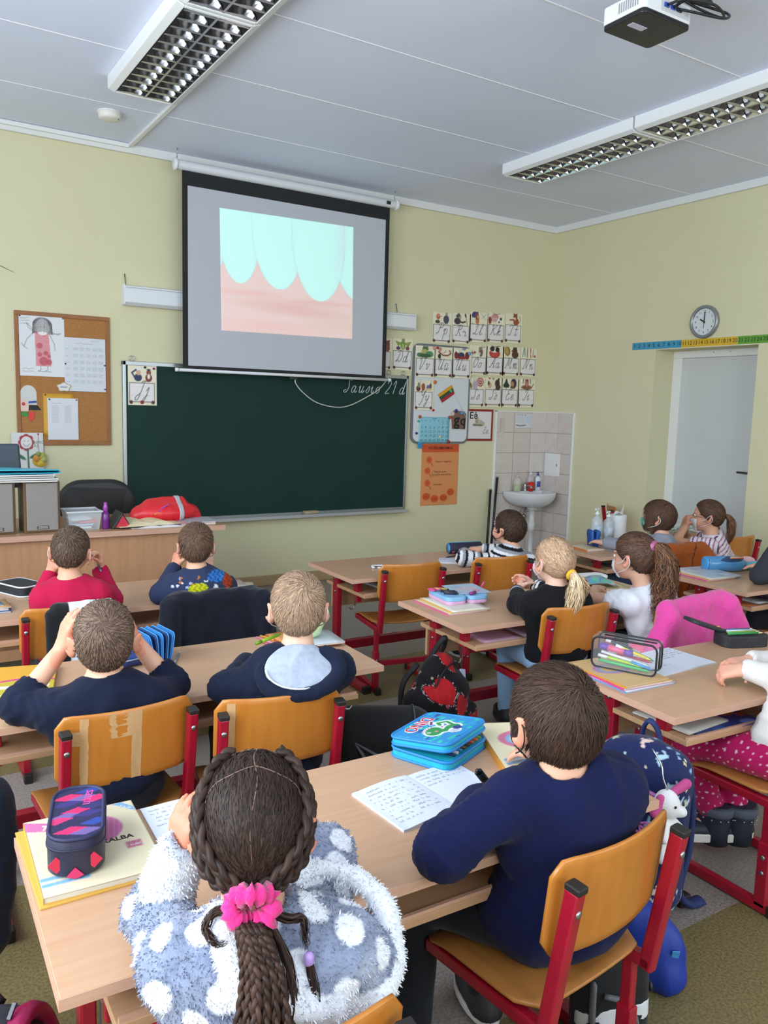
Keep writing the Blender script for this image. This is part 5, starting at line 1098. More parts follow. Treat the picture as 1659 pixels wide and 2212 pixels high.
# ------------------------------------------------------------------ pupils
def HR(yaw, pitch=0, roll=0):
    """head frame: yaw clockwise from the front wall direction, pitch up, roll to the right"""
    return rotz(-R_(yaw))@rotx(R_(pitch))@roty(R_(roll))
skinm = M('child_skin', attr='Col', rough=.5, sss=.06, spec=.35)
clothm = {}
def cloth(rough=.9, sheen=.04, bump=.3, bs=320, var=None, vs=60):
    k = (rough, sheen, bump, bs, var, vs)
    if k not in clothm: clothm[k] = M('woven_cloth_%d' % len(clothm), attr='Col', rough=rough, sheen=sheen, bump=bump, bs=bs, spec=.2, var=var, vs=vs)
    return clothm[k]
def unit(a, b): return nrm(np.asarray(b, float)-np.asarray(a, float))
def kid(label, H, head, byaw, pel, Lh, Rh, s=1.0, res=.0078, skin='d9a88e', top='a02040', rt=.0085, pants='1e2230', lk=None, shoes='2a2a2e', sole='d0d0cc', sleeve='long', hs=1.06, neckoff=(0, 0, 0), fit=.013, topfn=None, pantfn=None, topmat=None, crease=.0035, legs=None, extra=None, collar=True, wide=1.0, soles=True, hem=.0, tname='sweater', sho=.0, foot=0, sole_h=.02):
    """Lh/Rh: (elbow, wrist, finger direction, palm normal, curl)"""
    H = np.array(H, float); R = HR(*head); B = rotz(-R_(byaw)); t = thing('person', label, 'person', (H[0], H[1], 0)); off = np.array([H[0], H[1], 0.])
    pel = np.array(pel, float); w = lambda *p: H+R@(np.array(p)*s)
    nk1 = w(0, -.030, -.075); T = H+R@np.array([0, -.03, -.03])*s*.4+B@np.array([0, -.025, 0])+np.array([0, 0, -.130*s])+np.array(neckoff, float); C = T+(pel-T)*.30
    sh = [T+B@np.array([x*.105*wide*s, .0, -.045*s-sho]) for x in (-1, 1)]
    spine = nrm(T-pel); side = B@np.array([1., 0, 0]); fr = np.cross(spine, side)*-1; TR = np.stack([side, -fr, spine], 1)
    arms = []
    for i, A in enumerate((Lh, Rh)):
        el, wr = np.array(A[0], float), np.array(A[1], float); arms.append((sh[i], el, wr, A))
        la, lb = np.linalg.norm(el-sh[i]), np.linalg.norm(wr-el)
        if not (.15 < la < .27 and .11 < lb < .24): print('ARM', label[:30], i, round(la, 3), round(lb, 3), sh[i].round(3))
    hips = [pel+B@np.array([x*.068, .01, -.01]) for x in (-1, 1)]
    if legs is None: legs = [(pel+B@np.array([x*.085, .29, -.02]), pel+B@np.array([x*.095, .30, -pel[2]+.075])) for x in (-1, 1)]
    legs = [(np.array(a, float), np.array(b, float)) for a, b in legs]
    # skin: one continuous surface
    P = head_prims(H, R, s)
    P += [C_(nk1, T+np.array([0, 0, .0]), .043*s, .050*s, .02), C_(sh[0], sh[1], .042, k=.04), E_(C, (.116*wide, .068, .12), TR, .04), E_(pel+(T-pel)*.2, (.110, .074, .11), TR, .04), E_(pel, (.120, .084, .078), TR, .04)]
    for S, el, wr, A in arms:
        P += [C_(S, el, .040, .032, .02), C_(el, wr, .0325, .0225, .015)]
    for i, (S, el, wr, A) in enumerate(arms): P += hand_prims(wr, A[2], A[3], (-1, 1)[i], hs*s, A[4] if len(A) > 4 else (.35, .4, .3), thumb=A[5] if len(A) > 5 else .4)
    for i in (0, 1): kn, an = legs[i]; P += [C_(hips[i], kn, .062, .045, .03), C_(kn, an, .043, .028, .02), C_(an+np.array([0, 0, -.02]), an+rotz(-R_(byaw+foot))@np.array([0, .10, -.04]), .026, .02, .02)]
    V, F = surf(P, res); base = np.array(lin(skin)); L = (V-H)@R/s
    col = np.tile(base, (len(V), 1)); red = np.array([1.06, .80, .74])
    def tint(mask, f): 
        nonlocal col
        col = col*(1+(np.array(f)-1)[None]*mask[:, None])
    inh = (np.abs(L[:, 2]) < .13) & (np.linalg.norm(L, axis=1) < .16)
    tint(np.clip((np.abs(L[:, 0])-.070)/.012, 0, 1)*inh, (1.08, .80, .76))
    tint(np.exp(-(((np.abs(L[:, 0])-.04)/.02)**2+((L[:, 2]+.03)/.022)**2))*(L[:, 1] > .03)*inh*.8, (1.05, .78, .74))
    tint(np.exp(-((L[:, 0]/.018)**2+((L[:, 2]+.057)/.008)**2))*(L[:, 1] > .078)*inh, (1.0, .58, .58))
    tint(np.exp(-(((np.abs(L[:, 0])-.030)/.016)**2+((L[:, 2]-.020)/.0035)**2))*(L[:, 1] > .06)*inh*.8, (.45, .38, .34))
    for S, el, wr, A in arms: tint(np.clip(1-np.linalg.norm(V-(wr+nrm(A[2])*.09), axis=1)/.06, 0, 1), (1.05, .84, .80))
    mk('body', V-off, F, skinm, t, True, col)
    eye = M('eye_white', 'e6e2de', .15); iris = M('eye_iris', '3a2c22', .1)
    for x in (-.029, .029):
        V1 = MB().lathe([(.0105*math.sin(a), .0105*math.cos(a)) for a in np.linspace(.05, PI-.05, 9)], 12); o = V1.build('eye', [eye, iris], t, True); o.data.polygons.foreach_set('material_index', [1 if p < 24 else 0 for p in range(len(o.data.polygons))]); o.scale = (s, s, s)
        o.matrix_local = Matrix.Translation(tuple(w(x, .0755, .002)-off)) @ Matrix([list(r) for r in (R@rotx(-PI/2))]).to_4x4()
    # top
    f = fit; P = [C_(sh[0], sh[1], .047+f*.5, k=.035), C_(T+B@np.array([0, 0, -.012]), (sh[0]+sh[1])/2, .058, .06, .03), E_(C, (.120*wide+f, .070+f, .125+f), TR, .045, 0), E_(pel+(T-pel)*.22, (.113+f, .076+f, .12), TR, .045), E_(pel+np.array([0, 0, .02]), (.122+f, .086+f, .07), TR, .04)]
    for S, el, wr, A in arms:
        if sleeve == 'long':
            cuff = wr+unit(wr, el)*(A[6] if len(A) > 6 else .012); P += [C_(S, el, .048+f*.4, .039+f*.5, .022, 1), C_(el, cuff, .040+f*.4, .029+f*.4, .02, 2), S_(cuff-unit(wr, el)*.031, (.029, .029, .029), k=.004)]
        elif sleeve == 'push': P += [C_(S, el, .048+f*.4, .040+f*.5, .022, 1), C_(el, el+(wr-el)*.30, .041+f*.4, .037+f*.4, .02, 2), S_(el+(wr-el)*.48, (.036, .036, .036), k=.004)]
        else:
            e2 = S+(el-S)*.42; P += [C_(S, e2, .050+f*.4, .048+f*.6, .022, 1), S_(e2+unit(S, el)*.045, (.042, .042, .042), k=.004)]
    if extra: P += extra(dict(T=T, C=C, sh=sh, B=B, H=H, R=R, pel=pel, TR=TR))
    P.append(S_(T+(nk1-T)*.75, (.050*s, .050*s, .05), k=.012))
    V, F = surf(P, rt); 
    tg, tt = nearest(P, V)
    if crease:
        V = creases(V, F, crease*1.7, 25, int(abs(H[0]*1000))); N_ = vnormals(V, F); a_ = np.zeros(len(V))
        for S, el, wr, A in arms:
            for q, wd, fq in ((el, .062, 118), (S+(el-S)*.18, .07, 84)):
                ax_ = unit(el, S) if wd > .065 else nrm(unit(el, S)+unit(wr, el)); d = V-q; t1 = d@ax_; r_ = np.linalg.norm(d, axis=1); a_ += np.exp(-(r_/wd)**2)*(1-np.abs(np.sin(t1*fq+2.2*np.sin(d@np.array([31., 17, 43]))))*2)
        lw = np.clip(1-np.abs(((V-pel)@spine)-.10)/.12, 0, 1)*(tg == 0); a_ += lw*.7*(1-2*np.abs(np.sin(((V-pel)@spine)*62+3*np.sin((V@side)*16)+1.5*np.sin((V@side)*41))))
        V = V+N_*(crease*.75*a_)[:, None]
    tg, tt = nearest(P, V); c = np.tile(np.array(lin(top)), (len(V), 1))
    D = dict(V=V, tg=tg, tt=tt, T=T, TR=TR, B=B, sh=sh, pel=pel, c=c, F=F, arms=arms, H=H, off=off)
    if topfn: c = topfn(D)
    tm = topmat or cloth(); tops = mk(tname, V-off, F, tm, t, True, c)
    if collar:
        a = nrm(nk1-T); u = nrm(np.cross(a, [0, 1, .2])); v = np.cross(a, u); cc = T+a*.012
        ring = [cc+(.054*s)*(u*math.cos(q)+v*math.sin(q))+a*.006*math.sin(q*1) for q in np.linspace(0, 2*PI, 29)[:-1]]
        MB().tube([p-off for p in ring], .0075, 8, closed=True, col=tuple(c[0] if topfn is None else np.array(lin(top)))).build('neckband', tm, tops, True, colors=True)
    # trousers
    P = [E_(pel+np.array([0, 0, -.005]), (.127, .090, .082), TR, .04)]
    for i in (0, 1): kn, an = legs[i]; a2 = an+unit(an, kn)*.0; P += [C_(hips[i], kn, .072, .054, .03, 1), C_(kn, a2, .054, .043, .02, 2), S_(a2-unit(an, kn)*.046, (.040, .040, .040), k=.004)]
    V, F = surf(P, .0052 if pantfn else .011); V = creases(V, F, .003, 36, 9); c = np.tile(np.array(lin(pants)), (len(V), 1))
    if pantfn: c = pantfn(V)
    mk('trousers', V-off, F, cloth(.85, .1, .25, 380), t, True, c)
    # shoes
    for i in (0, 1):
        kn, an = legs[i]; FB = rotz(-R_(byaw+foot)); toe = FB@np.array([0, 1., 0]); bz = an[2]-.075
        if bz < -.02: bz = 0
        c0 = np.array([an[0], an[1], bz]); Q = np.stack([FB@np.array([1., 0, 0]), toe, np.array([0, 0, 1.])], 1)
        V, F = surf([C_(c0+Q@np.array([0, -.02, .035]), c0+Q@np.array([0, -.01, .085]), .038, .036, .02), E_(c0+Q@np.array([0, .045, .03]), (.040, .100, .036), Q, .03)], .008, lambda X: sole_h-.004-(X[..., 2]-bz))
        so = mk('shoe', V-off, F, M('shoe_'+shoes, shoes, .6, bump=.15, bs=200), t, True)
        MB().prism([(x*.043, y*.104+.04) for x, y in circ(1, 20)], 0, sole_h, Mx=lambda v: c0-off+Q@v).build('sole', M('sole_'+sole, sole, .6), so, bevel=.004)
    D.update(t=t, R=R, s=s, top=tops, w=w, nk1=nk1); return D
def mask(D, col='c9dbe6', loop='e0e0e0', side=(1, -1)):
    H, R, s, off = D['H'], D['R'], D['s'], D['off']; t = D['t']; w = lambda *p: H+R@(np.array(p, float)*s)
    pr = [p for p in head_prims(H, R, s, False) if p[0] != 's']; pr = [(p[0], p[1], p[2], p[3]+.006, p[4]+.006)+p[5:] if p[0] == 'c' else (p[0], p[1], p[2]+.006)+p[3:] for p in pr]
    def post(X):
        L = (X-H)@R/s; return np.maximum(np.maximum(.052-L[..., 1]+.2*np.abs(L[..., 0]), (L[..., 2]+.018)-.0), -.098-L[..., 2])*s
    V, F = surf(pr, .005, post); L = (V-H)@R/s; V = V+(R@np.array([0, 1., 0]))*(.0012*np.sin(L[:, 2]*420))[:, None]
    m = mk('face_mask', V-off, F, M('mask_'+col, col, .8, bump=.2, bs=300), t, True)
    for x in side:
        P = [w(x*.060, .052, -.030), w(x*.075, .015, -.018), w(x*.084, -.012, .010), w(x*.085, -.030, .004), w(x*.084, -.032, -.02), w(x*.078, -.008, -.045), w(x*.062, .045, -.07)]
        MB().tube([p-off for p in curve_pts(P, 26)], .0016, 5).build('ear_loop', M('loop_'+loop, loop, .7), m, True)
    return m
def khair(D, col, kind='short', **k):
    H0 = D['H']-D['off']; return hair(H0, D['R'], D['s'], col, D['t'], kind, **k)
def loc3(D, *p): return D['H']-D['off']+D['R']@(np.array(p, float)*D['s'])
up = (0, 0, 1)
# --- front left row: boy in the red sweater
K = kid('boy in a crimson sweater propping his head, holding a pen, front left', (.660, 3.41, .885), (24, 4, 3), 8, (.65, 3.37, .46),
    ((.552, 3.475, .665), (.600, 3.52, .78), (.15, .05, 1), (.9, .2, .1), (.3, .5, .4)), ((.820, 3.42, .665), (.800, 3.53, .775), (-.1, .1, 1), (-.8, -.3, .1), (.9, .9, .6), .7), top='ae1540', pants='23262e', crease=.004, skin='d6a083', s=.96)
khair(K, '5e4b3e', 'short', t=.003, length=.020, n=2600, w=.0023, lift=.002); mask(K, 'd3dce2')
pen_xy = K
# --- boy in the space sweater
def spacefn(D):
    c = D['c']; L = (D['V']-D['T'])@D['TR']; r = np.random.default_rng(4); back = L[:, 1] < .02
    for _ in range(70):
        p = np.array([r.uniform(-.14, .14), -.06, r.uniform(-.30, .02)]); d = np.hypot(L[:, 0]-p[0], L[:, 2]-p[2]); c[(d < r.uniform(.0035, .006)) & back] = lin(r.choice(['c9ccd6', '8aa0c8', 'b0662f']))
    for x, z, rx, rz, cc, c2 in ((-.005, -.045, .042, .026, 'b9b416', '6f7d12'), (-.085, -.070, .028, .020, '2f6fb4', '5aa6d8'), (.085, .00, .05, .026, '2f6fb4', '16407a'), (.13, -.03, .024, .035, 'a3381c', '7c2a18'), (.0, -.095, .03, .010, '2f6fb4', 'c0a080'), (.072, -.050, .010, .017, 'd8d8dc', 'b0b0b8')):
        q = ((L[:, 0]-x)/rx)**2+((L[:, 2]-z)/rz)**2; m = (q < 1) & back; c[m] = lin(cc); m2 = m & (np.sin(L[:, 0]*300+np.sin(L[:, 2]*260)*2) > .3); c[m2] = lin(c2)
    for x, z in ((-.085, -.082), (.09, -.070)):
        d = np.abs((L[:, 2]-z)-.25*(L[:, 0]-x)); m = (d < .004) & (np.abs(L[:, 0]-x) < .045) & back; c[m] = lin('b9785c')
    return c
K = kid('boy in a dark blue sweater with planets and rockets, front row', (1.192, 3.43, .868), (20, 6, 0), 12, (1.20, 3.36, .46),
    ((1.035, 3.43, .665), (1.128, 3.53, .755), (.2, .15, 1), (.9, .1, .3), (1.1, 1, .6)), ((1.345, 3.45, .665), (1.245, 3.545, .75), (-.2, .1, 1), (-.9, .1, .2), (.8, .8, .5)), top='2b344f', rt=.0055, topfn=spacefn, skin='dba88c', s=.94)
khair(K, '664f3f', 'short', t=.005, length=.034, n=3400, w=.0022, lift=.006, swirl=.9, front=(0, .3, .25)); mask(K, 'd8e2ea')
# --- second row: boy with buzz cut, hands at his head
K = kid('boy with buzz cut in a navy sweatshirt holding his head in both hands', (.515, 2.235, .843), (14, 12, 0), 14, (.515, 2.17, .455),
    ((.300, 2.30, .668), (.425, 2.355, .795), (.22, -.1, 1), (.9, .1, 0), (.2, .3, .3)), ((.715, 2.275, .668), (.632, 2.350, .790), (-.28, -.1, 1), (-.9, .1, 0), (.2, .3, .3)), top='10162c', pants='12151f', sleeve='push', skin='dba98d', res=.0056, rt=.007, wide=1.12, crease=.005, s=1.06, neckoff=(0, 0, .020))
khair(K, '6d584a', 'buzz', t=.003, length=.016, n=5200, w=.0016, lift=.0004, messy=.05, swirl=.8, root='a98870', whorl=(.0, -.068, .072), tint=.35)
# --- boy in the hooded sweater, grey lining
def hoodplane(T, B): return T+B@np.array([-.022, -.068, -.020]), B@np.array([1., 0, 0]), B@np.array([0, -.66, -.75]), B@np.array([0, -.75, .66])
def hoodroll(d):
    c, u, v, n = hoodplane(d['T'], d['B']); Q = [c+u*.112*math.cos(a)+v*.072*math.sin(a)+n*(.016+.012*math.cos(a)) for a in np.linspace(-.75, PI+.35, 18)]
    return [C_(a, b, .0185, .0185, .012, 5) for a, b in zip(Q[:-1], Q[1:])]+[E_(c-n*.012, (.095, .066, .026), np.stack([u, v, n], 1), .02, 5)]
K = kid('fair haired boy in a navy hoodie with grey hood lining, holding a green pen', (1.045, 2.110, .900), (24, 2, 0), 10, (.97, 2.10, .455),
    ((.845, 2.18, .668), (.985, 2.335, .680), (.55, .9, -.05), (.1, 0, -1), (.5, .7, .5), .6), ((1.205, 2.18, .668), (1.130, 2.335, .680), (-.35, .9, 0), (-.1, 0, -1), (.4, .6, .5)), top='141b30', pants='181b26', skin='e0b49a', res=.0056, wide=1.08, crease=.005, extra=hoodroll, collar=False, tname='hoodie')
khair(K, 'a1846c', 'short', t=.006, length=.038, n=5200, w=.0022, lift=.004, swirl=1.1, whorl=(.022, -.068, .078), tint=.28); mask(K, 'b9d3e6')
def lining(D):
    T, B, off = D['T'], D['B'], D['off']; c, u, v, n = hoodplane(T, B)
    pr = [E_(c+n*.019, (.110, .066, .019), np.stack([u, v, n], 1), .02), E_(c-v*.045+n*.010, (.074, .04, .022), np.stack([u, v, n], 1), .03)]
    V, F = surf(pr+[S_(T+np.array([0, .014, .03]), (.050, .054, .08), k=.01)], .005); V = creases(V, F, .007, 34, 3); mk('hood_lining', V-off, F, M('grey_jersey', 'a9b2c0', .9, var='97a0b0', vs=60, bump=.2, bs=300, sheen=.2), D['top'], True, label='light grey inside of the hood')
    q = [c+u*.102*math.cos(a)+v*.062*math.sin(a)+n*.034 for a in np.linspace(.1, PI+.1, 24)]; MB().tube([p-off for p in q], .0028, 6).build('hood_piping', M('white_piping', 'd6d8da', .7), D['top'], True)
lining(K)
# --- boy writing in the foreground, navy sweatshirt
def hemline(d): p = d['pel']; return [E_(p+d['B']@np.array([-.015, .018, .035]), (.160, .108, .125), d['TR'], .05)]
K = kid('boy in a plain navy sweatshirt writing with a black pen in the foreground', (1.125, 1.115, .888), (14, -6, 0), 14, (1.180, 1.115, .455),
    ((.872, 1.135, .676), (1.035, 1.232, .680), (.80, .58, .10), (.35, -.1, -1), (.55, .8, .6), .8, -.025), ((1.300, 1.18, .672), (1.345, 1.330, .678), (-.3, .9, 0), (0, 0, -1), (.3, .4, .3)), top='0d123a', pants='171a20', skin='d7a489', res=.0055, rt=.0072, wide=1.06, crease=.006, fit=.022, tname='sweatshirt', s=1.02, extra=hemline, neckoff=(.015, .0, .048),
    legs=[((.98, 1.36, .43), (.96, 1.34, .085)), ((1.20, 1.36, .43), (1.22, 1.40, .085))])
khair(K, '412f27', 'short', bnd=([-.11, -.06, -.045, -.030, -.018, -.004, .010, .026, .045, .060, .072, .085, .11], [-.102, -.100, -.088, -.056, -.014, .006, -.012, .002, .022, .046, .062, .085, .12]), t=.009, length=.062, n=7000, w=.0021, lift=.005, swirl=.8, whorl=(.01, -.072, .075), tint=.3, front=(0, .25, .1)); mask(K, '17171a', '17171a')
# --- boy in the striped sweater
def stripes(cols, per, tor=0):
    def fn(D):
        c = D['c']; L = (D['V']-D['T'])@D['TR']; ph = np.where(D['tg'] > 0, D['tt']+.03*D['tg'], -L[:, 2]+tor); ph = (ph/per) % 1; e = np.cumsum([w for w, _ in cols]); e = e/e[-1]
        for i, (wd, cc) in enumerate(cols): lo = e[i-1] if i else 0; c[(ph >= lo) & (ph < e[i])] = lin(cc)
        return c
    return fn
K = kid('boy in a black white grey striped sweater looking up at the screen', (3.058, 3.480, .832), (-6, 14, -4), 10, (3.03, 3.50, .46),
    ((2.79, 3.54, .668), (2.90, 3.68, .672), (.6, .8, 0), (0, 0, -1), (.3, .3, .2)), ((3.20, 3.60, .668), (3.07, 3.72, .672), (-.8, .5, 0), (0, 0, -1), (.3, .3, .2)), top='d8d8dc', rt=.0062, topfn=stripes([(3, 'd6d6da'), (1.6, '15161c'), (1.6, '8d8f97'), (1.5, 'd6d6da'), (1.2, '15161c')], .085), skin='dba98f', crease=.002, s=1.02)
khair(K, '46342b', 'short', t=.004, length=.024, n=2200, w=.0025, lift=.002); mask(K, '17171a', '17171a')
# --- blond girl in black
def cuffs(D):
    c = D['c']
    for k in (.150, .168): m = (D['tg'] == 2) & (np.abs(D['tt']-k) < .0045); c[m] = lin('d6d6da')
    return c
K = kid('blond girl with low ponytail in a black sweatshirt, hands clasped', (2.440, 2.480, .866), (8, 2, 0), 22, (2.46, 2.455, .46),
    ((2.345, 2.58, .668), (2.475, 2.74, .682), (.75, .6, .25), (.8, -.3, -.4), (.5, .7, .5), .6, .02), ((2.63, 2.57, .668), (2.585, 2.75, .69), (-.5, .75, .35), (-.9, -.2, -.3), (.35, .5, .4), .5, .02), top='101013', pants='86a6c8', skin='e0b29c', rt=.0062, topfn=cuffs, shoes='1a1a1c', sole='2a2a2a', wide=1.05, fit=.015, s=.955,
    legs=[((2.42, 2.72, .445), (2.50, 2.80, .10)), ((2.56, 2.73, .445), (2.60, 2.78, .10))])
khair(K, 'b8977a', 'pony', t=.006, length=.16, n=3600, w=.0026, tie=(.012, -.112, -.032), tint=.28, steps=7, bnd=([-.11, -.06, -.045, -.030, -.018, -.004, .010, .026, .045, .060, .072, .085, .11], [-.085, -.080, -.070, -.045, -.012, .008, -.002, .01, .026, .046, .062, .085, .12])); mask(K, 'd8b9c4', 'e6dcdc')
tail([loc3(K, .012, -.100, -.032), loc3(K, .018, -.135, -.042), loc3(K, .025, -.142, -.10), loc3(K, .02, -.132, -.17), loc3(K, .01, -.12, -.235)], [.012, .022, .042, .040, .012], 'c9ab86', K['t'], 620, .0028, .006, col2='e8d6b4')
tail([loc3(K, .03, -.105, -.038), loc3(K, .06, -.125, -.062), loc3(K, .085, -.12, -.10), loc3(K, .07, -.125, -.15)], [.008, .02, .024, .008], 'c2a482', K['t'], 200, .0028, .006, 'hair_tuft', col2='e4d0ac')
MB().tube([loc3(K, .012+.017*math.cos(a), -.117-.006*math.sin(a), -.034+.017*math.sin(a)) for a in np.linspace(0, 2*PI, 17)[:-1]], .0085, 8, closed=True).build('hair_tie', M('yellow_scrunchie', 'e3b32a', .8, bump=.4, bs=160), K['t'], True)
# --- curly girl in white
K = kid('girl with long curly ponytail in a white short sleeved shirt', (2.835, 2.385, .870), (-8, -2, 0), 0, (2.945, 2.32, .46),
    ((2.715, 2.50, .668), (2.86, 2.62, .672), (.85, .5, 0), (0, 0, -1), (.4, .5, .4)), ((3.055, 2.44, .68), (2.965, 2.57, .60), (-.2, .5, -.8), (-.8, -.2, -.1), (.3, .4, .3)), top='d9dae0', pants='1d1c24', sleeve='short', skin='d3a189', crease=.0045, rt=.0068, tname='shirt', neckoff=(.03, -.02, 0))
khair(K, '553d30', 'pony', t=.009, length=.17, n=3400, w=.0026, tie=(.0, -.095, .055), tint=.35, steps=7)
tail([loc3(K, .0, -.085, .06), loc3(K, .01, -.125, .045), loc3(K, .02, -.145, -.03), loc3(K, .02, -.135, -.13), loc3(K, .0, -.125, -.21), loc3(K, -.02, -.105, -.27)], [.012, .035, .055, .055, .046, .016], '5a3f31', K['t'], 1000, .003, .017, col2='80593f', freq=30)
tail([loc3(K, .03, -.09, .05), loc3(K, .07, -.11, .0), loc3(K, .06, -.12, -.12), loc3(K, .05, -.11, -.2)], [.01, .03, .032, .01], '5c4232', K['t'], 300, .0028, .017, 'hair_tuft', freq=30)
MB().tube([loc3(K, .022*math.cos(a), -.098, .058+.018*math.sin(a)) for a in np.linspace(0, 2*PI, 17)[:-1]], [.010, .013]*8, 8, closed=True).build('hair_tie', M('pink_sequins', 'b0668a', .3, .4, bump=.6, bs=200), K['t'], True); mask(K, 'd9d9dc', 'e6e6e6')
# --- boy with green mask, far right
K = kid('boy with brown bob haircut and green face mask in a grey shirt', (4.155, 3.33, .860), (-28, 6, 0), -20, (4.17, 3.28, .46),
    ((4.02, 3.46, .668), (3.98, 3.60, .67), (-.2, 1, 0), (0, 0, -1), (.3, .3, .2)), ((4.33, 3.48, .668), (4.22, 3.60, .67), (-.7, .7, 0), (0, 0, -1), (.3, .3, .2)), top='8d909c', pants='2a3346', skin='d8a88e', sleeve='long', tname='shirt', s=.97)
khair(K, '573f31', 'bob', t=.013, length=.085, n=3000, w=.003, lift=.005, swirl=.15, whorl=(0, -.05, .1), tint=.28, bnd=([-.11, -.06, -.045, -.030, -.018, -.004, .010, .026, .045, .060, .072, .085, .11], [-.085, -.083, -.075, -.055, -.02, -.002, -.025, -.020, .005, .026, .044, .06, .09])); mask(K, '5fae9a', 'dfe6e4')
# --- girl in pink striped shirt
K = kid('girl with brown ponytail in a pink white striped shirt, fist at her mouth', (4.640, 3.325, .845), (-36, 2, 0), -28, (4.80, 3.29, .46),
    ((4.470, 3.43, .668), (4.565, 3.43, .768), (.10, -.05, 1), (.75, -.6, .0), (1.2, 1.2, .8), .8), ((4.74, 3.56, .668), (4.60, 3.47, .755), (-.1, -.3, 1), (0, -1, .1), (1.2, 1.2, .8), .8), top='dcd0da', pants='5a2a4a', sleeve='short', skin='cf9c80', tname='shirt', rt=.0062, topfn=stripes([(2.2, 'ddd3dc'), (1, '6a2f56'), (2.2, 'ddd3dc'), (1, 'b46a90')], .052), crease=.0015)
khair(K, '513a2c', 'pony', t=.007, length=.16, n=2200, w=.003, tie=(.0, -.100, .005), tint=.3, steps=7)
tail([loc3(K, .0, -.095, .01), loc3(K, .0, -.125, .012), loc3(K, .0, -.150, -.03), loc3(K, .0, -.155, -.10), loc3(K, .01, -.145, -.17)], [.010, .016, .030, .030, .010], '5e4231', K['t'], 480, .0028, .005, col2='7a5236')
MB().tube([loc3(K, .013*math.cos(a), -.108, .01+.013*math.sin(a)) for a in np.linspace(0, 2*PI, 13)[:-1]], .006, 8, closed=True).build('hair_tie', blackp, K['t'], True); mask(K, 'd6d8dc', 'e6e6e6')
# --- girl with dotted trousers at the right edge
def dotsfn(V):
    c = np.tile(np.array(lin('b01458')), (len(V), 1)); r = np.random.default_rng(3); ids = r.permutation(len(V)); pts = []
    for i in ids[:6000]:
        p = V[i]
        if all((p[0]-q[0])**2+(p[1]-q[1])**2+(p[2]-q[2])**2 > .021**2 for q in pts): pts.append(p)
    for q in pts: c[((V-q)**2).sum(1) < .0038**2] = lin('e6c9d6')
    return c
K = kid('girl in magenta dotted trousers and white top, cut off at the right edge', (2.475, 1.40, .905), (-6, -4, 0), -4, (2.40, 1.36, .46),
    ((2.415, 1.36, .672), (2.375, 1.520, .682), (-.45, .6, -.2), (.3, .2, -1), (.9, .7, .4), .4, .012), ((2.60, 1.50, .672), (2.47, 1.56, .685), (-1, .25, 0), (0, 0, -1), (.2, .3, .2)), top='dddad6', pants='b01458', pantfn=dotsfn, skin='dda88f', res=.0058, rt=.0065, tname='blouse', shoes='1c2230', sole='d9d7d0', crease=.005, foot=-58, sole_h=.03,
    legs=[((2.28, 1.64, .42), (2.40, 1.60, .13)), ((2.46, 1.64, .42), (2.47, 1.56, .13))])
for (kx, ky), sx in (((2.40, 1.60), 1), ((2.47, 1.56), 1)):
    o_ = K['off']; c_ = np.array([kx, ky, 0])-o_; bt = MB(); bt.lathe([(.050, .045), (.050, .09), (.054, .15), (.058, .185), (.052, .187)], 20, c=c_, sy=1.12).build('boot_shaft', M('navy_boot', '1f2636', .55, bump=.2, bs=150), K['t'], True)
    MB().lathe([(.0565, .150), (.0595, .152), (.0605, .178), (.0575, .180)], 20, c=c_, sy=1.12).build('boot_cuff', M('grey_velvet', '4d5363', .8, bump=.4, bs=200), K['t'], True)
    st = MB()
    for i in range(14): a = 2*PI*i/14; st.lathe([(.003, -.002), (.003, .002)], 6, c=c_+np.array([.059*math.cos(a), .066*math.sin(a), .142]))
    o = st.build('boot_studs', steel, K['t'], True); o['kind'] = 'stuff'
khair(K, '584234', 'pony', t=.008, length=.16, n=2400, w=.0027, tie=(0, -.10, .0), steps=7); mask(K, 'e0c4cf', 'e6e0e0')
tail([loc3(K, 0, -.09, .0), loc3(K, .0, -.125, -.01), loc3(K, .01, -.14, -.08), loc3(K, .0, -.13, -.17)], [.012, .028, .032, .01], '5e4636', K['t'], 320, .003, .006, col2='7a5a44')
# --- grey sleeved pupil at the right edge
K = kid('child in a charcoal jumper at the right edge, elbow on the desk', (4.20, 2.34, .90), (-20, 0, 0), -10, (4.14, 2.24, .46),
    ((3.955, 2.49, .668), (4.085, 2.50, .80), (.3, .1, 1), (.9, -.1, 0), (.5, .6, .4)), ((4.30, 2.46, .668), (4.22, 2.62, .67), (-.4, .9, 0), (0, 0, -1), (.3, .3, .2)), top='33343b', pants='23262e', skin='dba98d', sleeve='long', tname='jumper')
khair(K, '3f2f26', 'short', t=.009, length=.04, n=2000)

# --- girl with braids in the spotted fleece, nearest to the camera
HOODP = [(.400, .985, .775), (.455, 1.035, .772), (.520, 1.058, .778), (.585, 1.058, .768), (.630, 1.030, .748), (.650, .995, .718), (.640, .955, .684), (.612, .925, .655), (.572, .908, .642), (.512, .898, .655), (.455, .895, .688), (.420, .900, .720)]
LAPEL = [(.392, 1.03, .775), (.378, .985, .790), (.376, .950, .772), (.380, .925, .742), (.390, .910, .71)]
HQ = curve_pts(HOODP, 30); LQ = curve_pts(LAPEL, 10)
def fleecehood(d): return [C_(a, b, .017, .017, .012, 9) for a, b in zip(HQ[:-1], HQ[1:])]+[C_(a, b, .013, .013, .02, 9) for a, b in zip(LQ[:-1], LQ[1:])]+[E_((.530, .965, .690), (.100, .075, .050), rotx(-.55)@roty(.25), .03, 4), E_((.57, .975, .712), (.045, .05, .03), None, .02, 4), E_((.48, .94, .705), (.04, .04, .03), None, .02, 4)]
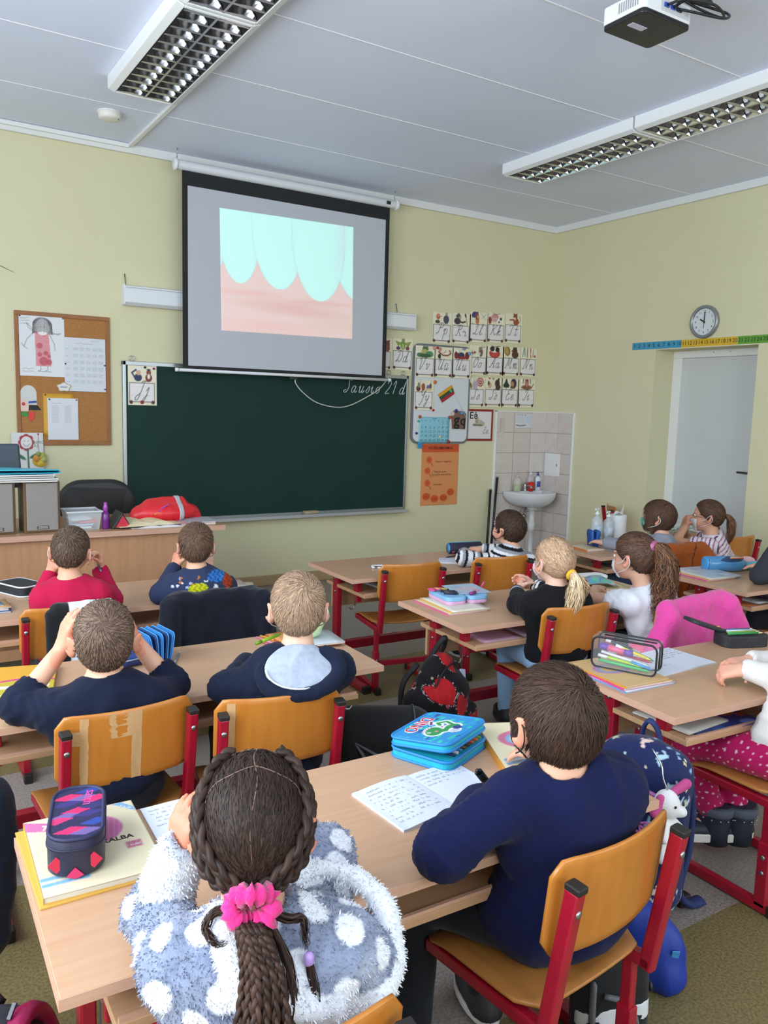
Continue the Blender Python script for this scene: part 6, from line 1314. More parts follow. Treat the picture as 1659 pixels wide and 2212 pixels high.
def fleecefn(D):
    V = D['V']; r = np.random.default_rng(11); c = np.tile(np.array(lin('828ba2')), (len(V), 1)); n1 = noise(V*np.array([1, 1, .5]), 120, 5); n2 = noise(V, 26, 8)
    c = c*(1+.16*n1)[:, None]; dk = np.clip((n1*.8+n2*.6-.22)*1.8, 0, .85)[:, None]; c = c*(1-dk)+np.array(lin('4a5470'))*dk
    lt = np.clip((-n2-.35)*1.5, 0, .8)[:, None]; c = c*(1-lt)+np.array(lin('ccd2de'))*lt
    pts = []
    for i in r.permutation(len(V))[:9000]:
        if D['tg'][i] == 9: continue
        if all(((V[i]-q[0])**2).sum() > .060**2 for q in pts): pts.append((V[i], r.uniform(.022, .031)))
    Nn = vnormals(V, D['F'])
    for p, rad in pts:
        j = np.argmin(((V-p)**2).sum(1)); nn = Nn[j]; u = nrm(np.cross(nn, [0, .3, 1])); v = np.cross(nn, u); a = r.uniform(0, 3); q = V-p; x = q@(u*math.cos(a)+v*math.sin(a)); y = q@(v*math.cos(a)-u*math.sin(a)); d = np.sqrt((x/rad)**2+(y/(rad*.78))**2+((q@nn)/rad)**2)
        m = np.clip((1.05-d)/.12, 0, 1)[:, None]; rim = np.clip(1-np.abs(d-1.14)/.14, 0, 1)[:, None]*.5; c = c*(1-rim)+np.array(lin('4f5872'))*rim; c = c*(1-m)+np.array(lin('e2e4ea'))*m
    w9 = D['tg'] == 9; c[w9] = np.array(lin('e0e2e8'))*(1+.08*n1[w9])[:, None]
    for S, el, wr, A in D['arms']:
        m = np.clip((.075-np.linalg.norm(V-(wr+(el-wr)*.10), axis=1))/.02, 0, 1)[:, None]*(D['tg'] == 2)[:, None]; c = c*(1-m)+np.array(lin('dde0e6'))*m
    return c
K = kid('girl with dark braids and pink scrunchie in a fluffy grey fleece with white spots', (.452, 1.050, .876), (24, -4, 1), 26, (.450, .985, .455),
    ((.345, 1.205, .685), (.374, 1.168, .782), (.10, -.12, 1), (.75, .1, .15), (.25, .3, .3), .5, -.030), ((.665, 1.215, .685), (.545, 1.205, .775), (-.25, -.1, 1), (-.85, .1, .2), (.25, .3, .3), .5, .0), top='838ca2', pants='2a3040', skin='cb977c', res=.0055, rt=.0055, topfn=fleecefn, fit=.017, crease=.006, collar=False, extra=fleecehood, tname='fleece', topmat=M('fleece', attr='Col', rough=1, sheen=.5, bump=.5, bs=420, spec=.1), wide=.95)
def tufts(D, n=30000, L=.0055):
    V, F, c, off = D['V'], D['F'], D['c'], D['off']; me = D['top'].data; cc = np.empty(len(V)*4, np.float32); me.color_attributes['Col'].data.foreach_get('color', cc); cc = cc.reshape(-1, 4)[:, :3]
    ids = rng.integers(0, len(F), n); w = rng.dirichlet((1, 1, 1, 1), n); P = (V[F[ids]]*w[..., None]).sum(1); N = vnormals(V, F)[F[ids, 0]]; col = cc[F[ids, 0]]
    d = N+rng.normal(size=(n, 3))*.6+np.array([0, -.2, -.75]); d /= np.linalg.norm(d, axis=1)[:, None]; l = L*(.5+rng.random(n))[:, None]
    pts = np.stack([P-N*.001, P+d*l*.5+N*l*.1, P+d*l], 1)-off
    o = ribbons(pts, .0015*(.6+.8*rng.random(n)), col, 'fleece_pile', M('fleece_fibre', attr='Col', rough=1, sheen=.3, spec=.1), D['top'], None, .10); o['kind'] = 'stuff'
tufts(K)
HC = '2e211c'; cap = khair(K, HC, 'pony', t=.006, length=.15, n=5200, w=.0019, tie=(.0, -.108, -.050), tint=.35, steps=7)
def partlines(D, cap):
    H, R, s, off = D['H'], D['R'], D['s'], D['off']; hp = [E_(p[1], p[2]+.0075*s, p[3], p[4]) for p in head_prims(H, R, s, False)[:3]]
    def snap(P, o):
        P = np.array(P, float); 
        for _ in range(3): P = P-grad(hp, P)*(field(hp, P)-o)[:, None]
        return P
    w = D['w']; sc = M('scalp_skin', '6a5041', .6); mb = MB()
    L = [[(0, .075, .075), (.004, .03, .105), (-.002, -.02, .108), (.003, -.06, .085), (-.003, -.085, .045), (0, -.095, .0)]]
    for x in (1, -1): L += [[(0, .015, .108), (x*.03, .02, .102), (x*.055, .015, .085), (x*.072, .0, .06)], [(0, -.04, .10), (x*.03, -.045, .092), (x*.055, -.04, .075), (x*.068, -.05, .05)]]
    for l in L: Q = snap(curve_pts([w(*p) for p in l], 20), .0012); mb.tube([q-off for q in Q], .0010, 5)
    mb.build('parting', sc, cap, True, label='pale parting lines between the braids')
    bm = MB(); col = tuple(lin('33251f'))
    for x in (1, -1):
        for l, r in (([(x*.034, .030, .100), (x*.052, .005, .085), (x*.063, -.03, .062), (x*.060, -.062, .028), (x*.042, -.088, -.008), (x*.014, -.104, -.042)], .0115), ([(x*.066, .035, .055), (x*.076, .0, .030), (x*.078, -.035, .0), (x*.066, -.070, -.030), (x*.040, -.092, -.048), (x*.014, -.106, -.055)], .0125)):
            Q = snap(curve_pts([w(*p) for p in l], 18), .005); bm = MB(); braid(bm, [q-off for q in Q], r*.9, r*.8, .024, 8, col, nrmv=R@np.array([x, 0, .3])); bm.build('scalp_braid', HAIRM(.38), cap, True, colors=True)
    tie = w(0, -.116, -.056); t = D['t']
    P = []
    for i in range(44): a = 2*PI*i/44; P.append(tie-off+R@np.array([.027*math.cos(a), -.004+.006*math.sin(3*a), .020*math.sin(a)]))
    MB().tube(P, [.0125+.0045*math.sin(i*2.4)+.002*math.cos(i*4.1) for i in range(44)], 10, closed=True).build('scrunchie', M('hot_pink_crochet', 'd81e78', .9, bump=.9, bs=190, sheen=.3), t, True)
    r = random.Random(5); ends = []
    for i in range(13):
        a = (i/12-.5); st = tie+R@np.array([a*.030, -.010-.008*(i % 3), -.016]); e = tie+np.array([-.050+a*.135, -.105-.018*(i % 3), -.30-.06*r.random()]); m1 = tie+np.array([a*.045-.008, -.050-.012*(i % 3), -.070]); m2 = tie+np.array([-.028+a*.085, -.085-.015*(i % 3), -.18])
        bm = MB(); braid(bm, [q-off for q in (st, m1, m2, e)], .0072, .0050, .020, 6, tuple(np.array(lin('3b2a23'))*r.uniform(.75, 1.2))); bm.build('braid', HAIRM(.38), t, True, colors=True); ends.append(e-off)
        if i % 3 == 0:
            d = nrm(e-m2); MB().lathe([(.004, 0), (.0075, .004), (.008, .011), (.004, .016)], 10, c=e-off-np.array([0, 0, .01])).build('hair_bobble', M('pink_bobble', 'd65a86', .6), t, True); tail([e-off, e-off+np.array([0, -.004, -.03]), e-off+np.array([.004, -.004, -.06])], [.004, .008, .004], HC, t, 40, .002, .003, 'hair_end')
    W_ = [[(.018, -.108, -.066), (.050, -.112, -.078), (.070, -.105, -.082), (.074, -.108, -.105), (.078, -.112, -.125)], [(-.020, -.108, -.066), (-.048, -.108, -.066), (-.060, -.115, -.084), (-.046, -.125, -.100), (-.028, -.125, -.098)]]
    for l in W_: tail([w(*p)-off for p in l], [.006, .007, .005, .006, .004], '33251f', t, 60, .002, .003, 'loose_curl')
    b = w(.080, -.115, -.135)-off; MB().lathe([(.004, -.010), (.0075, -.005), (.0075, .005), (.004, .010)], 10, c=b).build('lilac_bobble', M('lilac_bobble', 'a98ac8', .4), t, True)
    tail([b, b+np.array([.004, -.012, -.06]), b+np.array([-.010, -.022, -.13]), b+np.array([-.045, -.03, -.19])], [.005, .010, .008, .003], '2e1d18', t, 110, .002, .003, 'loose_tail'); tail([w(.02, -.112, -.07)-off, w(.052, -.135, -.13)-off, w(.055, -.150, -.20)-off, w(.02, -.160, -.27)-off], [.005, .008, .008, .003], '33241e', t, 90, .002, .004, 'loose_tail')
partlines(K, cap); BRAIDGIRL = K
# ------------------------------------------------------------------ books, cases and pens on the desks
Z = .62
def printed_book(name, label, loc, rz, w, d, h, cover, draw=None, n=1, cat='book', spine=None, page='d9d3c4', group=None):
    """closed paperback whose cover is a flat print"""
    t = thing(name, label, cat, loc, rz, group); p = Print(w, d, .003 if draw else .03, cover)
    if draw: draw(p)
    MB().b2((.001, .002, .001), (w-.002, d-.002, h-.0008)).build('pages', M('pg_'+page, page, .8, var='c4bcae', vs=3, stretch=(1, 1, 300)), t)
    MB().b2((0, 0, 0), (w, d, .001)).b2((-.001, 0, 0), (.0005, d, h)).build('back_cover', M('cover_'+(spine or cover), spine or cover, .45), t)
    o = p.build('cover_print', t, Matrix.Translation((0, 0, h-.001)), M('glossy_print', attr='Col', rough=.38), .001); return t
def notebook(label, loc, rz, w, d, h, lines=None, cat='notebook', page='d3d7e2', halves=(1, 1)):
    """open exercise book: two page blocks joined at the spine (x = 0)"""
    t = thing('open_notebook', label, cat, loc, rz)
    for s in (-1, 1):
        n = 10; V = []; F = []; hh = h*halves[0 if s < 0 else 1]; wd = w
        for i in range(n+1):
            u = i/n; z = hh*(.55+.75*math.sin(PI*min(u+.12, 1))**.8*(1-.4*u))+.0006
            for y in (0, d): V += [(s*wd*u, y, z), (s*wd*u, y, 0)]
        for i in range(n): a = 4*i; b = a+4; q = [(a, b, b+2, a+2), (a+1, a+3, b+3, b+1), (a, a+1, b+1, b), (a+2, b+2, b+3, a+3)]; F += q if s > 0 else [f[::-1] for f in q]
        F += [(4*n, 4*n+1, 4*n+3, 4*n+2)] if s > 0 else [(4*n+2, 4*n+3, 4*n+1, 4*n)]
        pg = mk('page_half', V, F, M('notebook_page', page, .65), t)
        if lines:
            r = random.Random(int(s*3+loc[0]*50)); mb = MB(); rows = lines[0 if s < 0 else 1]
            zt = lambda x: hh*(.55+.75*math.sin(PI*min(abs(x)/wd+.12, 1))**.8*(1-.4*abs(x)/wd))+.0012
            for k in range(rows):
                y = d-.022-k*(d-.035)/10; x0 = (-w*.92 if s < 0 else w*.09); x1 = x0+w*(.84 if k < rows-1 else .4); x = x0; P = []
                while x < x1:
                    if P and r.random() < .13: 
                        if len(P) > 2: mb.tube(P, .00030, 3)
                        P = []; x += .005
                    ph = x*2200; P.append((x, y+.0030*math.sin(ph)+r.uniform(-.0007, .0014)+(.0035 if r.random() < .16 else 0), zt(x))); x += .0011
                if len(P) > 2: mb.tube(P, .00030, 3)
            o = mb.build('handwriting', M('pencil_writing', '8d9099', .8), pg); o['kind'] = 'stuff'
    return t
def pen(label, a, b, r, col, tip='d8d8d8', cap=None, name='pen', cat='pen', group=None):
    a = np.array(a, float); b = np.array(b, float); d = b-a; t = thing(name, label, cat, tuple(a), 0, group)
    MB().tube([d*0, d*.86], r, 8).build('barrel', M('pen_'+col, col, .35), t, True); MB().tube([d*.86, d*.97, d], [r*.9, r*.45, r*.15], 8).build('tip', M('pen_'+tip, tip, .4), t, True)
    if cap: MB().tube([-d*.02, d*.18], r*1.12, 8).build('cap', M('pen_'+cap, cap, .35), t, True)
    return t
def rot(x, y, a): return x*math.cos(a)-y*math.sin(a), x*math.sin(a)+y*math.cos(a)
# foreground desk, left: book, zipped case, notebook
def tai(p):
    w, h = p.w, p.h; p.poly([(0, .245), (0, .285), (.10, .235), (.10, .205)], 'c76a9c'); p.disc(.118, .195, .058, 'c0609a'); p.poly([(.175, .285), (.195, .285), (.215, .255), (.215, .235)], '74a8cc')
    p.rect(0, .050, .085, .062, '74a8cc'); p.rect(0, .030, .085, .042, '74a8cc'); p.rect(.165, .095, .195, .120, 'b45c7c')
    for i in range(18): x = .02+.0105*i; p.line([(x, .02), (x+.05, .27)], .0015, 'd5c8aa', .35)
t = printed_book('workbook', 'cream workbook reading TAIP under the navy pink case on the left of the foreground desk', (.214, 1.408, Z+.004), R_(-2), .215, .288, .013, 'dccfae', tai, spine='c9a050'); wm = M('white_print', 'e6e0e0', .5)
text('lettering', 'TAIP!', .026, wm, t, FLATM(.055, .236, .0132, -.42), 0, .0004, off=.0008); text('lettering', 'KALBA', .020, ink, t, FLATM(.155, .140, .0132, .0), 0, .0004, off=.0005); text('lettering', '1 KLASĖ', .0075, wm, t, FLATM(.18, .105, .0132), 0, .0004); text('lettering', 'TAIP', .014, wm, t, FLATM(.196, .262, .0132, -.8), 0, .0004)
tag(MB().b2((.207, 1.400, Z), (.420, 1.690, Z+.004)).build('thin_workbook', M('yellow_edge', 'cf9f45', .5), bevel=.0008), 'thin yellow edged book under the cream TAIP workbook', 'book')
def zipcase():
    t = thing('pencil_case', 'navy oval pencil case with pink and violet diamonds on the cream workbook', 'pencil case', (.300, 1.545, Z+.017), R_(-14)); w, d, h = .100, .215, .075
    P = rrect(w, d, .042, 8); n = len(P); V = []; F = []; prof = [(.92, 0), (1, .008), (1.0, .050), (1.01, .052), (1.01, .058), (1.0, .060), (.99, .068), (.93, .075)]
    for k, z in prof: V += [(x*k, y*k, z) for x, y in P]
    for i in range(len(prof)-1): F += [(i*n+j, i*n+(j+1) % n, (i+1)*n+(j+1) % n, (i+1)*n+j) for j in range(n)]
    F += [tuple(range(n-1, -1, -1))]
    nv = M('navy_nylon', '1b1a38', .6, bump=.2, bs=400, sheen=.1); mk('shell', V, F, nv, t, True)
    pr = Print(.10, .215, .0022, '221f48'); X, Y = pr.X-.05, pr.Y-.1075
    for i, (x, y, c) in enumerate(((-.02, .062, 'd8245f'), (.008, .055, '6d5890'), (.034, .050, 'd8245f'), (.0, .005, 'd8245f'), (-.022, -.015, '6d5a92'), (-.035, -.03, 'c22a66'), (.02, .085, '263a86'), (.034, -.045, '25408e'), (-.01, -.07, 'd8245f'), (.018, -.078, '6d5890'), (.02, -.01, '35286c'), (-.02, .035, '33286e'), (.03, .02, '2c2a60'))):
        pr.poly([(x+.05-.030, y+.1075-.006), (x+.05-.002, y+.1075-.014), (x+.05+.030, y+.1075+.006), (x+.05+.002, y+.1075+.014)], c)
    o = pr.build('lid_print', t, Matrix.Translation((-.05, -.1075, .0742)), M('nylon_print', attr='Col', rough=.5), .0008)
    me = o.data; bm = bmesh.new(); bm.from_mesh(me); kill = [v for v in bm.verts if not (lambda x, y: max(abs(x)-.011, 0)**2+max(abs(y)-.0685, 0)**2 < .0355**2 and True)(v.co.x-.05, v.co.y-.1075)]; bmesh.ops.delete(bm, geom=kill, context='VERTS'); bm.to_mesh(me); bm.free()
    MB().tube([(x*.95, y*.975, .0745) for x, y in P], .0038, 6, closed=True).build('lid_piping', M('piping_navy', '23264a', .6), t, True); MB().tube([(x*1.012, y*1.006, .055) for x, y in P], .0022, 5, closed=True).build('zipper', M('zip_navy', '14182e', .5), t, True)
    for i, (x, z, c) in enumerate(((-.032, .028, 'c0203f'), (.032, .030, 'c0203f'), (.0, .007, 'c4285a'))):
        y = -.1078+(.0 if abs(x) < .01 else .006); MB().prism([(x-.015, z), (x, z-.016 if z > .01 else z-.006), (x+.015, z), (x, z+.016)], 0, .0015, Mx=lambda v, y=y: np.array([v[0], y-v[2]+.02*max(abs(v[0])-.02, 0)**1*6*.1, v[1]])).build('diamond_patch', M('patch_'+c, c, .6), t)
    text('lettering', 'satch', .030, M('pink_print', 'd24a98', .5), t, Matrix.Translation((.020, .055, .0752)) @ Matrix.Rotation(-PI/2-.1, 4, 'Z'), 0, .0004)
zipcase()
notebook('open lined notebook with a red cover, partly under the girl in fleece', (.600, 1.455, Z+.001), R_(-2), .155, .205, .004, (5, 3))
notebook('open notebook full of handwriting in front of the boy in navy', (1.055, 1.318, Z), R_(4), .155, .195, .007, (10, 4), halves=(1.3, .8))
# pen in the writing hand
pen('black felt pen held by the boy in navy', (1.108, 1.278, .682), (1.0560, 1.268, .7400), .0095, '141416', '141416', None)
# zip wallet with a green dragon print
def wallet():
    t = thing('zip_wallet', 'turquoise zip wallet with a green dinosaur print, half open on the desk', 'pencil case', (1.205, 1.602, Z), R_(24)); w, d = .205, .175; bl = M('bright_blue_piping', '1f7fc4', .5); tq = M('turquoise_side', '1aa8bc', .5, bump=.15, bs=300)
    for z0, z1, tl in ((0, .026, 0), (.030, .052, -.12)):
        P = rrect(w, d, .025, 5); m = MB(); Rr = rotx(tl); Mx = lambda v, Rr=Rr, z0=z0: Rr@(np.array(v)-np.array([0, d/2, z0]))+np.array([0, d/2, z0])
        m.prism(P, z0, z1, Mx=Mx); o = m.build('base_tray' if not z0 else 'lid', tq, t); bev(o, .005)
        for z in (z0+.003, z1-.002): MB().tube([Mx((x, y, z)) for x, y in P], .0042, 6, closed=True).build('piping', bl, t, True)
    z1 = .054; Rr = rotx(-.12); Mx = Matrix.Translation((0, d/2, .030)) @ Matrix([list(r) for r in Rr]).to_4x4() @ Matrix.Translation((0, -d/2, .0225))
    p = Print(w-.012, d-.012, .0018, '2a86c0'); r = random.Random(4)
    for i in range(90): p.disc(r.uniform(0, w), r.uniform(0, d), r.uniform(.005, .016), r.choice(['1fb39e', '2a86c0', '264f96', '1f9fb8', '2fc0a6']), r.uniform(.003, .006), r.uniform(-.4, .4))
    cx, cy = .098, .098; g = '2c8c4a'; wht = 'e8eef0'
    for k, c in ((.006, wht), (0, g)):
        p.disc(cx+.030, cy-.012, .032+k, c, .022+k, .35); p.disc(cx-.020, cy+.014, .026+k, c, .016+k, -.2); p.line([(cx-.035, cy+.01), (cx-.050, cy-.02), (cx-.030, cy-.035), (cx-.018, cy-.022)], .011+2*k, c); p.line([(cx-.005, cy+.02), (cx+.02, cy+.002)], .022+2*k, c)
    p.disc(cx-.002, cy+.032, .020, wht, .016); 
    for i in range(4): p.line([(cx-.012+.007*i, cy+.024), (cx-.006+.007*i, cy+.044)], .0028, '2a3a80')
    p.disc(cx-.022, cy+.028, .014, '24357c', .012); p.disc(cx+.045, cy-.018, .005, 'e8eef0'); p.disc(cx+.045, cy-.018, .0025, '223'+'055'); p.disc(cx+.028, cy-.006, .005, 'd87aa0')
    for i in range(5): p.disc(cx+.006+.011*i, cy-.034-.003*math.sin(i), .0042, 'e8eef0'); p.disc(cx+.006+.011*i, cy-.034-.003*math.sin(i), .0028, 'c0303a')
    for i in range(6): p.disc(cx-.038+.007*i, cy-.006+.004*math.sin(i*1.2), .002, 'c0303a')
    p.line([(cx-.03, cy-.055), (cx-.012, cy-.045)], .013, wht); p.line([(cx-.03, cy-.055), (cx-.012, cy-.045)], .008, '7a2a54')
    p.build('lid_print', t, Mx @ Matrix.Rotation(PI, 4, 'Z') @ Matrix.Translation((-(w-.012)/2, -(d-.012)/2, -.0005)), M('nylon_print', attr='Col', rough=.5), .0008)
    text('lettering', 'DINO', .046, M('wallet_white', 'e6eef2', .5), t, Mx @ FLATM(-.005, .058, .0006, PI+.05), 0, .0006, off=.0022); text('lettering', 'DINO', .046, M('wallet_red', 'c42838', .5), t, Mx @ FLATM(-.005, .058, .0011, PI+.05), 0, .0006, off=.0004)
    for i, (x, c) in enumerate(((-.055, '1d2a5a'), (-.040, 'd8dce0'), (-.025, '2a8ac0'), (-.008, '6a3a2a'), (.010, '4a2a22'), (.028, 'c24a24'), (.045, 'd8602a'), (.060, '5a9a2c'))):
        X0, Y0 = rot(x*1.2, -.082, R_(24)); X1, Y1 = rot(x*1.2+.004*(-1)**i, .03, R_(24))
        tag(MB().tube([(1.205+X0, 1.602+Y0, Z+.0335), (1.205+X1, 1.602+Y1, Z+.033)], .0042, 8).build('felt_pen', M('pen_'+c, c, .4), None, True), {'1d2a5a': 'dark blue', 'd8dce0': 'white', '2a8ac0': 'light blue', '6a3a2a': 'brown', '4a2a22': 'dark brown', 'c24a24': 'red orange', 'd8602a': 'orange', '5a9a2c': 'green'}[c]+' felt pen inside the half open turquoise wallet', 'pen')
wallet()
def liet(p):
    p.disc(.118, .170, .088, 'c9708c', .062); p.disc(.118, .170, .068, '7fa8cc', .046); p.disc(.118, .170, .056, 'dccfae', .036)
    for i in range(2): p.poly([(.01+.0*i, .055-.022*i), (.07, .075-.022*i), (.07, .062-.022*i), (.01, .040-.022*i)], '7aa2c6')
    p.poly([(.165, .262), (.20, .275), (.205, .265), (.17, .250)], '8fb4d4'); p.scribble(.08, .165, .155, .18, 1, 'a09a92', .0015, 4, .004)
t = printed_book('workbook', 'cream workbook LIETUVIŲ with pink and blue ring right of the wallet', (1.262, 1.405, Z+.005), R_(-24), .205, .285, .014, 'dccfae', liet, spine='c98a3c'); text('lettering', 'LIETUVIŲ', .020, ink, t, FLATM(.120, .090, .0145, .12), 0, .0004, off=.0006)
t = printed_book('workbook', 'thin orange spined book under the LIETUVIŲ workbook', (1.256, 1.398, Z), R_(-24), .205, .285, .005, 'cf9a40', spine='d08a34')
# second left desk
def yel(p): p.rect(0, .15, .30, .30, 'd39a2a'); p.rect(0, 0, .30, .15, 'b9a62c'); p.disc(.13, .10, .11, 'c22a7a', .06); p.disc(.13, .085, .11, 'b9a62c', .06); p.rect(.05, .07, .20, .095, 'd6d6d8'); [p.disc(random.uniform(0, .22), random.uniform(0, .06), .008, 'd8ce7a') for _ in range(14)]
printed_book('workbook', 'yellow and orange textbook at the left edge of the second desk', (.205, 2.50, Z), R_(-13), .215, .29, .016, 'b9a62c', yel, spine='b58a2a')
t = thing('standing_case', 'open blue zip case standing upright like a fan beside the buzz cut boy', 'pencil case', (.785, 2.690, Z), R_(8)); t.scale = (.78, .8, .92)
for i, (x, a, c) in enumerate(((-.036, -.25, '2a6fb0'), (-.020, -.10, '1d3f74'), (-.004, .0, '2f7cc0'), (.014, .08, '1b3a6c'), (.032, .18, '2a6fb4'))):
    MB().prism(rrect(.175, .105, .02, 4), -.005, .005, Mx=lambda v, x=x, a=a: np.array([x+v[2]+(v[1]+.053)*math.sin(a), v[0], v[1]+.055])).build('case_leaf', M('case_'+c, c, .5, bump=.1, bs=300), t, bevel=.002)
    MB().tube([(x+(yy+.053)*math.sin(a)+.005, xx, yy+.055) for xx, yy in rrect(.178, .108, .02, 4)], .0022, 5, closed=True).build('zipper_edge', M('zip_blue', '3f92d8', .5), t, True)
t = thing('blue_pouch', 'dark blue soft pouch lying behind the buzz cut boy', 'pouch', (.715, 2.68, Z), .3); V, F = surf([B_((0, 0, .018), (.15, .10, .034), None, .016)], .006); V = creases(V, F, .003, 60, 2); V[:, 2] = np.maximum(V[:, 2], .0005); mk('pouch_body', V, F, M('blue_fabric', '22366e', .7, bump=.2, bs=200), t, True)
MB().tube([(-.07, -.045, .026), (.0, -.052, .027), (.07, -.045, .026)], .0025, 6).build('zipper', M('zip_grey', '8a8f9a', .4, .4), t, True)
pen('grey blue pencil lying on the second desk', (.807, 2.555, Z+.004), (.884, 2.715, Z+.004), .0036, '7f9098', 'd8d8d8', None, 'pencil', 'pencil')
pen('lime green pen held by the boy in the navy hoodie', (1.055, 2.435, .705), (1.165, 2.480, .712), .0060, '86b81e', '5a7a1a', '6a9416')
for i, (a, b, c, lb) in enumerate((((1.195, 2.76, Z+.004), (1.225, 2.60, Z+.004), 'd87a96', 'pink pencil beside the green pen'), ((1.215, 2.77, Z+.004), (1.26, 2.62, Z+.004), 'd99a3a', 'orange pencil beside the green pen'), ((1.185, 2.70, Z+.0035), (1.215, 2.575, Z+.0035), 'c2626e', 'short dusky pink pencil nearest to the green pen'))): pen(lb, a, b, .0034, c, 'd8b890', None, 'pencil', 'pencil')
printed_book('workbook', 'orange book behind the fair haired boy', (1.245, 2.56, Z), R_(4), .195, .20, .010, 'c98a4a', None, spine='b5542a'); printed_book('workbook', 'grey blue book on top of the orange book', (1.275, 2.535, Z+.010), R_(-6), .17, .17, .008, 'b9c0c6', None, spine='b0492c')
t = thing('plastic_sleeve', 'pale green clear plastic pouch standing on the books behind the fair haired boy', 'pouch', (1.365, 2.62, Z+.018), .5)
V, F = surf([C_((-.02, 0, .045), (.035, .01, .080), .035, .045, .03), E_((0, 0, .03), (.05, .022, .03), None, .02)], .006, lambda P: -P[..., 2]+.0005); V = creases(V, F, .006, 60, 6); mk('sleeve', V, F, M('green_film', 'd3ea9c', .2, alpha=.75, var='c2e0d0', vs=14), t, True)
# front left desk
pen('blue tipped pen in the right hand of the boy in crimson', (.790, 3.55, .812), (.786, 3.45, .782), .0045, '3a4250', '6fc0d8')
t = thing('tin_case', 'black zip pencil case with white edging on the front left desk', 'pencil case', (.535, 3.90, Z), R_(25))
for z, nm in ((.004, 'edging'), (.046, 'edging')): MB().tube([(x, y, z) for x, y in rrect(.125, .20, .03, 5)], .0038, 6, closed=True).build(nm, M('white_edging', 'cfd0d2', .5), t, True)
mk('shell', *(lambda b: (b.V, b.F))(MB().prism(rrect(.122, .197, .03, 5), 0, .048)), M('black_fabric', '22252b', .7, bump=.2, bs=300), t); MB().box((.063, -.02, .024), (.004, .035, .012)).build('pull_tab', M('tab_brown', '7a5a4e', .6), t)
for i, (c, z, dx) in enumerate((('2f4f8a', 0, 0), ('c9c2b8', .008, -.008), ('cf9c62', .014, .004), ('7f9aa6', .020, -.02))): printed_book('exercise_book', {0: 'blue book at the bottom of the pile', 1: 'pale book in the pile', 2: 'orange tan book in the pile', 3: 'grey blue folder on top of the pile'}[i]+' at the left edge of the front desk', (.26+dx, 3.57, Z+z), R_(-6+4*i), .19, .14, .007, c)
printed_book('exercise_book', 'cream paper booklet at the right end of the front left desk', (1.36, 3.545, Z), R_(-20), .15, .16, .008, 'cdbfa6', None); printed_book('exercise_book', 'pinkish booklet on the cream booklet at the right end of the front left desk', (1.35, 3.57, Z+.008), R_(-8), .14, .15, .006, 'c9b2aa', None)
# middle front desk
t = thing('pencil_tube', 'round black pencil pouch with coloured dots beside the striped sweater', 'pencil case', (3.065, 3.885, Z+.034), R_(-12)); MB().tube([(-.11, 0, 0), (-.104, 0, 0), (.104, 0, 0), (.11, 0, 0)], [.027, .034, .034, .027], 20).build('tube_body', M('dark_print_fabric', '201f33', .7, bump=.15, bs=300), t, True)
rr = random.Random(3)
for i in range(26):
    a = rr.uniform(-2.6, .9); x = rr.uniform(-.09, .09); c = rr.choice(['c0487a', '4a96c8', '8a3a8a', 'b85a94', '5a7ac0']); nn = np.array([0, math.cos(a), math.sin(a)]); MB().lathe([(rr.uniform(.006, .013), 0), (.005, .0012)], 12, c=np.array([x, 0, 0])+nn*.0336, R=np.stack([np.array([1., 0, 0]), np.cross(nn, [1, 0, 0]), nn], 1)).build('dot_print', M('dot_'+c, c, .6), t, True)
MB().tube([(-.10, .006, .034), (.10, .006, .034)], .003, 6).build('zipper', M('zip_turquoise', '3fa2c4', .5), t, True); MB().lathe([(.028, 0), (.030, .004)], 18, c=(-.111, 0, 0), R=roty(-PI/2)).build('end_patch', M('end_blue', '4a8ab8', .6), t, True)
notebook('small open notebook left of the striped sweater', (2.80, 3.63, Z), R_(-38), .10, .15, .004, (5, 3)); pen('dark pencil lying along the small notebook', (2.86, 3.80, Z+.004), (2.99, 3.83, Z+.004), .0036, '2a2a30', 'c9b090', None, 'pencil', 'pencil')
tag(MB().tube(curve_pts([(2.29, 3.70, Z+.006), (2.31, 3.74, Z+.008), (2.36, 3.74, Z+.006), (2.40, 3.70, Z+.005), (2.36, 3.68, Z+.005), (2.31, 3.69, Z+.006)], 24), .005, 6, sx=2).build('white_strap', M('white_strap', 'd6d8da', .6), None, True), 'looped white strap lying on the front desk behind the empty chair', 'strap')
for x, y, c, lb in ((2.28, 3.60, 'c9ccd2', 'white book'), (2.42, 3.62, '3a3d46', 'dark folder')): printed_book('exercise_book', lb+' on the shelf of the middle front desk', (x, y, Z-.0935), R_(3), .20, .22, .010, c)
# desk with the light blue case
printed_book('workbook', 'pink edged workbook under the light blue pencil case', (2.055, 2.700, Z), R_(-3), .21, .29, .008, 'd2b98e', None, spine='c9608a'); printed_book('workbook', 'thin cream workbook with orange edge on the pink edged workbook', (2.075, 2.70, Z+.008), R_(-5), .20, .28, .006, 'd9d2c0', None, spine='cf9a4a')
t = thing('double_case', 'light blue and pink double pencil case opened flat', 'pencil case', (2.245, 2.885, Z+.014), R_(-8)); lb_ = M('light_blue_case', '7fb2d8', .5, bump=.1, bs=200); pk = M('pale_pink_case', 'd3a2c2', .5)
for sx in (-1, 1):
    for nm, z0, z1, m_ in (('pink_base', 0, .016, pk), ('blue_rim', .016, .034, lb_)):
        o = mk(nm, *(lambda b: (b.V, b.F))(MB().prism(rrect(.105, .205, .03, 5, sx*.056), z0, z1)), m_, t); bev(o, .003)
tag(t, None)
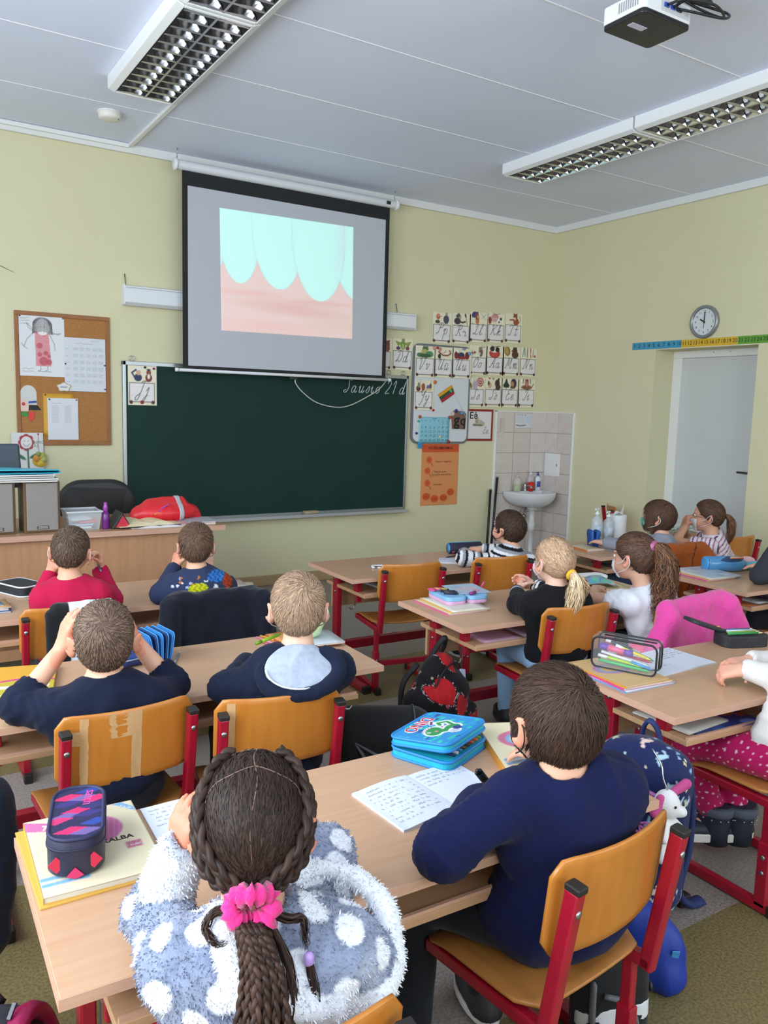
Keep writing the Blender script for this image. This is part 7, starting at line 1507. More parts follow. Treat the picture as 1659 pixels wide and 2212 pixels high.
for i, (x0, y0, x1, y1, z, r, c, lb) in enumerate(((-.09, -.03, -.03, -.06, .042, .0065, '26283a', 'black marker in the light blue case'), (-.085, .01, -.02, -.03, .042, .006, '1f2226', 'second black marker in the light blue case'), (-.09, .06, -.03, .03, .041, .005, 'c9a43a', 'yellow pen in the light blue case'), (.02, -.08, .06, -.06, .042, .008, '8a2a6e', 'short magenta glue pen in the light blue case'))):
    a = rot(x0, y0, R_(-8)); b = rot(x1, y1, R_(-8)); pen(lb, (2.245+a[0], 2.885+a[1], Z+.014+z), (2.245+b[0], 2.885+b[1], Z+.014+z), r, c, '26283a')
t = thing('scissors', 'pink handled scissors in the light blue case', 'scissors', (2.165, 2.945, Z+.056)); pkm = M('pink_handle', 'd04a80', .4)
for s in (-1, 1): MB().tube([(.016*s+.013*math.cos(a)*1.0-.01, .02*math.sin(a), 0) for a in np.linspace(0, 2*PI, 15)[:-1]], .004, 6, closed=True).build('handle', pkm, t, True)
MB().bar((.0, -.02, 0), (.02, -.08, 0), .008, .002).bar((.004, -.02, .002), (.012, -.08, .002), .008, .002).build('blades', steel, t)
t = thing('clear_ruler_folder', 'bluish transparent sheet with drawings lying across the light blue case', 'sheet', (2.305, 2.90, Z+.0495), R_(-8)); p = Print(.17, .17, .004, '9fb6cc'); p.disc(.08, .09, .06, 'b9b0b8', .04); p.disc(.12, .05, .02, 'c08aa8'); p.disc(.05, .12, .03, '8aa8c4', .02); p.build('sheet', t, Matrix.Translation((-.085, -.085, 0)) @ Matrix.Rotation(.03, 4, 'X'), M('glossy_print', attr='Col', rough=.38))
tag(MB().tube([(2.36, 2.86, Z+.062), (2.375, 2.855, Z+.092)], .005, 8).build('sharpener', M('pink_gloss', 'b8406e', .3), None, True), 'small pink stick standing on the transparent sheet', 'pen')
for x, c, lb, r in ((2.14, 'c99ab2', 'pink sheet on the shelf under the light blue case', -2), (2.36, 'c2a0b4', 'second pinkish sheet on the shelf under the light blue case', -5), (2.58, 'b0a0b0', 'greyish folder on the shelf in front of the blond girl', 2)): printed_book('exercise_book', lb, (x, 2.545, Z-.0935), R_(r), .20, .25, .006, c)
printed_book('workbook', 'orange edged book under the iridescent pouch', (3.00, 2.74, Z), R_(-20), .20, .15, .010, 'c9b08a', None, spine='cf8a34'); 
t = thing('white_black_case', 'white and black case behind the iridescent pouch', 'pencil case', (3.15, 2.93, Z), R_(-10)); o = mk('case_base', *(lambda b: (b.V, b.F))(MB().prism(rrect(.18, .10, .03, 5), 0, .024)), blackp, t); bev(o, .003); o = mk('case_lid', *(lambda b: (b.V, b.F))(MB().prism(rrect(.18, .10, .03, 5), .024, .040)), white, t); bev(o, .003)
t = thing('iridescent_pouch', 'shiny iridescent pouch with blue triangle facets beside the girl in white', 'pouch', (3.075, 2.82, Z+.010), R_(-25))
def facets():
    r = random.Random(9); nx, ny = 6, 4; G = {}; cols = ['7fa4d8', '6fc0cc', '8a90d8', '9fd0cc', 'a0b4e0', '7fd0b8', 'b0a4dc', 'b9c4c8']; mats = [M('holo_'+c, c, .18, .55) for c in cols]
    for i in range(nx+1):
        for j in range(ny+1): x = -.10+.20*i/nx; y = -.055+.11*j/ny; b = max(0, 1-(x/.11)**2)*max(0, 1-(y/.07)**2); G[i, j] = (x+(r.uniform(-.008, .008) if 0 < i < nx else 0), y, .004+.055*b+r.uniform(-.004, .004)*(b > .2))
    for i in range(nx):
        for j in range(ny):
            a, b_, c, d = G[i, j], G[i+1, j], G[i+1, j+1], G[i, j+1]
            for tri in (((a, b_, c), (a, c, d)) if (i+j) % 2 else ((a, b_, d), (b_, c, d))): mk('facet', [*tri, *[(x, y, max(z-.003, 0)) for x, y, z in tri]], [(0, 1, 2), (5, 4, 3), (0, 3, 4, 1), (1, 4, 5, 2), (2, 5, 3, 0)], r.choice(mats), t)
    MB().tube([G[i, 0] for i in range(nx+1)], .003, 6).build('zipper', M('zip_silver', 'a9b0b8', .3, .8), t, True)
facets()
# desk with the clear case
def d6b(p): p.disc(.10, .16, .075, 'b27aa0', .05); p.disc(.10, .16, .058, '6f96b8', .036); p.disc(.10, .16, .046, 'c39a62', .028)
printed_book('workbook', 'blue edged book at the bottom under the clear pencil case', (1.985, 1.665, Z), R_(-3), .225, .29, .006, 'b9c4d0', None, spine='6f8fb8'); printed_book('workbook', 'orange workbook with pink ring under the clear pencil case', (1.985, 1.675, Z+.006), R_(-5), .215, .285, .008, 'c9a26a', d6b, spine='d04a80'); printed_book('workbook', 'thin tan book in the pile under the clear pencil case', (1.99, 1.67, Z+.014), R_(-2), .20, .27, .005, 'c8a470', d6b, spine='cf8e30')
t = thing('clear_pencil_case', 'clear plastic pencil case with black edges full of bright markers', 'pencil case', (2.135, 1.800, Z+.020), R_(-64)); w, d, h = .215, .075, .105; cf = M('clear_vinyl', 'eef2f4', .08, alpha=.05, spec=.6); bk = M('black_edge_tape', '17171a', .45)
for nm, a, b in (('clear_panel', (-w/2, -d/2, 0), (w/2, -d/2+.001, h)), ('clear_panel', (-w/2, d/2-.001, 0), (w/2, d/2, h)), ('clear_panel', (-w/2, -d/2, 0), (w/2, d/2, .001)), ('clear_panel', (-w/2, -d/2, h-.001), (w/2, d/2, h)), ('clear_panel', (w/2-.001, -d/2, 0), (w/2, d/2, h)), ('clear_panel', (-w/2, -d/2, 0), (-w/2+.001, d/2, h))): MB().b2(a, b).build(nm, cf, t)
for y in (-d/2, d/2): MB().tube([(x, y, z+h/2) for x, z in rrect(w, h, .022, 5)], .0036, 6, closed=True).build('edge_tape', bk, t, True)
MB().tube([(-w/2+.03, 0, h+.001), (w/2-.01, 0, h+.001)], .003, 6).tube([(w/2+.001, 0, h-.01), (w/2+.001, 0, .02)], .003, 6).build('zipper', bk, t, True)
MK = [('2fae5a', .012, .5, 'green', -.085, .02, .085, .010), ('a6c82a', .024, .7, 'lime green', -.09, .034, .07, .018), ('e0e2e4', .030, .9, 'white', -.085, .046, .075, .022), ('c02c44', .036, 1, 'red', -.06, .050, .085, .034), ('d8722a', .042, .9, 'orange', -.092, .058, -.03, .050), ('d8c22a', .05, .7, 'yellow', -.03, .080, .085, .050), ('3a8ac8', .02, .6, 'light blue', .02, .030, .09, .016), ('2a2c34', .06, .7, 'black', -.07, .088, .02, .072), ('3f8a4a', .05, .6, 'dark green', .0, .066, .09, .040)]
a0 = R_(-64)
for i, (c, z, r, nm, x0, z0, x1, z1) in enumerate(MK):
    yy = -.020+.0085*(i % 5); a = rot(x0, yy, a0); b = rot(x1, yy+.003, a0); o = pen(nm+' marker inside the clear pencil case', (2.135+a[0], 1.80+a[1], Z+.020+z0), (2.135+b[0], 1.80+b[1], Z+.020+z1), .0052, c, c, 'd9d9dc' if i % 2 else None, 'marker', 'marker')
a = rot(-.085, -.022, a0); b = rot(.025, -.020, a0); t = thing('glue_stick', 'purple and pink glue stick inside the clear pencil case', 'glue stick', (2.135+a[0], 1.80+a[1], Z+.020+.072)); dv = np.array([b[0]-a[0], b[1]-a[1], -.012])
MB().tube([dv*.25, dv*.75], .0115, 12).build('body', M('glue_pink', 'd0567e', .4), t, True); MB().tube([dv*0, dv*.25], .0122, 12).tube([dv*.75, dv], .0122, 12).build('cap', M('glue_purple', '5a2f92', .4), t, True)
tag(MB().box((2.135+rot(.03, .01, a0)[0], 1.80+rot(.03, .01, a0)[1], Z+.1), (.05, .008, .022), rotz(a0)@roty(.3)).build('pink_eraser', M('eraser_pink', 'd8567e', .6), bevel=.002), 'pink eraser near the top of the clear pencil case', 'eraser')
notebook('open notebook with a ruled table right of the clear pencil case', (2.370, 1.725, Z), R_(2), .165, .205, .004, (9, 5)); 
t = thing('open_black_case', 'open black pencil case with speckled lid at the right edge', 'pencil case', (2.835, 1.84, Z), R_(-20)); m = MB(); P = rrect(.20, .11, .04, 6)
o = mk('tray', *(lambda b: (b.V, b.F))(MB().prism(P, 0, .045)), M('black_speckled', '15161a', .6, var='2a2c33', vs=120), t); bev(o, .004)
o = mk('lid', *(lambda b: (b.V, b.F))(MB().prism(P, 0, .014, Mx=lambda v: rotx(-.0)@roty(.32)@np.array(v)+np.array([-.10, .07, .05]))), M('black_speckled', '15161a', .6), t); bev(o, .004); MB().lathe([(.006, 0), (.005, .002)], 12, c=(-.06, .06, .055)).build('yellow_button', M('yellow_dot', 'c9c02c', .5), t, True)
for i, (c, nm) in enumerate((('2f8a4a', 'green'), ('7a9a34', 'olive'), ('b9c4d4', 'pale blue'), ('4a5a7a', 'slate'))): a = rot(-.08+.01*i, -.03+.018*i, R_(-20)); b = rot(.07, -.035+.02*i, R_(-20)); pen(nm+' pen in the open black pencil case', (2.835+a[0], 1.84+a[1], Z+.052), (2.835+b[0], 1.84+b[1], Z+.053), .0045, c, 'c9b090')
for i, (x, c, lb, rz_) in enumerate(((2.10, '2a3f8a', 'blue magazine on the shelf under the clear pencil case', -6), (2.07, 'c9c6c0', 'white sheet on the shelf under the clear pencil case', 3))): printed_book('magazine', lb, (x, 1.475+.01*i, Z-.0935+.006*i), R_(rz_), .29 if i == 0 else .21, .21, .005, c, (lambda p: [p.disc(random.uniform(0, .29), random.uniform(0, .2), .03, random.choice(['3a6ac0', 'c25a2a', '2a8a5a', '6a8ad8']), .015) for _ in range(9)]) if i == 0 else None)
# far right desk
pump_bottle('sanitiser_bottle', 'clear hand sanitiser pump bottle, left of the pair on the far right desk', (4.185, 3.86, Z), .235, .038, 'd0dbe4', 'e4e6e8', liquid='cfdae2', lab='b9cadb'); pump_bottle('sanitiser_bottle', 'clear sanitiser bottle with white pump beside the paper roll', (4.265, 3.83, Z), .215, .036, 'd3dde5', 'e6e8ea', liquid='d0dae2', lab='c3d2e0')
t = thing('paper_roll', 'white paper towel roll with a torn sheet sticking up', 'paper roll', (4.385, 3.86, Z)); pw_ = M('tissue_white', 'dfe0e2', .9, bump=.15, bs=120); MB().lathe([(.062, 0), (.064, .004), (.064, .176), (.062, .18), (.025, .18), (.025, .17)], 28).build('roll', pw_, t, True)
m = MB(); m.add([(-.045, 0, .176), (.0, .02, .205), (.03, 0, .195), (.05, -.01, .25), (.065, .01, .185), (.02, -.03, .180), (-.02, -.03, .2)], [(0, 1, 6), (1, 2, 5, 6), (2, 3, 4), (2, 4, 5)]); o = m.build('torn_sheet', pw_, t); sm_ = o.modifiers.new('thick', 'SOLIDIFY'); sm_.thickness = .002
t = thing('blue_case', 'blue zip case standing in front of the sanitiser bottles', 'pencil case', (4.035, 3.745, Z), R_(-30)); V, F = surf([B_((-.018, 0, .055), (.028, .10, .11), roty(-.08), .012), B_((.018, 0, .055), (.028, .10, .11), roty(.08), .012)], .006, lambda P: -P[..., 2]+.0005); V = creases(V, F, .003, 60, 8); mk('case_body', V, F, M('royal_blue_fabric', '1d4f9a', .6, bump=.2, bs=260), t, True); MB().tube([(-.018, -.05, .02), (-.02, -.052, .10), (-.02, .052, .105)], .002, 5).build('zipper', M('zip_blue', '3f92d8', .5), t, True)
printed_book('workbook', 'orange edged books at the left end of the far right desk', (3.83, 3.60, Z), R_(-5), .15, .20, .012, 'c9b79a', None, spine='c9763a'); printed_book('exercise_book', 'white sheet beside the sanitiser desk pupil', (4.02, 3.55, Z), R_(-12), .12, .14, .002, 'c8d2de', None)
for x, c, lb in ((3.95, '33353c', 'dark folder on the shelf of the far right desk'), (4.45, '2c3a2a', 'dark green case on the shelf of the far right desk'), (4.7, '8a9a3a', 'olive booklet on the shelf of the far right desk')): printed_book('exercise_book', lb, (x, 3.47, Z-.0935), 0, .18, .20, .012, c)
t = thing('basket', 'woven tray with green leaves under clear film on the far right desk', 'basket', (4.98, 3.78, Z)); MB().lathe([(.085, 0), (.105, .035), (.10, .036), (.08, .006), (.001, .006)], 24, sx=1.2).build('tray', M('wicker', 'b5915e', .8, var='96733f', vs=60), t, True)
for i in range(46): a = random.uniform(0, 6.28); q = .085*math.sqrt(random.random()); z = .03+random.uniform(0, .03); b = random.uniform(0, 6.28); m = MB(); x, y = q*1.2*math.cos(a), q*math.sin(a); l = .02; c_, s_ = math.cos(b)*l, math.sin(b)*l; m.add([(x-c_, y-s_, z), (x+s_*.4, y-c_*.4, z+.008), (x+c_, y+s_, z+.004), (x-s_*.4, y+c_*.4, z+.01)], [(0, 1, 2), (0, 2, 3)]); m.build('leaf', M('leaf_%d' % (i % 3), ['4a7a34', '6a9a4a', '3a5f2e'][i % 3], .5), t)
MB().lathe([(.108, .03), (.10, .075), (.06, .10), (.001, .105)], 20, sx=1.2).build('film', M('clear_film', 'e0e8e4', .12, alpha=.22), t, True)
# right edge desk
printed_book('workbook', 'pink edged workbook at the bottom of the pile on the right edge desk', (3.755, 2.660, Z), R_(-5), .22, .285, .007, 'c9c2c4', None, spine='c9508a'); printed_book('workbook', 'orange edged workbook in the pile on the right edge desk', (3.76, 2.655, Z+.007), R_(-6), .21, .28, .006, 'd0c8b8', None, spine='cf9030'); printed_book('plastic_folder', 'shiny grey plastic folder on the pile on the right edge desk', (3.79, 2.66, Z+.013), R_(-9), .22, .28, .004, 'b4bac4', lambda p: [p.disc(random.uniform(.03, .2), random.uniform(.03, .25), .03, random.choice(['a2b8d0', 'c9ccd4', '98a4b4']), .02) for _ in range(8)], cat='folder')
t = thing('tube_pouch', 'round transparent blue pouch with pencils inside on the right edge desk', 'pencil case', (4.10, 2.80, Z+.045), R_(-25)); bg = M('blue_jelly', '4f9ad0', .15, alpha=.72, spec=.7); MB().tube([(-.115, 0, 0), (-.108, 0, 0), (.08, 0, 0), (.115, 0, -.01)], [.036, .043, .045, .028], 22).build('tube_body', bg, t, True); MB().lathe([(.040, 0), (.043, .006), (.034, .010)], 22, c=(-.115, 0, 0), R=roty(-PI/2)).build('end_cap', M('blue_cap', '4a98d2', .3), t, True)
MB().prism([(-.05, -.012), (.0, -.03), (.07, -.022), (.09, 0), (.06, .022), (-.01, .026)], 0, .002, Mx=lambda v: np.array([v[0], -.032+v[1]*.3-.004, .032+v[1]*.5+v[2]])).build('window', M('pouch_inside', '26466a', .4), t)
for i, c in enumerate(('c9703a', 'd8d8d8', 'a03a5a', 'd0b04a')): tag(MB().tube([(4.05+.012*i, 2.735+.006*i, Z+.092), (4.13+.008*i, 2.705+.006*i, Z+.090)], .0035, 6).build('pencil', M('pen_'+c, c, .5), None, True), {'c9703a': 'orange', 'd8d8d8': 'white', 'a03a5a': 'wine red', 'd0b04a': 'yellow'}[c]+' pencil in the transparent blue pouch', 'pencil')
t = thing('gel_case', 'turquoise glitter case with a pink lid beside the blue pouch', 'pencil case', (4.285, 2.79, Z), R_(-20)); V, F = surf([B_((0, 0, .026), (.15, .10, .05), None, .022)], .006, lambda P: -P[..., 2]+.0005); mk('case_body', V, F, M('turquoise_gel', '4fb0d0', .2, alpha=.9), t, True); V, F = surf([E_((.005, 0, .052), (.05, .035, .024))], .005); mk('pink_lid', V, F, M('pink_soft', 'd8a8b2', .5), t, True)
tag(MB().lathe([(.008, 0), (.009, .004), (.009, .055), (.003, .075)], 10, c=(4.38, 2.76, Z)).build('white_stick', M('lip_stick_white', 'd8d2d4', .4), None, True), 'small white stick standing behind the turquoise glitter case', 'stick')
for i in range(5): printed_book('exercise_book', ['orange', 'white', 'grey', 'purple', 'pale'][i]+' booklet on the shelf of the right edge desk', (3.80+.09*i, 2.43+.01*i, Z-.0935+.0001*i+.0045*(i % 2)), R_(-3+3*i), .085 if i < 4 else .2, .2, .0042, ['b5663a', 'c9ccd0', '70747c', '5a4a6a', 'b9b2a8'][i])

# ------------------------------------------------------------------ clothes on chair backs
def draped(label, prims, col, mat, loc, rz, amp, fr, nm='jacket', cat='jacket', seed=1, zmin=.06, colfn=None, res=.008, vert=True):
    t = thing(nm, label, cat, (loc[0], loc[1], 0), rz); V, F = surf(prims, res); N = vnormals(V, F); ph = np.sin(V[:, 0]*fr+2.2*np.sin(V[:, 2]*5+seed)+1.5*np.sin(V[:, 0]*17+seed)); w_ = np.clip((.66-V[:, 2])/.25, .1, 1)
    V = V+N*(amp*ph*w_)[:, None]; V = creases(V, F, amp*.5, 42, seed); c = np.tile(np.array(lin(col)), (len(V), 1)); c = colfn(V, c) if colfn else c
    mk('cloth', V, F, mat, t, True, c); return t
bz = .70
draped('navy blazer hung over the chair back in the front row', [B_((0, -.050, .49), (.44, .045, .40), rotx(-.10), .02, .03), C_((-.20, -.05, .66), (-.235, -.06, .36), .04, .05, .04), C_((.20, -.05, .66), (.24, -.06, .36), .04, .05, .04), C_((-.17, -.02, .685), (.17, -.02, .685), .03, .03, .03)], '10131f', cloth(.9, .15, .3, 300), (1.205, 3.235), -.05, .017, 46, seed=3)
def scarf(V, c): m = (V[:, 0] > -.050); c[m] = lin('cfd2da'); r2 = np.hypot(V[:, 0]-.04, (V[:, 2]-.56)*.8); k = m & (np.abs(r2-.055) < .008); c[k] = lin('18191c'); k = m & (np.abs(V[:, 0]-.02-.0*V[:, 2]) < .007) & (V[:, 2] < .56); c[k] = lin('18191c'); k = m & (np.abs(V[:, 2]-.625) < .008) & (V[:, 0] > .0); c[k] = lin('18191c'); return c
draped('black hooded jacket with a white panel and letters over the front left chair', [B_((-.005, -.052, .49), (.26, .035, .40), rotx(-.10), .015, .03), C_((-.09, -.02, .69), (.10, -.02, .69), .026, .026, .03)], '17181b', cloth(.9, .2, .4, 200), (.66, 3.258), .0, .006, 46, seed=5, colfn=scarf, res=.005)
draped('bright pink knitted cardigan hung over the chair of the girl in white', [B_((.02, -.05, .50), (.48, .05, .38), rotx(-.10), .022, .03), C_((-.21, -.05, .64), (-.30, -.03, .44), .045, .055, .05), C_((.22, -.05, .655), (.36, -.07, .42), .045, .06, .06), C_((-.19, -.02, .685), (.20, -.02, .69), .034, .034, .03)], 'dd4a9a', M('pink_waffle_knit', attr='Col', rough=.95, sheen=.3, bump=.9, bs=110, spec=.1, stretch=(1, 1, 1)), (3.01, 2.215), .05, .014, 40, 'cardigan', 'cardigan', 4)
def zipl(V, c): d = np.abs(V[:, 0]-.02-.35*(V[:, 2]-.55)); c[d < .004] = lin('2a1c14'); return c
draped('rust orange coat hung over the chair of the boy with the green mask', [B_((0, -.055, .46), (.42, .06, .46), rotx(-.10), .025, .03), C_((.2, -.06, .60), (.24, -.07, .30), .05, .06, .05), C_((-.2, -.06, .60), (-.23, -.07, .30), .05, .06, .05), C_((-.15, -.02, .69), (.16, -.02, .69), .034, .034, .03)], '9c4a12', cloth(.6, .1, .2, 90), (4.19, 3.175), -.1, .018, 34, 'coat', 'coat', 6, colfn=zipl)
draped('dark blue padded coat hanging at the left picture edge', [B_((0, 0, .36), (.34, .10, .48), None, .05, .05), C_((.13, 0, .54), (.15, .0, .22), .06, .05, .05), E_((0, 0, .58), (.14, .07, .05), None, .05)], '10182a', cloth(.7, .1, .3, 120), (.05, 1.99), .25, .012, 26, 'coat', 'coat', 8)

# ------------------------------------------------------------------ bags
def heart(x, z, cx, cz, s, a=0):
    dx, dz = (x-cx)/s, (z-cz)/s; c, n = math.cos(a), math.sin(a); u = dx*c+dz*n; v = -dx*n+dz*c; v = v+.25; return (u*u+v*v-.62)**3-u*u*v**3*1.6 < 0
def rucksack():
    t = thing('floral_rucksack', 'black rucksack with red hearts hanging open on the desk hook in the middle aisle', 'rucksack', (2.00, 2.66, 0), R_(20))
    pr = [B_((-.02, .02, .17), (.35, .13, .34), None, .05, .05), E_((0, .02, .32), (.13, .07, .15), None, .06), B_((-.01, -.075, .135), (.32, .08, .23), None, .035, .03), E_((0, -.05, .30), (.11, .06, .09), None, .04)]
    V, F = surf(pr, .0050, lambda P: .012-P[..., 2]); V = creases(V, F, .005, 30, 2); c = np.tile(np.array(lin('131114')), (len(V), 1)); n1 = noise(V, 160, 3); back = V[:, 1] < .06
    for cx, cz, s, a in ((-.085, .335, .055, .5), (.0, .27, .05, -.5), (.095, .175, .055, .15), (-.10, .10, .05, .3), (.02, .44, .045, 0), (.13, .33, .035, .2), (-.145, .22, .04, .2)):
        m = heart(V[:, 0], V[:, 2], cx, cz, s, a) & back; c[m] = np.array(lin('b21a20'))*(1+.25*n1[m])[:, None]
        m2 = heart(V[:, 0], V[:, 2], cx, cz, s*1.16, a) & ~heart(V[:, 0], V[:, 2], cx, cz, s*1.04, a) & back & (np.sin(V[:, 0]*520)*np.sin(V[:, 2]*520) > .35); c[m2] = lin('c9a8a8')
    r = random.Random(8)
    for _ in range(46):
        p = V[r.randrange(len(V))]; d = np.linalg.norm(V-p, axis=1); m = (d < r.uniform(.004, .009)) & (c.max(1) < .05); c[m] = lin(r.choice(['b09a80', '8f7a62', '2f6a5e', 'a03a50', 'c9c2b8']))
    mk('bag_body', V, F, cloth(.75, .1, .3, 260), t, True, c); bl = M('black_webbing', '121214', .7, bump=.3, bs=300)
    V, F = surf([E_((.02, -.045, .355), (.075, .03, .055), rotx(-.3), .02)], .005); mk('open_pocket_lining', V, F, M('grey_lining', '3c3d44', .7), t, True); MB().box((.075, -.06, .36), (.035, .006, .075), rotx(-.3)@roty(.3)).build('white_paper_inside', M('paper_bluish', 'c2cade', .6), t)
    MB().tube(curve_pts([(-.10, -.075, .26), (-.02, -.095, .315), (.06, -.09, .325), (.12, -.07, .27)], 18), .0045, 6).tube(curve_pts([(-.13, -.03, .30), (-.06, -.05, .42), (.05, -.05, .43), (.13, -.02, .32)], 18), .004, 6).build('zipper', bl, t, True); MB().bar((-.06, -.100, .30), (-.03, -.104, .335), .011, .004).build('zip_puller', M('nickel', 'b5ab9a', .3, .8), t, bevel=.001)
    MB().tube(curve_pts([(-.03, .05, .43), (-.015, .02, .50), (.005, -.01, .545), (.03, .01, .50), (.045, .05, .44)], 16), .007, 6, sx=1.8).build('hanging_loop', bl, t, True)
    for s in (-1, 1): MB().tube(curve_pts([(s*.05, .09, .42), (s*.10, .13, .33), (s*.12, .12, .18), (s*.13, .09, .05)], 16), .010, 6, sx=2.2).build('shoulder_strap', bl, t, True)
rucksack()
def satchel():
    t = thing('black_satchel', 'black school satchel with grey reflective bands and a rabbit print', 'satchel', (1.555, 2.43, 0), R_(-28)); pr = [B_((0, 0, .17), (.30, .20, .33), None, .05, .03), C_((-.11, 0, .30), (.11, 0, .30), .095, .095, .04)]
    V, F = surf(pr, .006, lambda P: .004-P[..., 2]); mk('bag_body', V, F, M('matte_black_fabric', '0e0e10', .85, bump=.25, bs=260, sheen=.1), t, True); gm = M('grey_webbing', '55565c', .6, bump=.3, bs=300)
    MB().tube(curve_pts([(-.10, -.098, .30), (-.06, -.112, .22), (-.10, -.115, .12), (-.13, -.11, .03)], 16), .006, 5, sx=1.8).tube(curve_pts([(-.10, -.098, .30), (.0, -.11, .24), (.08, -.11, .18), (.13, -.10, .12)], 16), .006, 5, sx=1.8).build('reflective_band', gm, t, True)
    MB().tube([(x, -.100*math.cos(a)*.98, .30+.098*math.sin(a)) for x, a in zip(np.full(16, .118), np.linspace(-.3, PI, 16))], .003, 5).build('piping', gm, t, True)
    pm = M('pink_print_rabbit', 'a98a8a', .7)
    for x in (-.012, .014): MB().prism(circ(.010, 14, x, .14, .022), 0, .003, Mx=lambda v: np.array([v[0], -.1015-v[2], v[1]])).build('rabbit_ear', pm, t)
    MB().prism(circ(.024, 16, .001, .105), 0, .003, Mx=lambda v: np.array([v[0], -.1015-v[2], v[1]])).build('rabbit_head', pm, t)
satchel()
def unicorn():
    t = thing('navy_rucksack', 'navy rucksack with pale unicorns and pink ribbons hanging beside the foreground chair', 'rucksack', (1.885, 1.50, 0), R_(-72)); pr = [B_((0, 0, .29), (.27, .15, .48), rotx(-.06), .06, .04), E_((0, -.01, .44), (.12, .085, .12), None, .05), B_((0, -.085, .22), (.24, .08, .26), rotx(-.10), .035, .03)]
    V, F = surf(pr, .0055, lambda P: .03-P[..., 2]); V = creases(V, F, .004, 26, 5); c = np.tile(np.array(lin('16224e')), (len(V), 1)); r = random.Random(2)
    for _ in range(190): p = V[r.randrange(len(V))]; c[np.linalg.norm(V-p, axis=1) < r.uniform(.0045, .0065)] = lin(r.choice(['b9c9dc', '8fb4d0', 'd8c9a8', 'c990b4']))
    N = vnormals(V, F)
    for _ in range(52):
        i = r.randrange(len(V)); p = V[i]; n = N[i]; u = nrm(np.cross(n, [0, 0, 1])); v = np.cross(n, u); a = r.uniform(-.5, .5); q = V-p; x = q@(u*math.cos(a)+v*math.sin(a)); y = q@(v*math.cos(a)-u*math.sin(a)); z = np.abs(q@n) < .03
        m = z & (((x/.017)**2+(y/.008)**2 < 1) | ((np.abs(x-.014-.3*y) < .005) & (y > 0) & (y < .020)) | ((np.abs(x+.012) < .0028) & (y < 0) & (y > -.018)) | ((np.abs(x-.009) < .0028) & (y < 0) & (y > -.018))); c[m] = lin(r.choice(['c9c4a8', 'a8c4d4', 'd4b8b0', 'b9d0c4']))
    mk('bag_body', V, F, cloth(.7, .1, .25, 260), t, True, c); rb = M('pink_ribbon', 'c070b4', .6); nv = M('navy_webbing', '1b2a5c', .7, bump=.3, bs=300)
    for z0, z1 in ((.47, .40), (.345, .30)): MB().tube(curve_pts([(-.12, -.06, z1), (-.04, -.105, z0-.02), (.04, -.108, z0-.02), (.125, -.05, z1)], 18), .0055, 5, sx=2.2).build('ribbon', rb, t, True)
    for s in (-1, 1): MB().tube(curve_pts([(.045, -.112, .35), (.045+s*.028, -.128, .365), (.045+s*.034, -.130, .345), (.045, -.114, .345)], 12), .004, 5, sx=1.6).build('bow_loop', rb, t, True)
    MB().tube(curve_pts([(.045, -.115, .345), (.055, -.122, .31), (.06, -.122, .28)], 8), .0035, 5, sx=1.6).build('bow_tail', rb, t, True); MB().tube(curve_pts([(-.03, .05, .53), (-.02, .04, .575), (.0, .03, .60), (.02, .04, .575), (.03, .05, .53)], 14), .007, 6, sx=1.7).build('hanging_loop', nv, t, True)
    for s in (-1, 1): MB().tube(curve_pts([(s*.07, .07, .50), (s*.10, .12, .40), (s*.11, .12, .22), (s*.10, .085, .08), (s*.12, .14, .015), (s*.14, .19, .012)], 20), .011, 6, sx=2.0).build('shoulder_strap', nv, t, True)
unicorn()
def plush():
    t = thing('plush_charm', 'white plush dog charm with pink ears hanging from the navy rucksack', 'plush toy', (1.800, 1.345, .440)); t.scale = (1.35, 1.35, 1.3); wm_ = M('white_plush', 'dfdcdc', .95, bump=.4, bs=220, sheen=.4); pk_ = M('pink_plush', 'b8487e', .9, bump=.3, bs=220)
    V, F = surf([E_((0, 0, .0), (.026, .026, .032), None, .01), E_((.018, -.018, -.012), (.014, .016, .012), None, .01), E_((0, 0, -.055), (.022, .018, .030), None, .012), C_((-.014, -.01, -.04), (-.028, -.022, -.062), .009, .009, .008), C_((.014, -.012, -.04), (.026, -.03, -.058), .009, .009, .008), C_((-.010, 0, -.075), (-.012, -.008, -.118), .009, .010, .008), C_((.010, 0, -.075), (.014, -.008, -.112), .009, .010, .008)], .0035); mk('plush_body', V, F, wm_, t, True)
    V, F = surf([C_((.018, 0, .022), (.050, -.006, .036), .009, .011, .006), C_((-.02, 0, .018), (-.036, 0, -.012), .009, .010, .006)], .0035); mk('ears', V, F, pk_, t, True); V, F = surf([T_((0, 0, -.060), np.eye(3), .016, .010, .01), E_((0, 0, -.06), (.024, .020, .018), None, .01)], .0035); mk('pink_shirt', V, F, pk_, t, True)
    for x in (-.006, .018): MB().lathe([(.003, -.001), (.003, .001)], 8, c=(x, -.026, .006), R=rotx(PI/2)).build('eye', blackp, t, True)
    MB().tube(curve_pts([(0, 0, .03), (-.005, .01, .055), (0, .02, .08), (.0, .045, .105)], 10), .002, 5).build('chain', steel, t, True); MB().box((.02, -.012, -.135), (.03, .003, .042), roty(-.3)).build('paper_tag', M('tag_white', 'd8dadd', .6), t, bevel=.001)
plush()
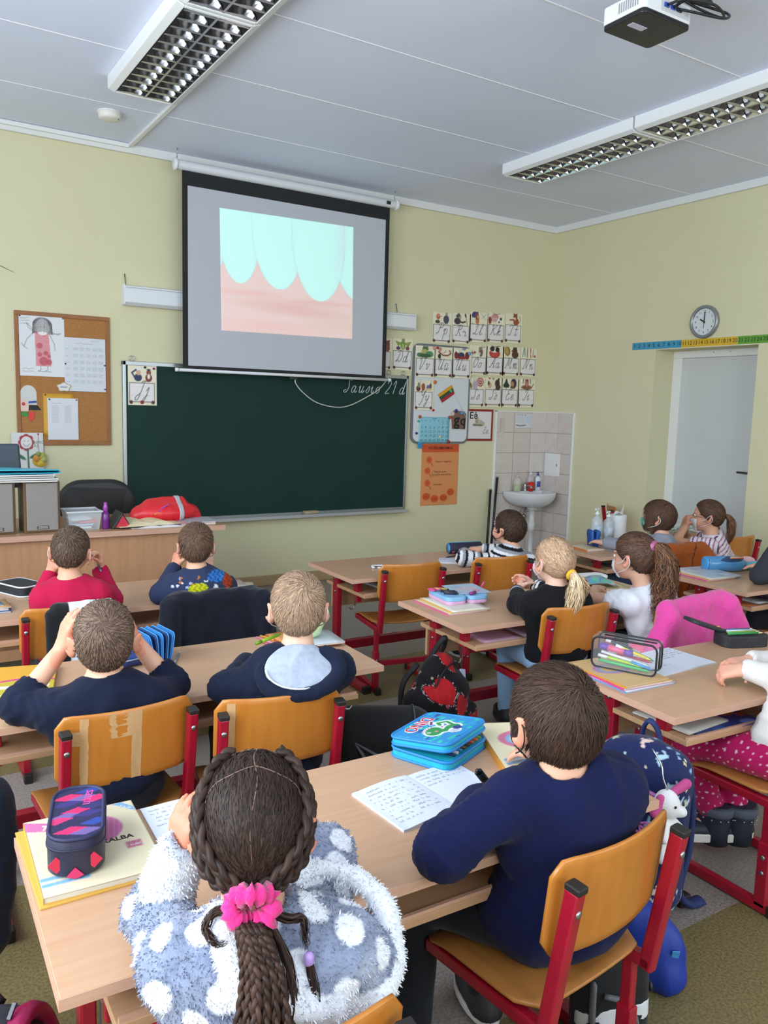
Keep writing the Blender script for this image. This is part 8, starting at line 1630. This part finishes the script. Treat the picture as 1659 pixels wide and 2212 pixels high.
def hood():
    t = thing('blue_jacket', 'royal blue jacket lying on the floor behind the foreground chair', 'jacket', (1.675, 1.285, 0), R_(-50)); t.scale = (.56, .62, .95); V, F = surf([C_((-.20, .03, .20), (-.02, 0, .13), .08, .10, .06), E_((.03, 0, .10), (.15, .085, .10), None, .06), E_((.09, -.03, .045), (.10, .07, .05), None, .04)], .006, lambda P: .001-P[..., 2]); V = creases(V, F, .008, 18, 4); V[:, 2] = np.maximum(V[:, 2], .001)
    mk('cloth', V, F, M('royal_blue_nylon', '12308c', .55, bump=.15, bs=120), t, True); MB().box((.13, -.070, .125), (.035, .004, .04), rotz(.25)@rotx(.5)).build('sewn_patch', M('sky_patch', '3f92cc', .5), t, bevel=.002)
hood()
def strapbag():
    t = thing('reflective_bag', 'black bag with white reflective band and grey straps under the foreground chair', 'bag', (1.43, 1.19, 0), R_(-25)); t.scale = (.68, .7, .8); pr = [B_((0, 0, .15), (.26, .14, .29), rotx(-.1), .05, .03)]; V, F = surf(pr, .006, lambda P: .003-P[..., 2]); V = creases(V, F, .005, 24, 3); mk('bag_body', V, F, M('matte_black_fabric', '0e0e10', .85), t, True); gm = M('grey_strap', '6a6c70', .6, bump=.3, bs=300)

    Vb, Fb = surf([B_((0, 0, .15), (.264, .144, .294), rotx(-.1), .05, .03)], .005, lambda P: np.maximum(np.maximum(.10-P[..., 2]+.12*P[..., 0], P[..., 2]-.12*P[..., 0]-.155), P[..., 1]+.02)); mk('reflective_band', Vb, Fb, M('reflective_white', 'd6d8dc', .3), t, True)
    MB().tube(curve_pts([(-.05, -.075, .20), (.02, -.10, .19), (.06, -.105, .12), (.03, -.10, .05), (-.05, -.085, .02)], 20), .007, 5, sx=2).build('strap', gm, t, True); MB().tube(curve_pts([(-.09, -.07, .24), (-.095, -.085, .12), (-.09, -.08, .01)], 12), .010, 5, sx=2).build('strap', gm, t, True); MB().box((-.092, -.092, .11), (.045, .012, .035)).build('buckle', blackp, t, bevel=.003); MB().lathe([(.014, -.006), (.014, .006)], 14, c=(.135, -.03, .19), R=roty(PI/2)).build('round_toggle', blackp, t, True)
strapbag()
def cornerbag():
    t = thing('pink_trim_bag', 'dark rucksack with shiny pink trim in the bottom left corner', 'rucksack', (.125, 1.50, 0), R_(62)); t.scale = (.9, .8, .88); V, F = surf([B_((0, 0, .19), (.26, .20, .36), None, .06, .03), E_((0, 0, .34), (.11, .09, .07), None, .05)], .006, lambda P: .003-P[..., 2]); mk('bag_body', V, F, M('charcoal_fabric', '25272e', .8, bump=.3, bs=260), t, True); pm = M('shiny_pink_trim', '8f1c48', .35, bump=.3, bs=90)
    MB().tube(curve_pts([(-.13, -.05, .30), (-.06, -.07, .395), (.03, -.07, .41), (.09, -.08, .37), (.13, -.09, .28), (.14, -.09, .15)], 28), .018, 8, sx=1.6).build('pink_strap', pm, t, True); MB().bar((.0, -.05, .425), (.025, -.055, .445), .01, .006).build('buckle', darksteel, t, bevel=.001)
    MB().tube(curve_pts([(.10, .02, .38), (.14, .06, .36), (.15, .07, .25)], 10), .012, 6, sx=1.8).build('side_strap', blackp, t, True)
cornerbag()
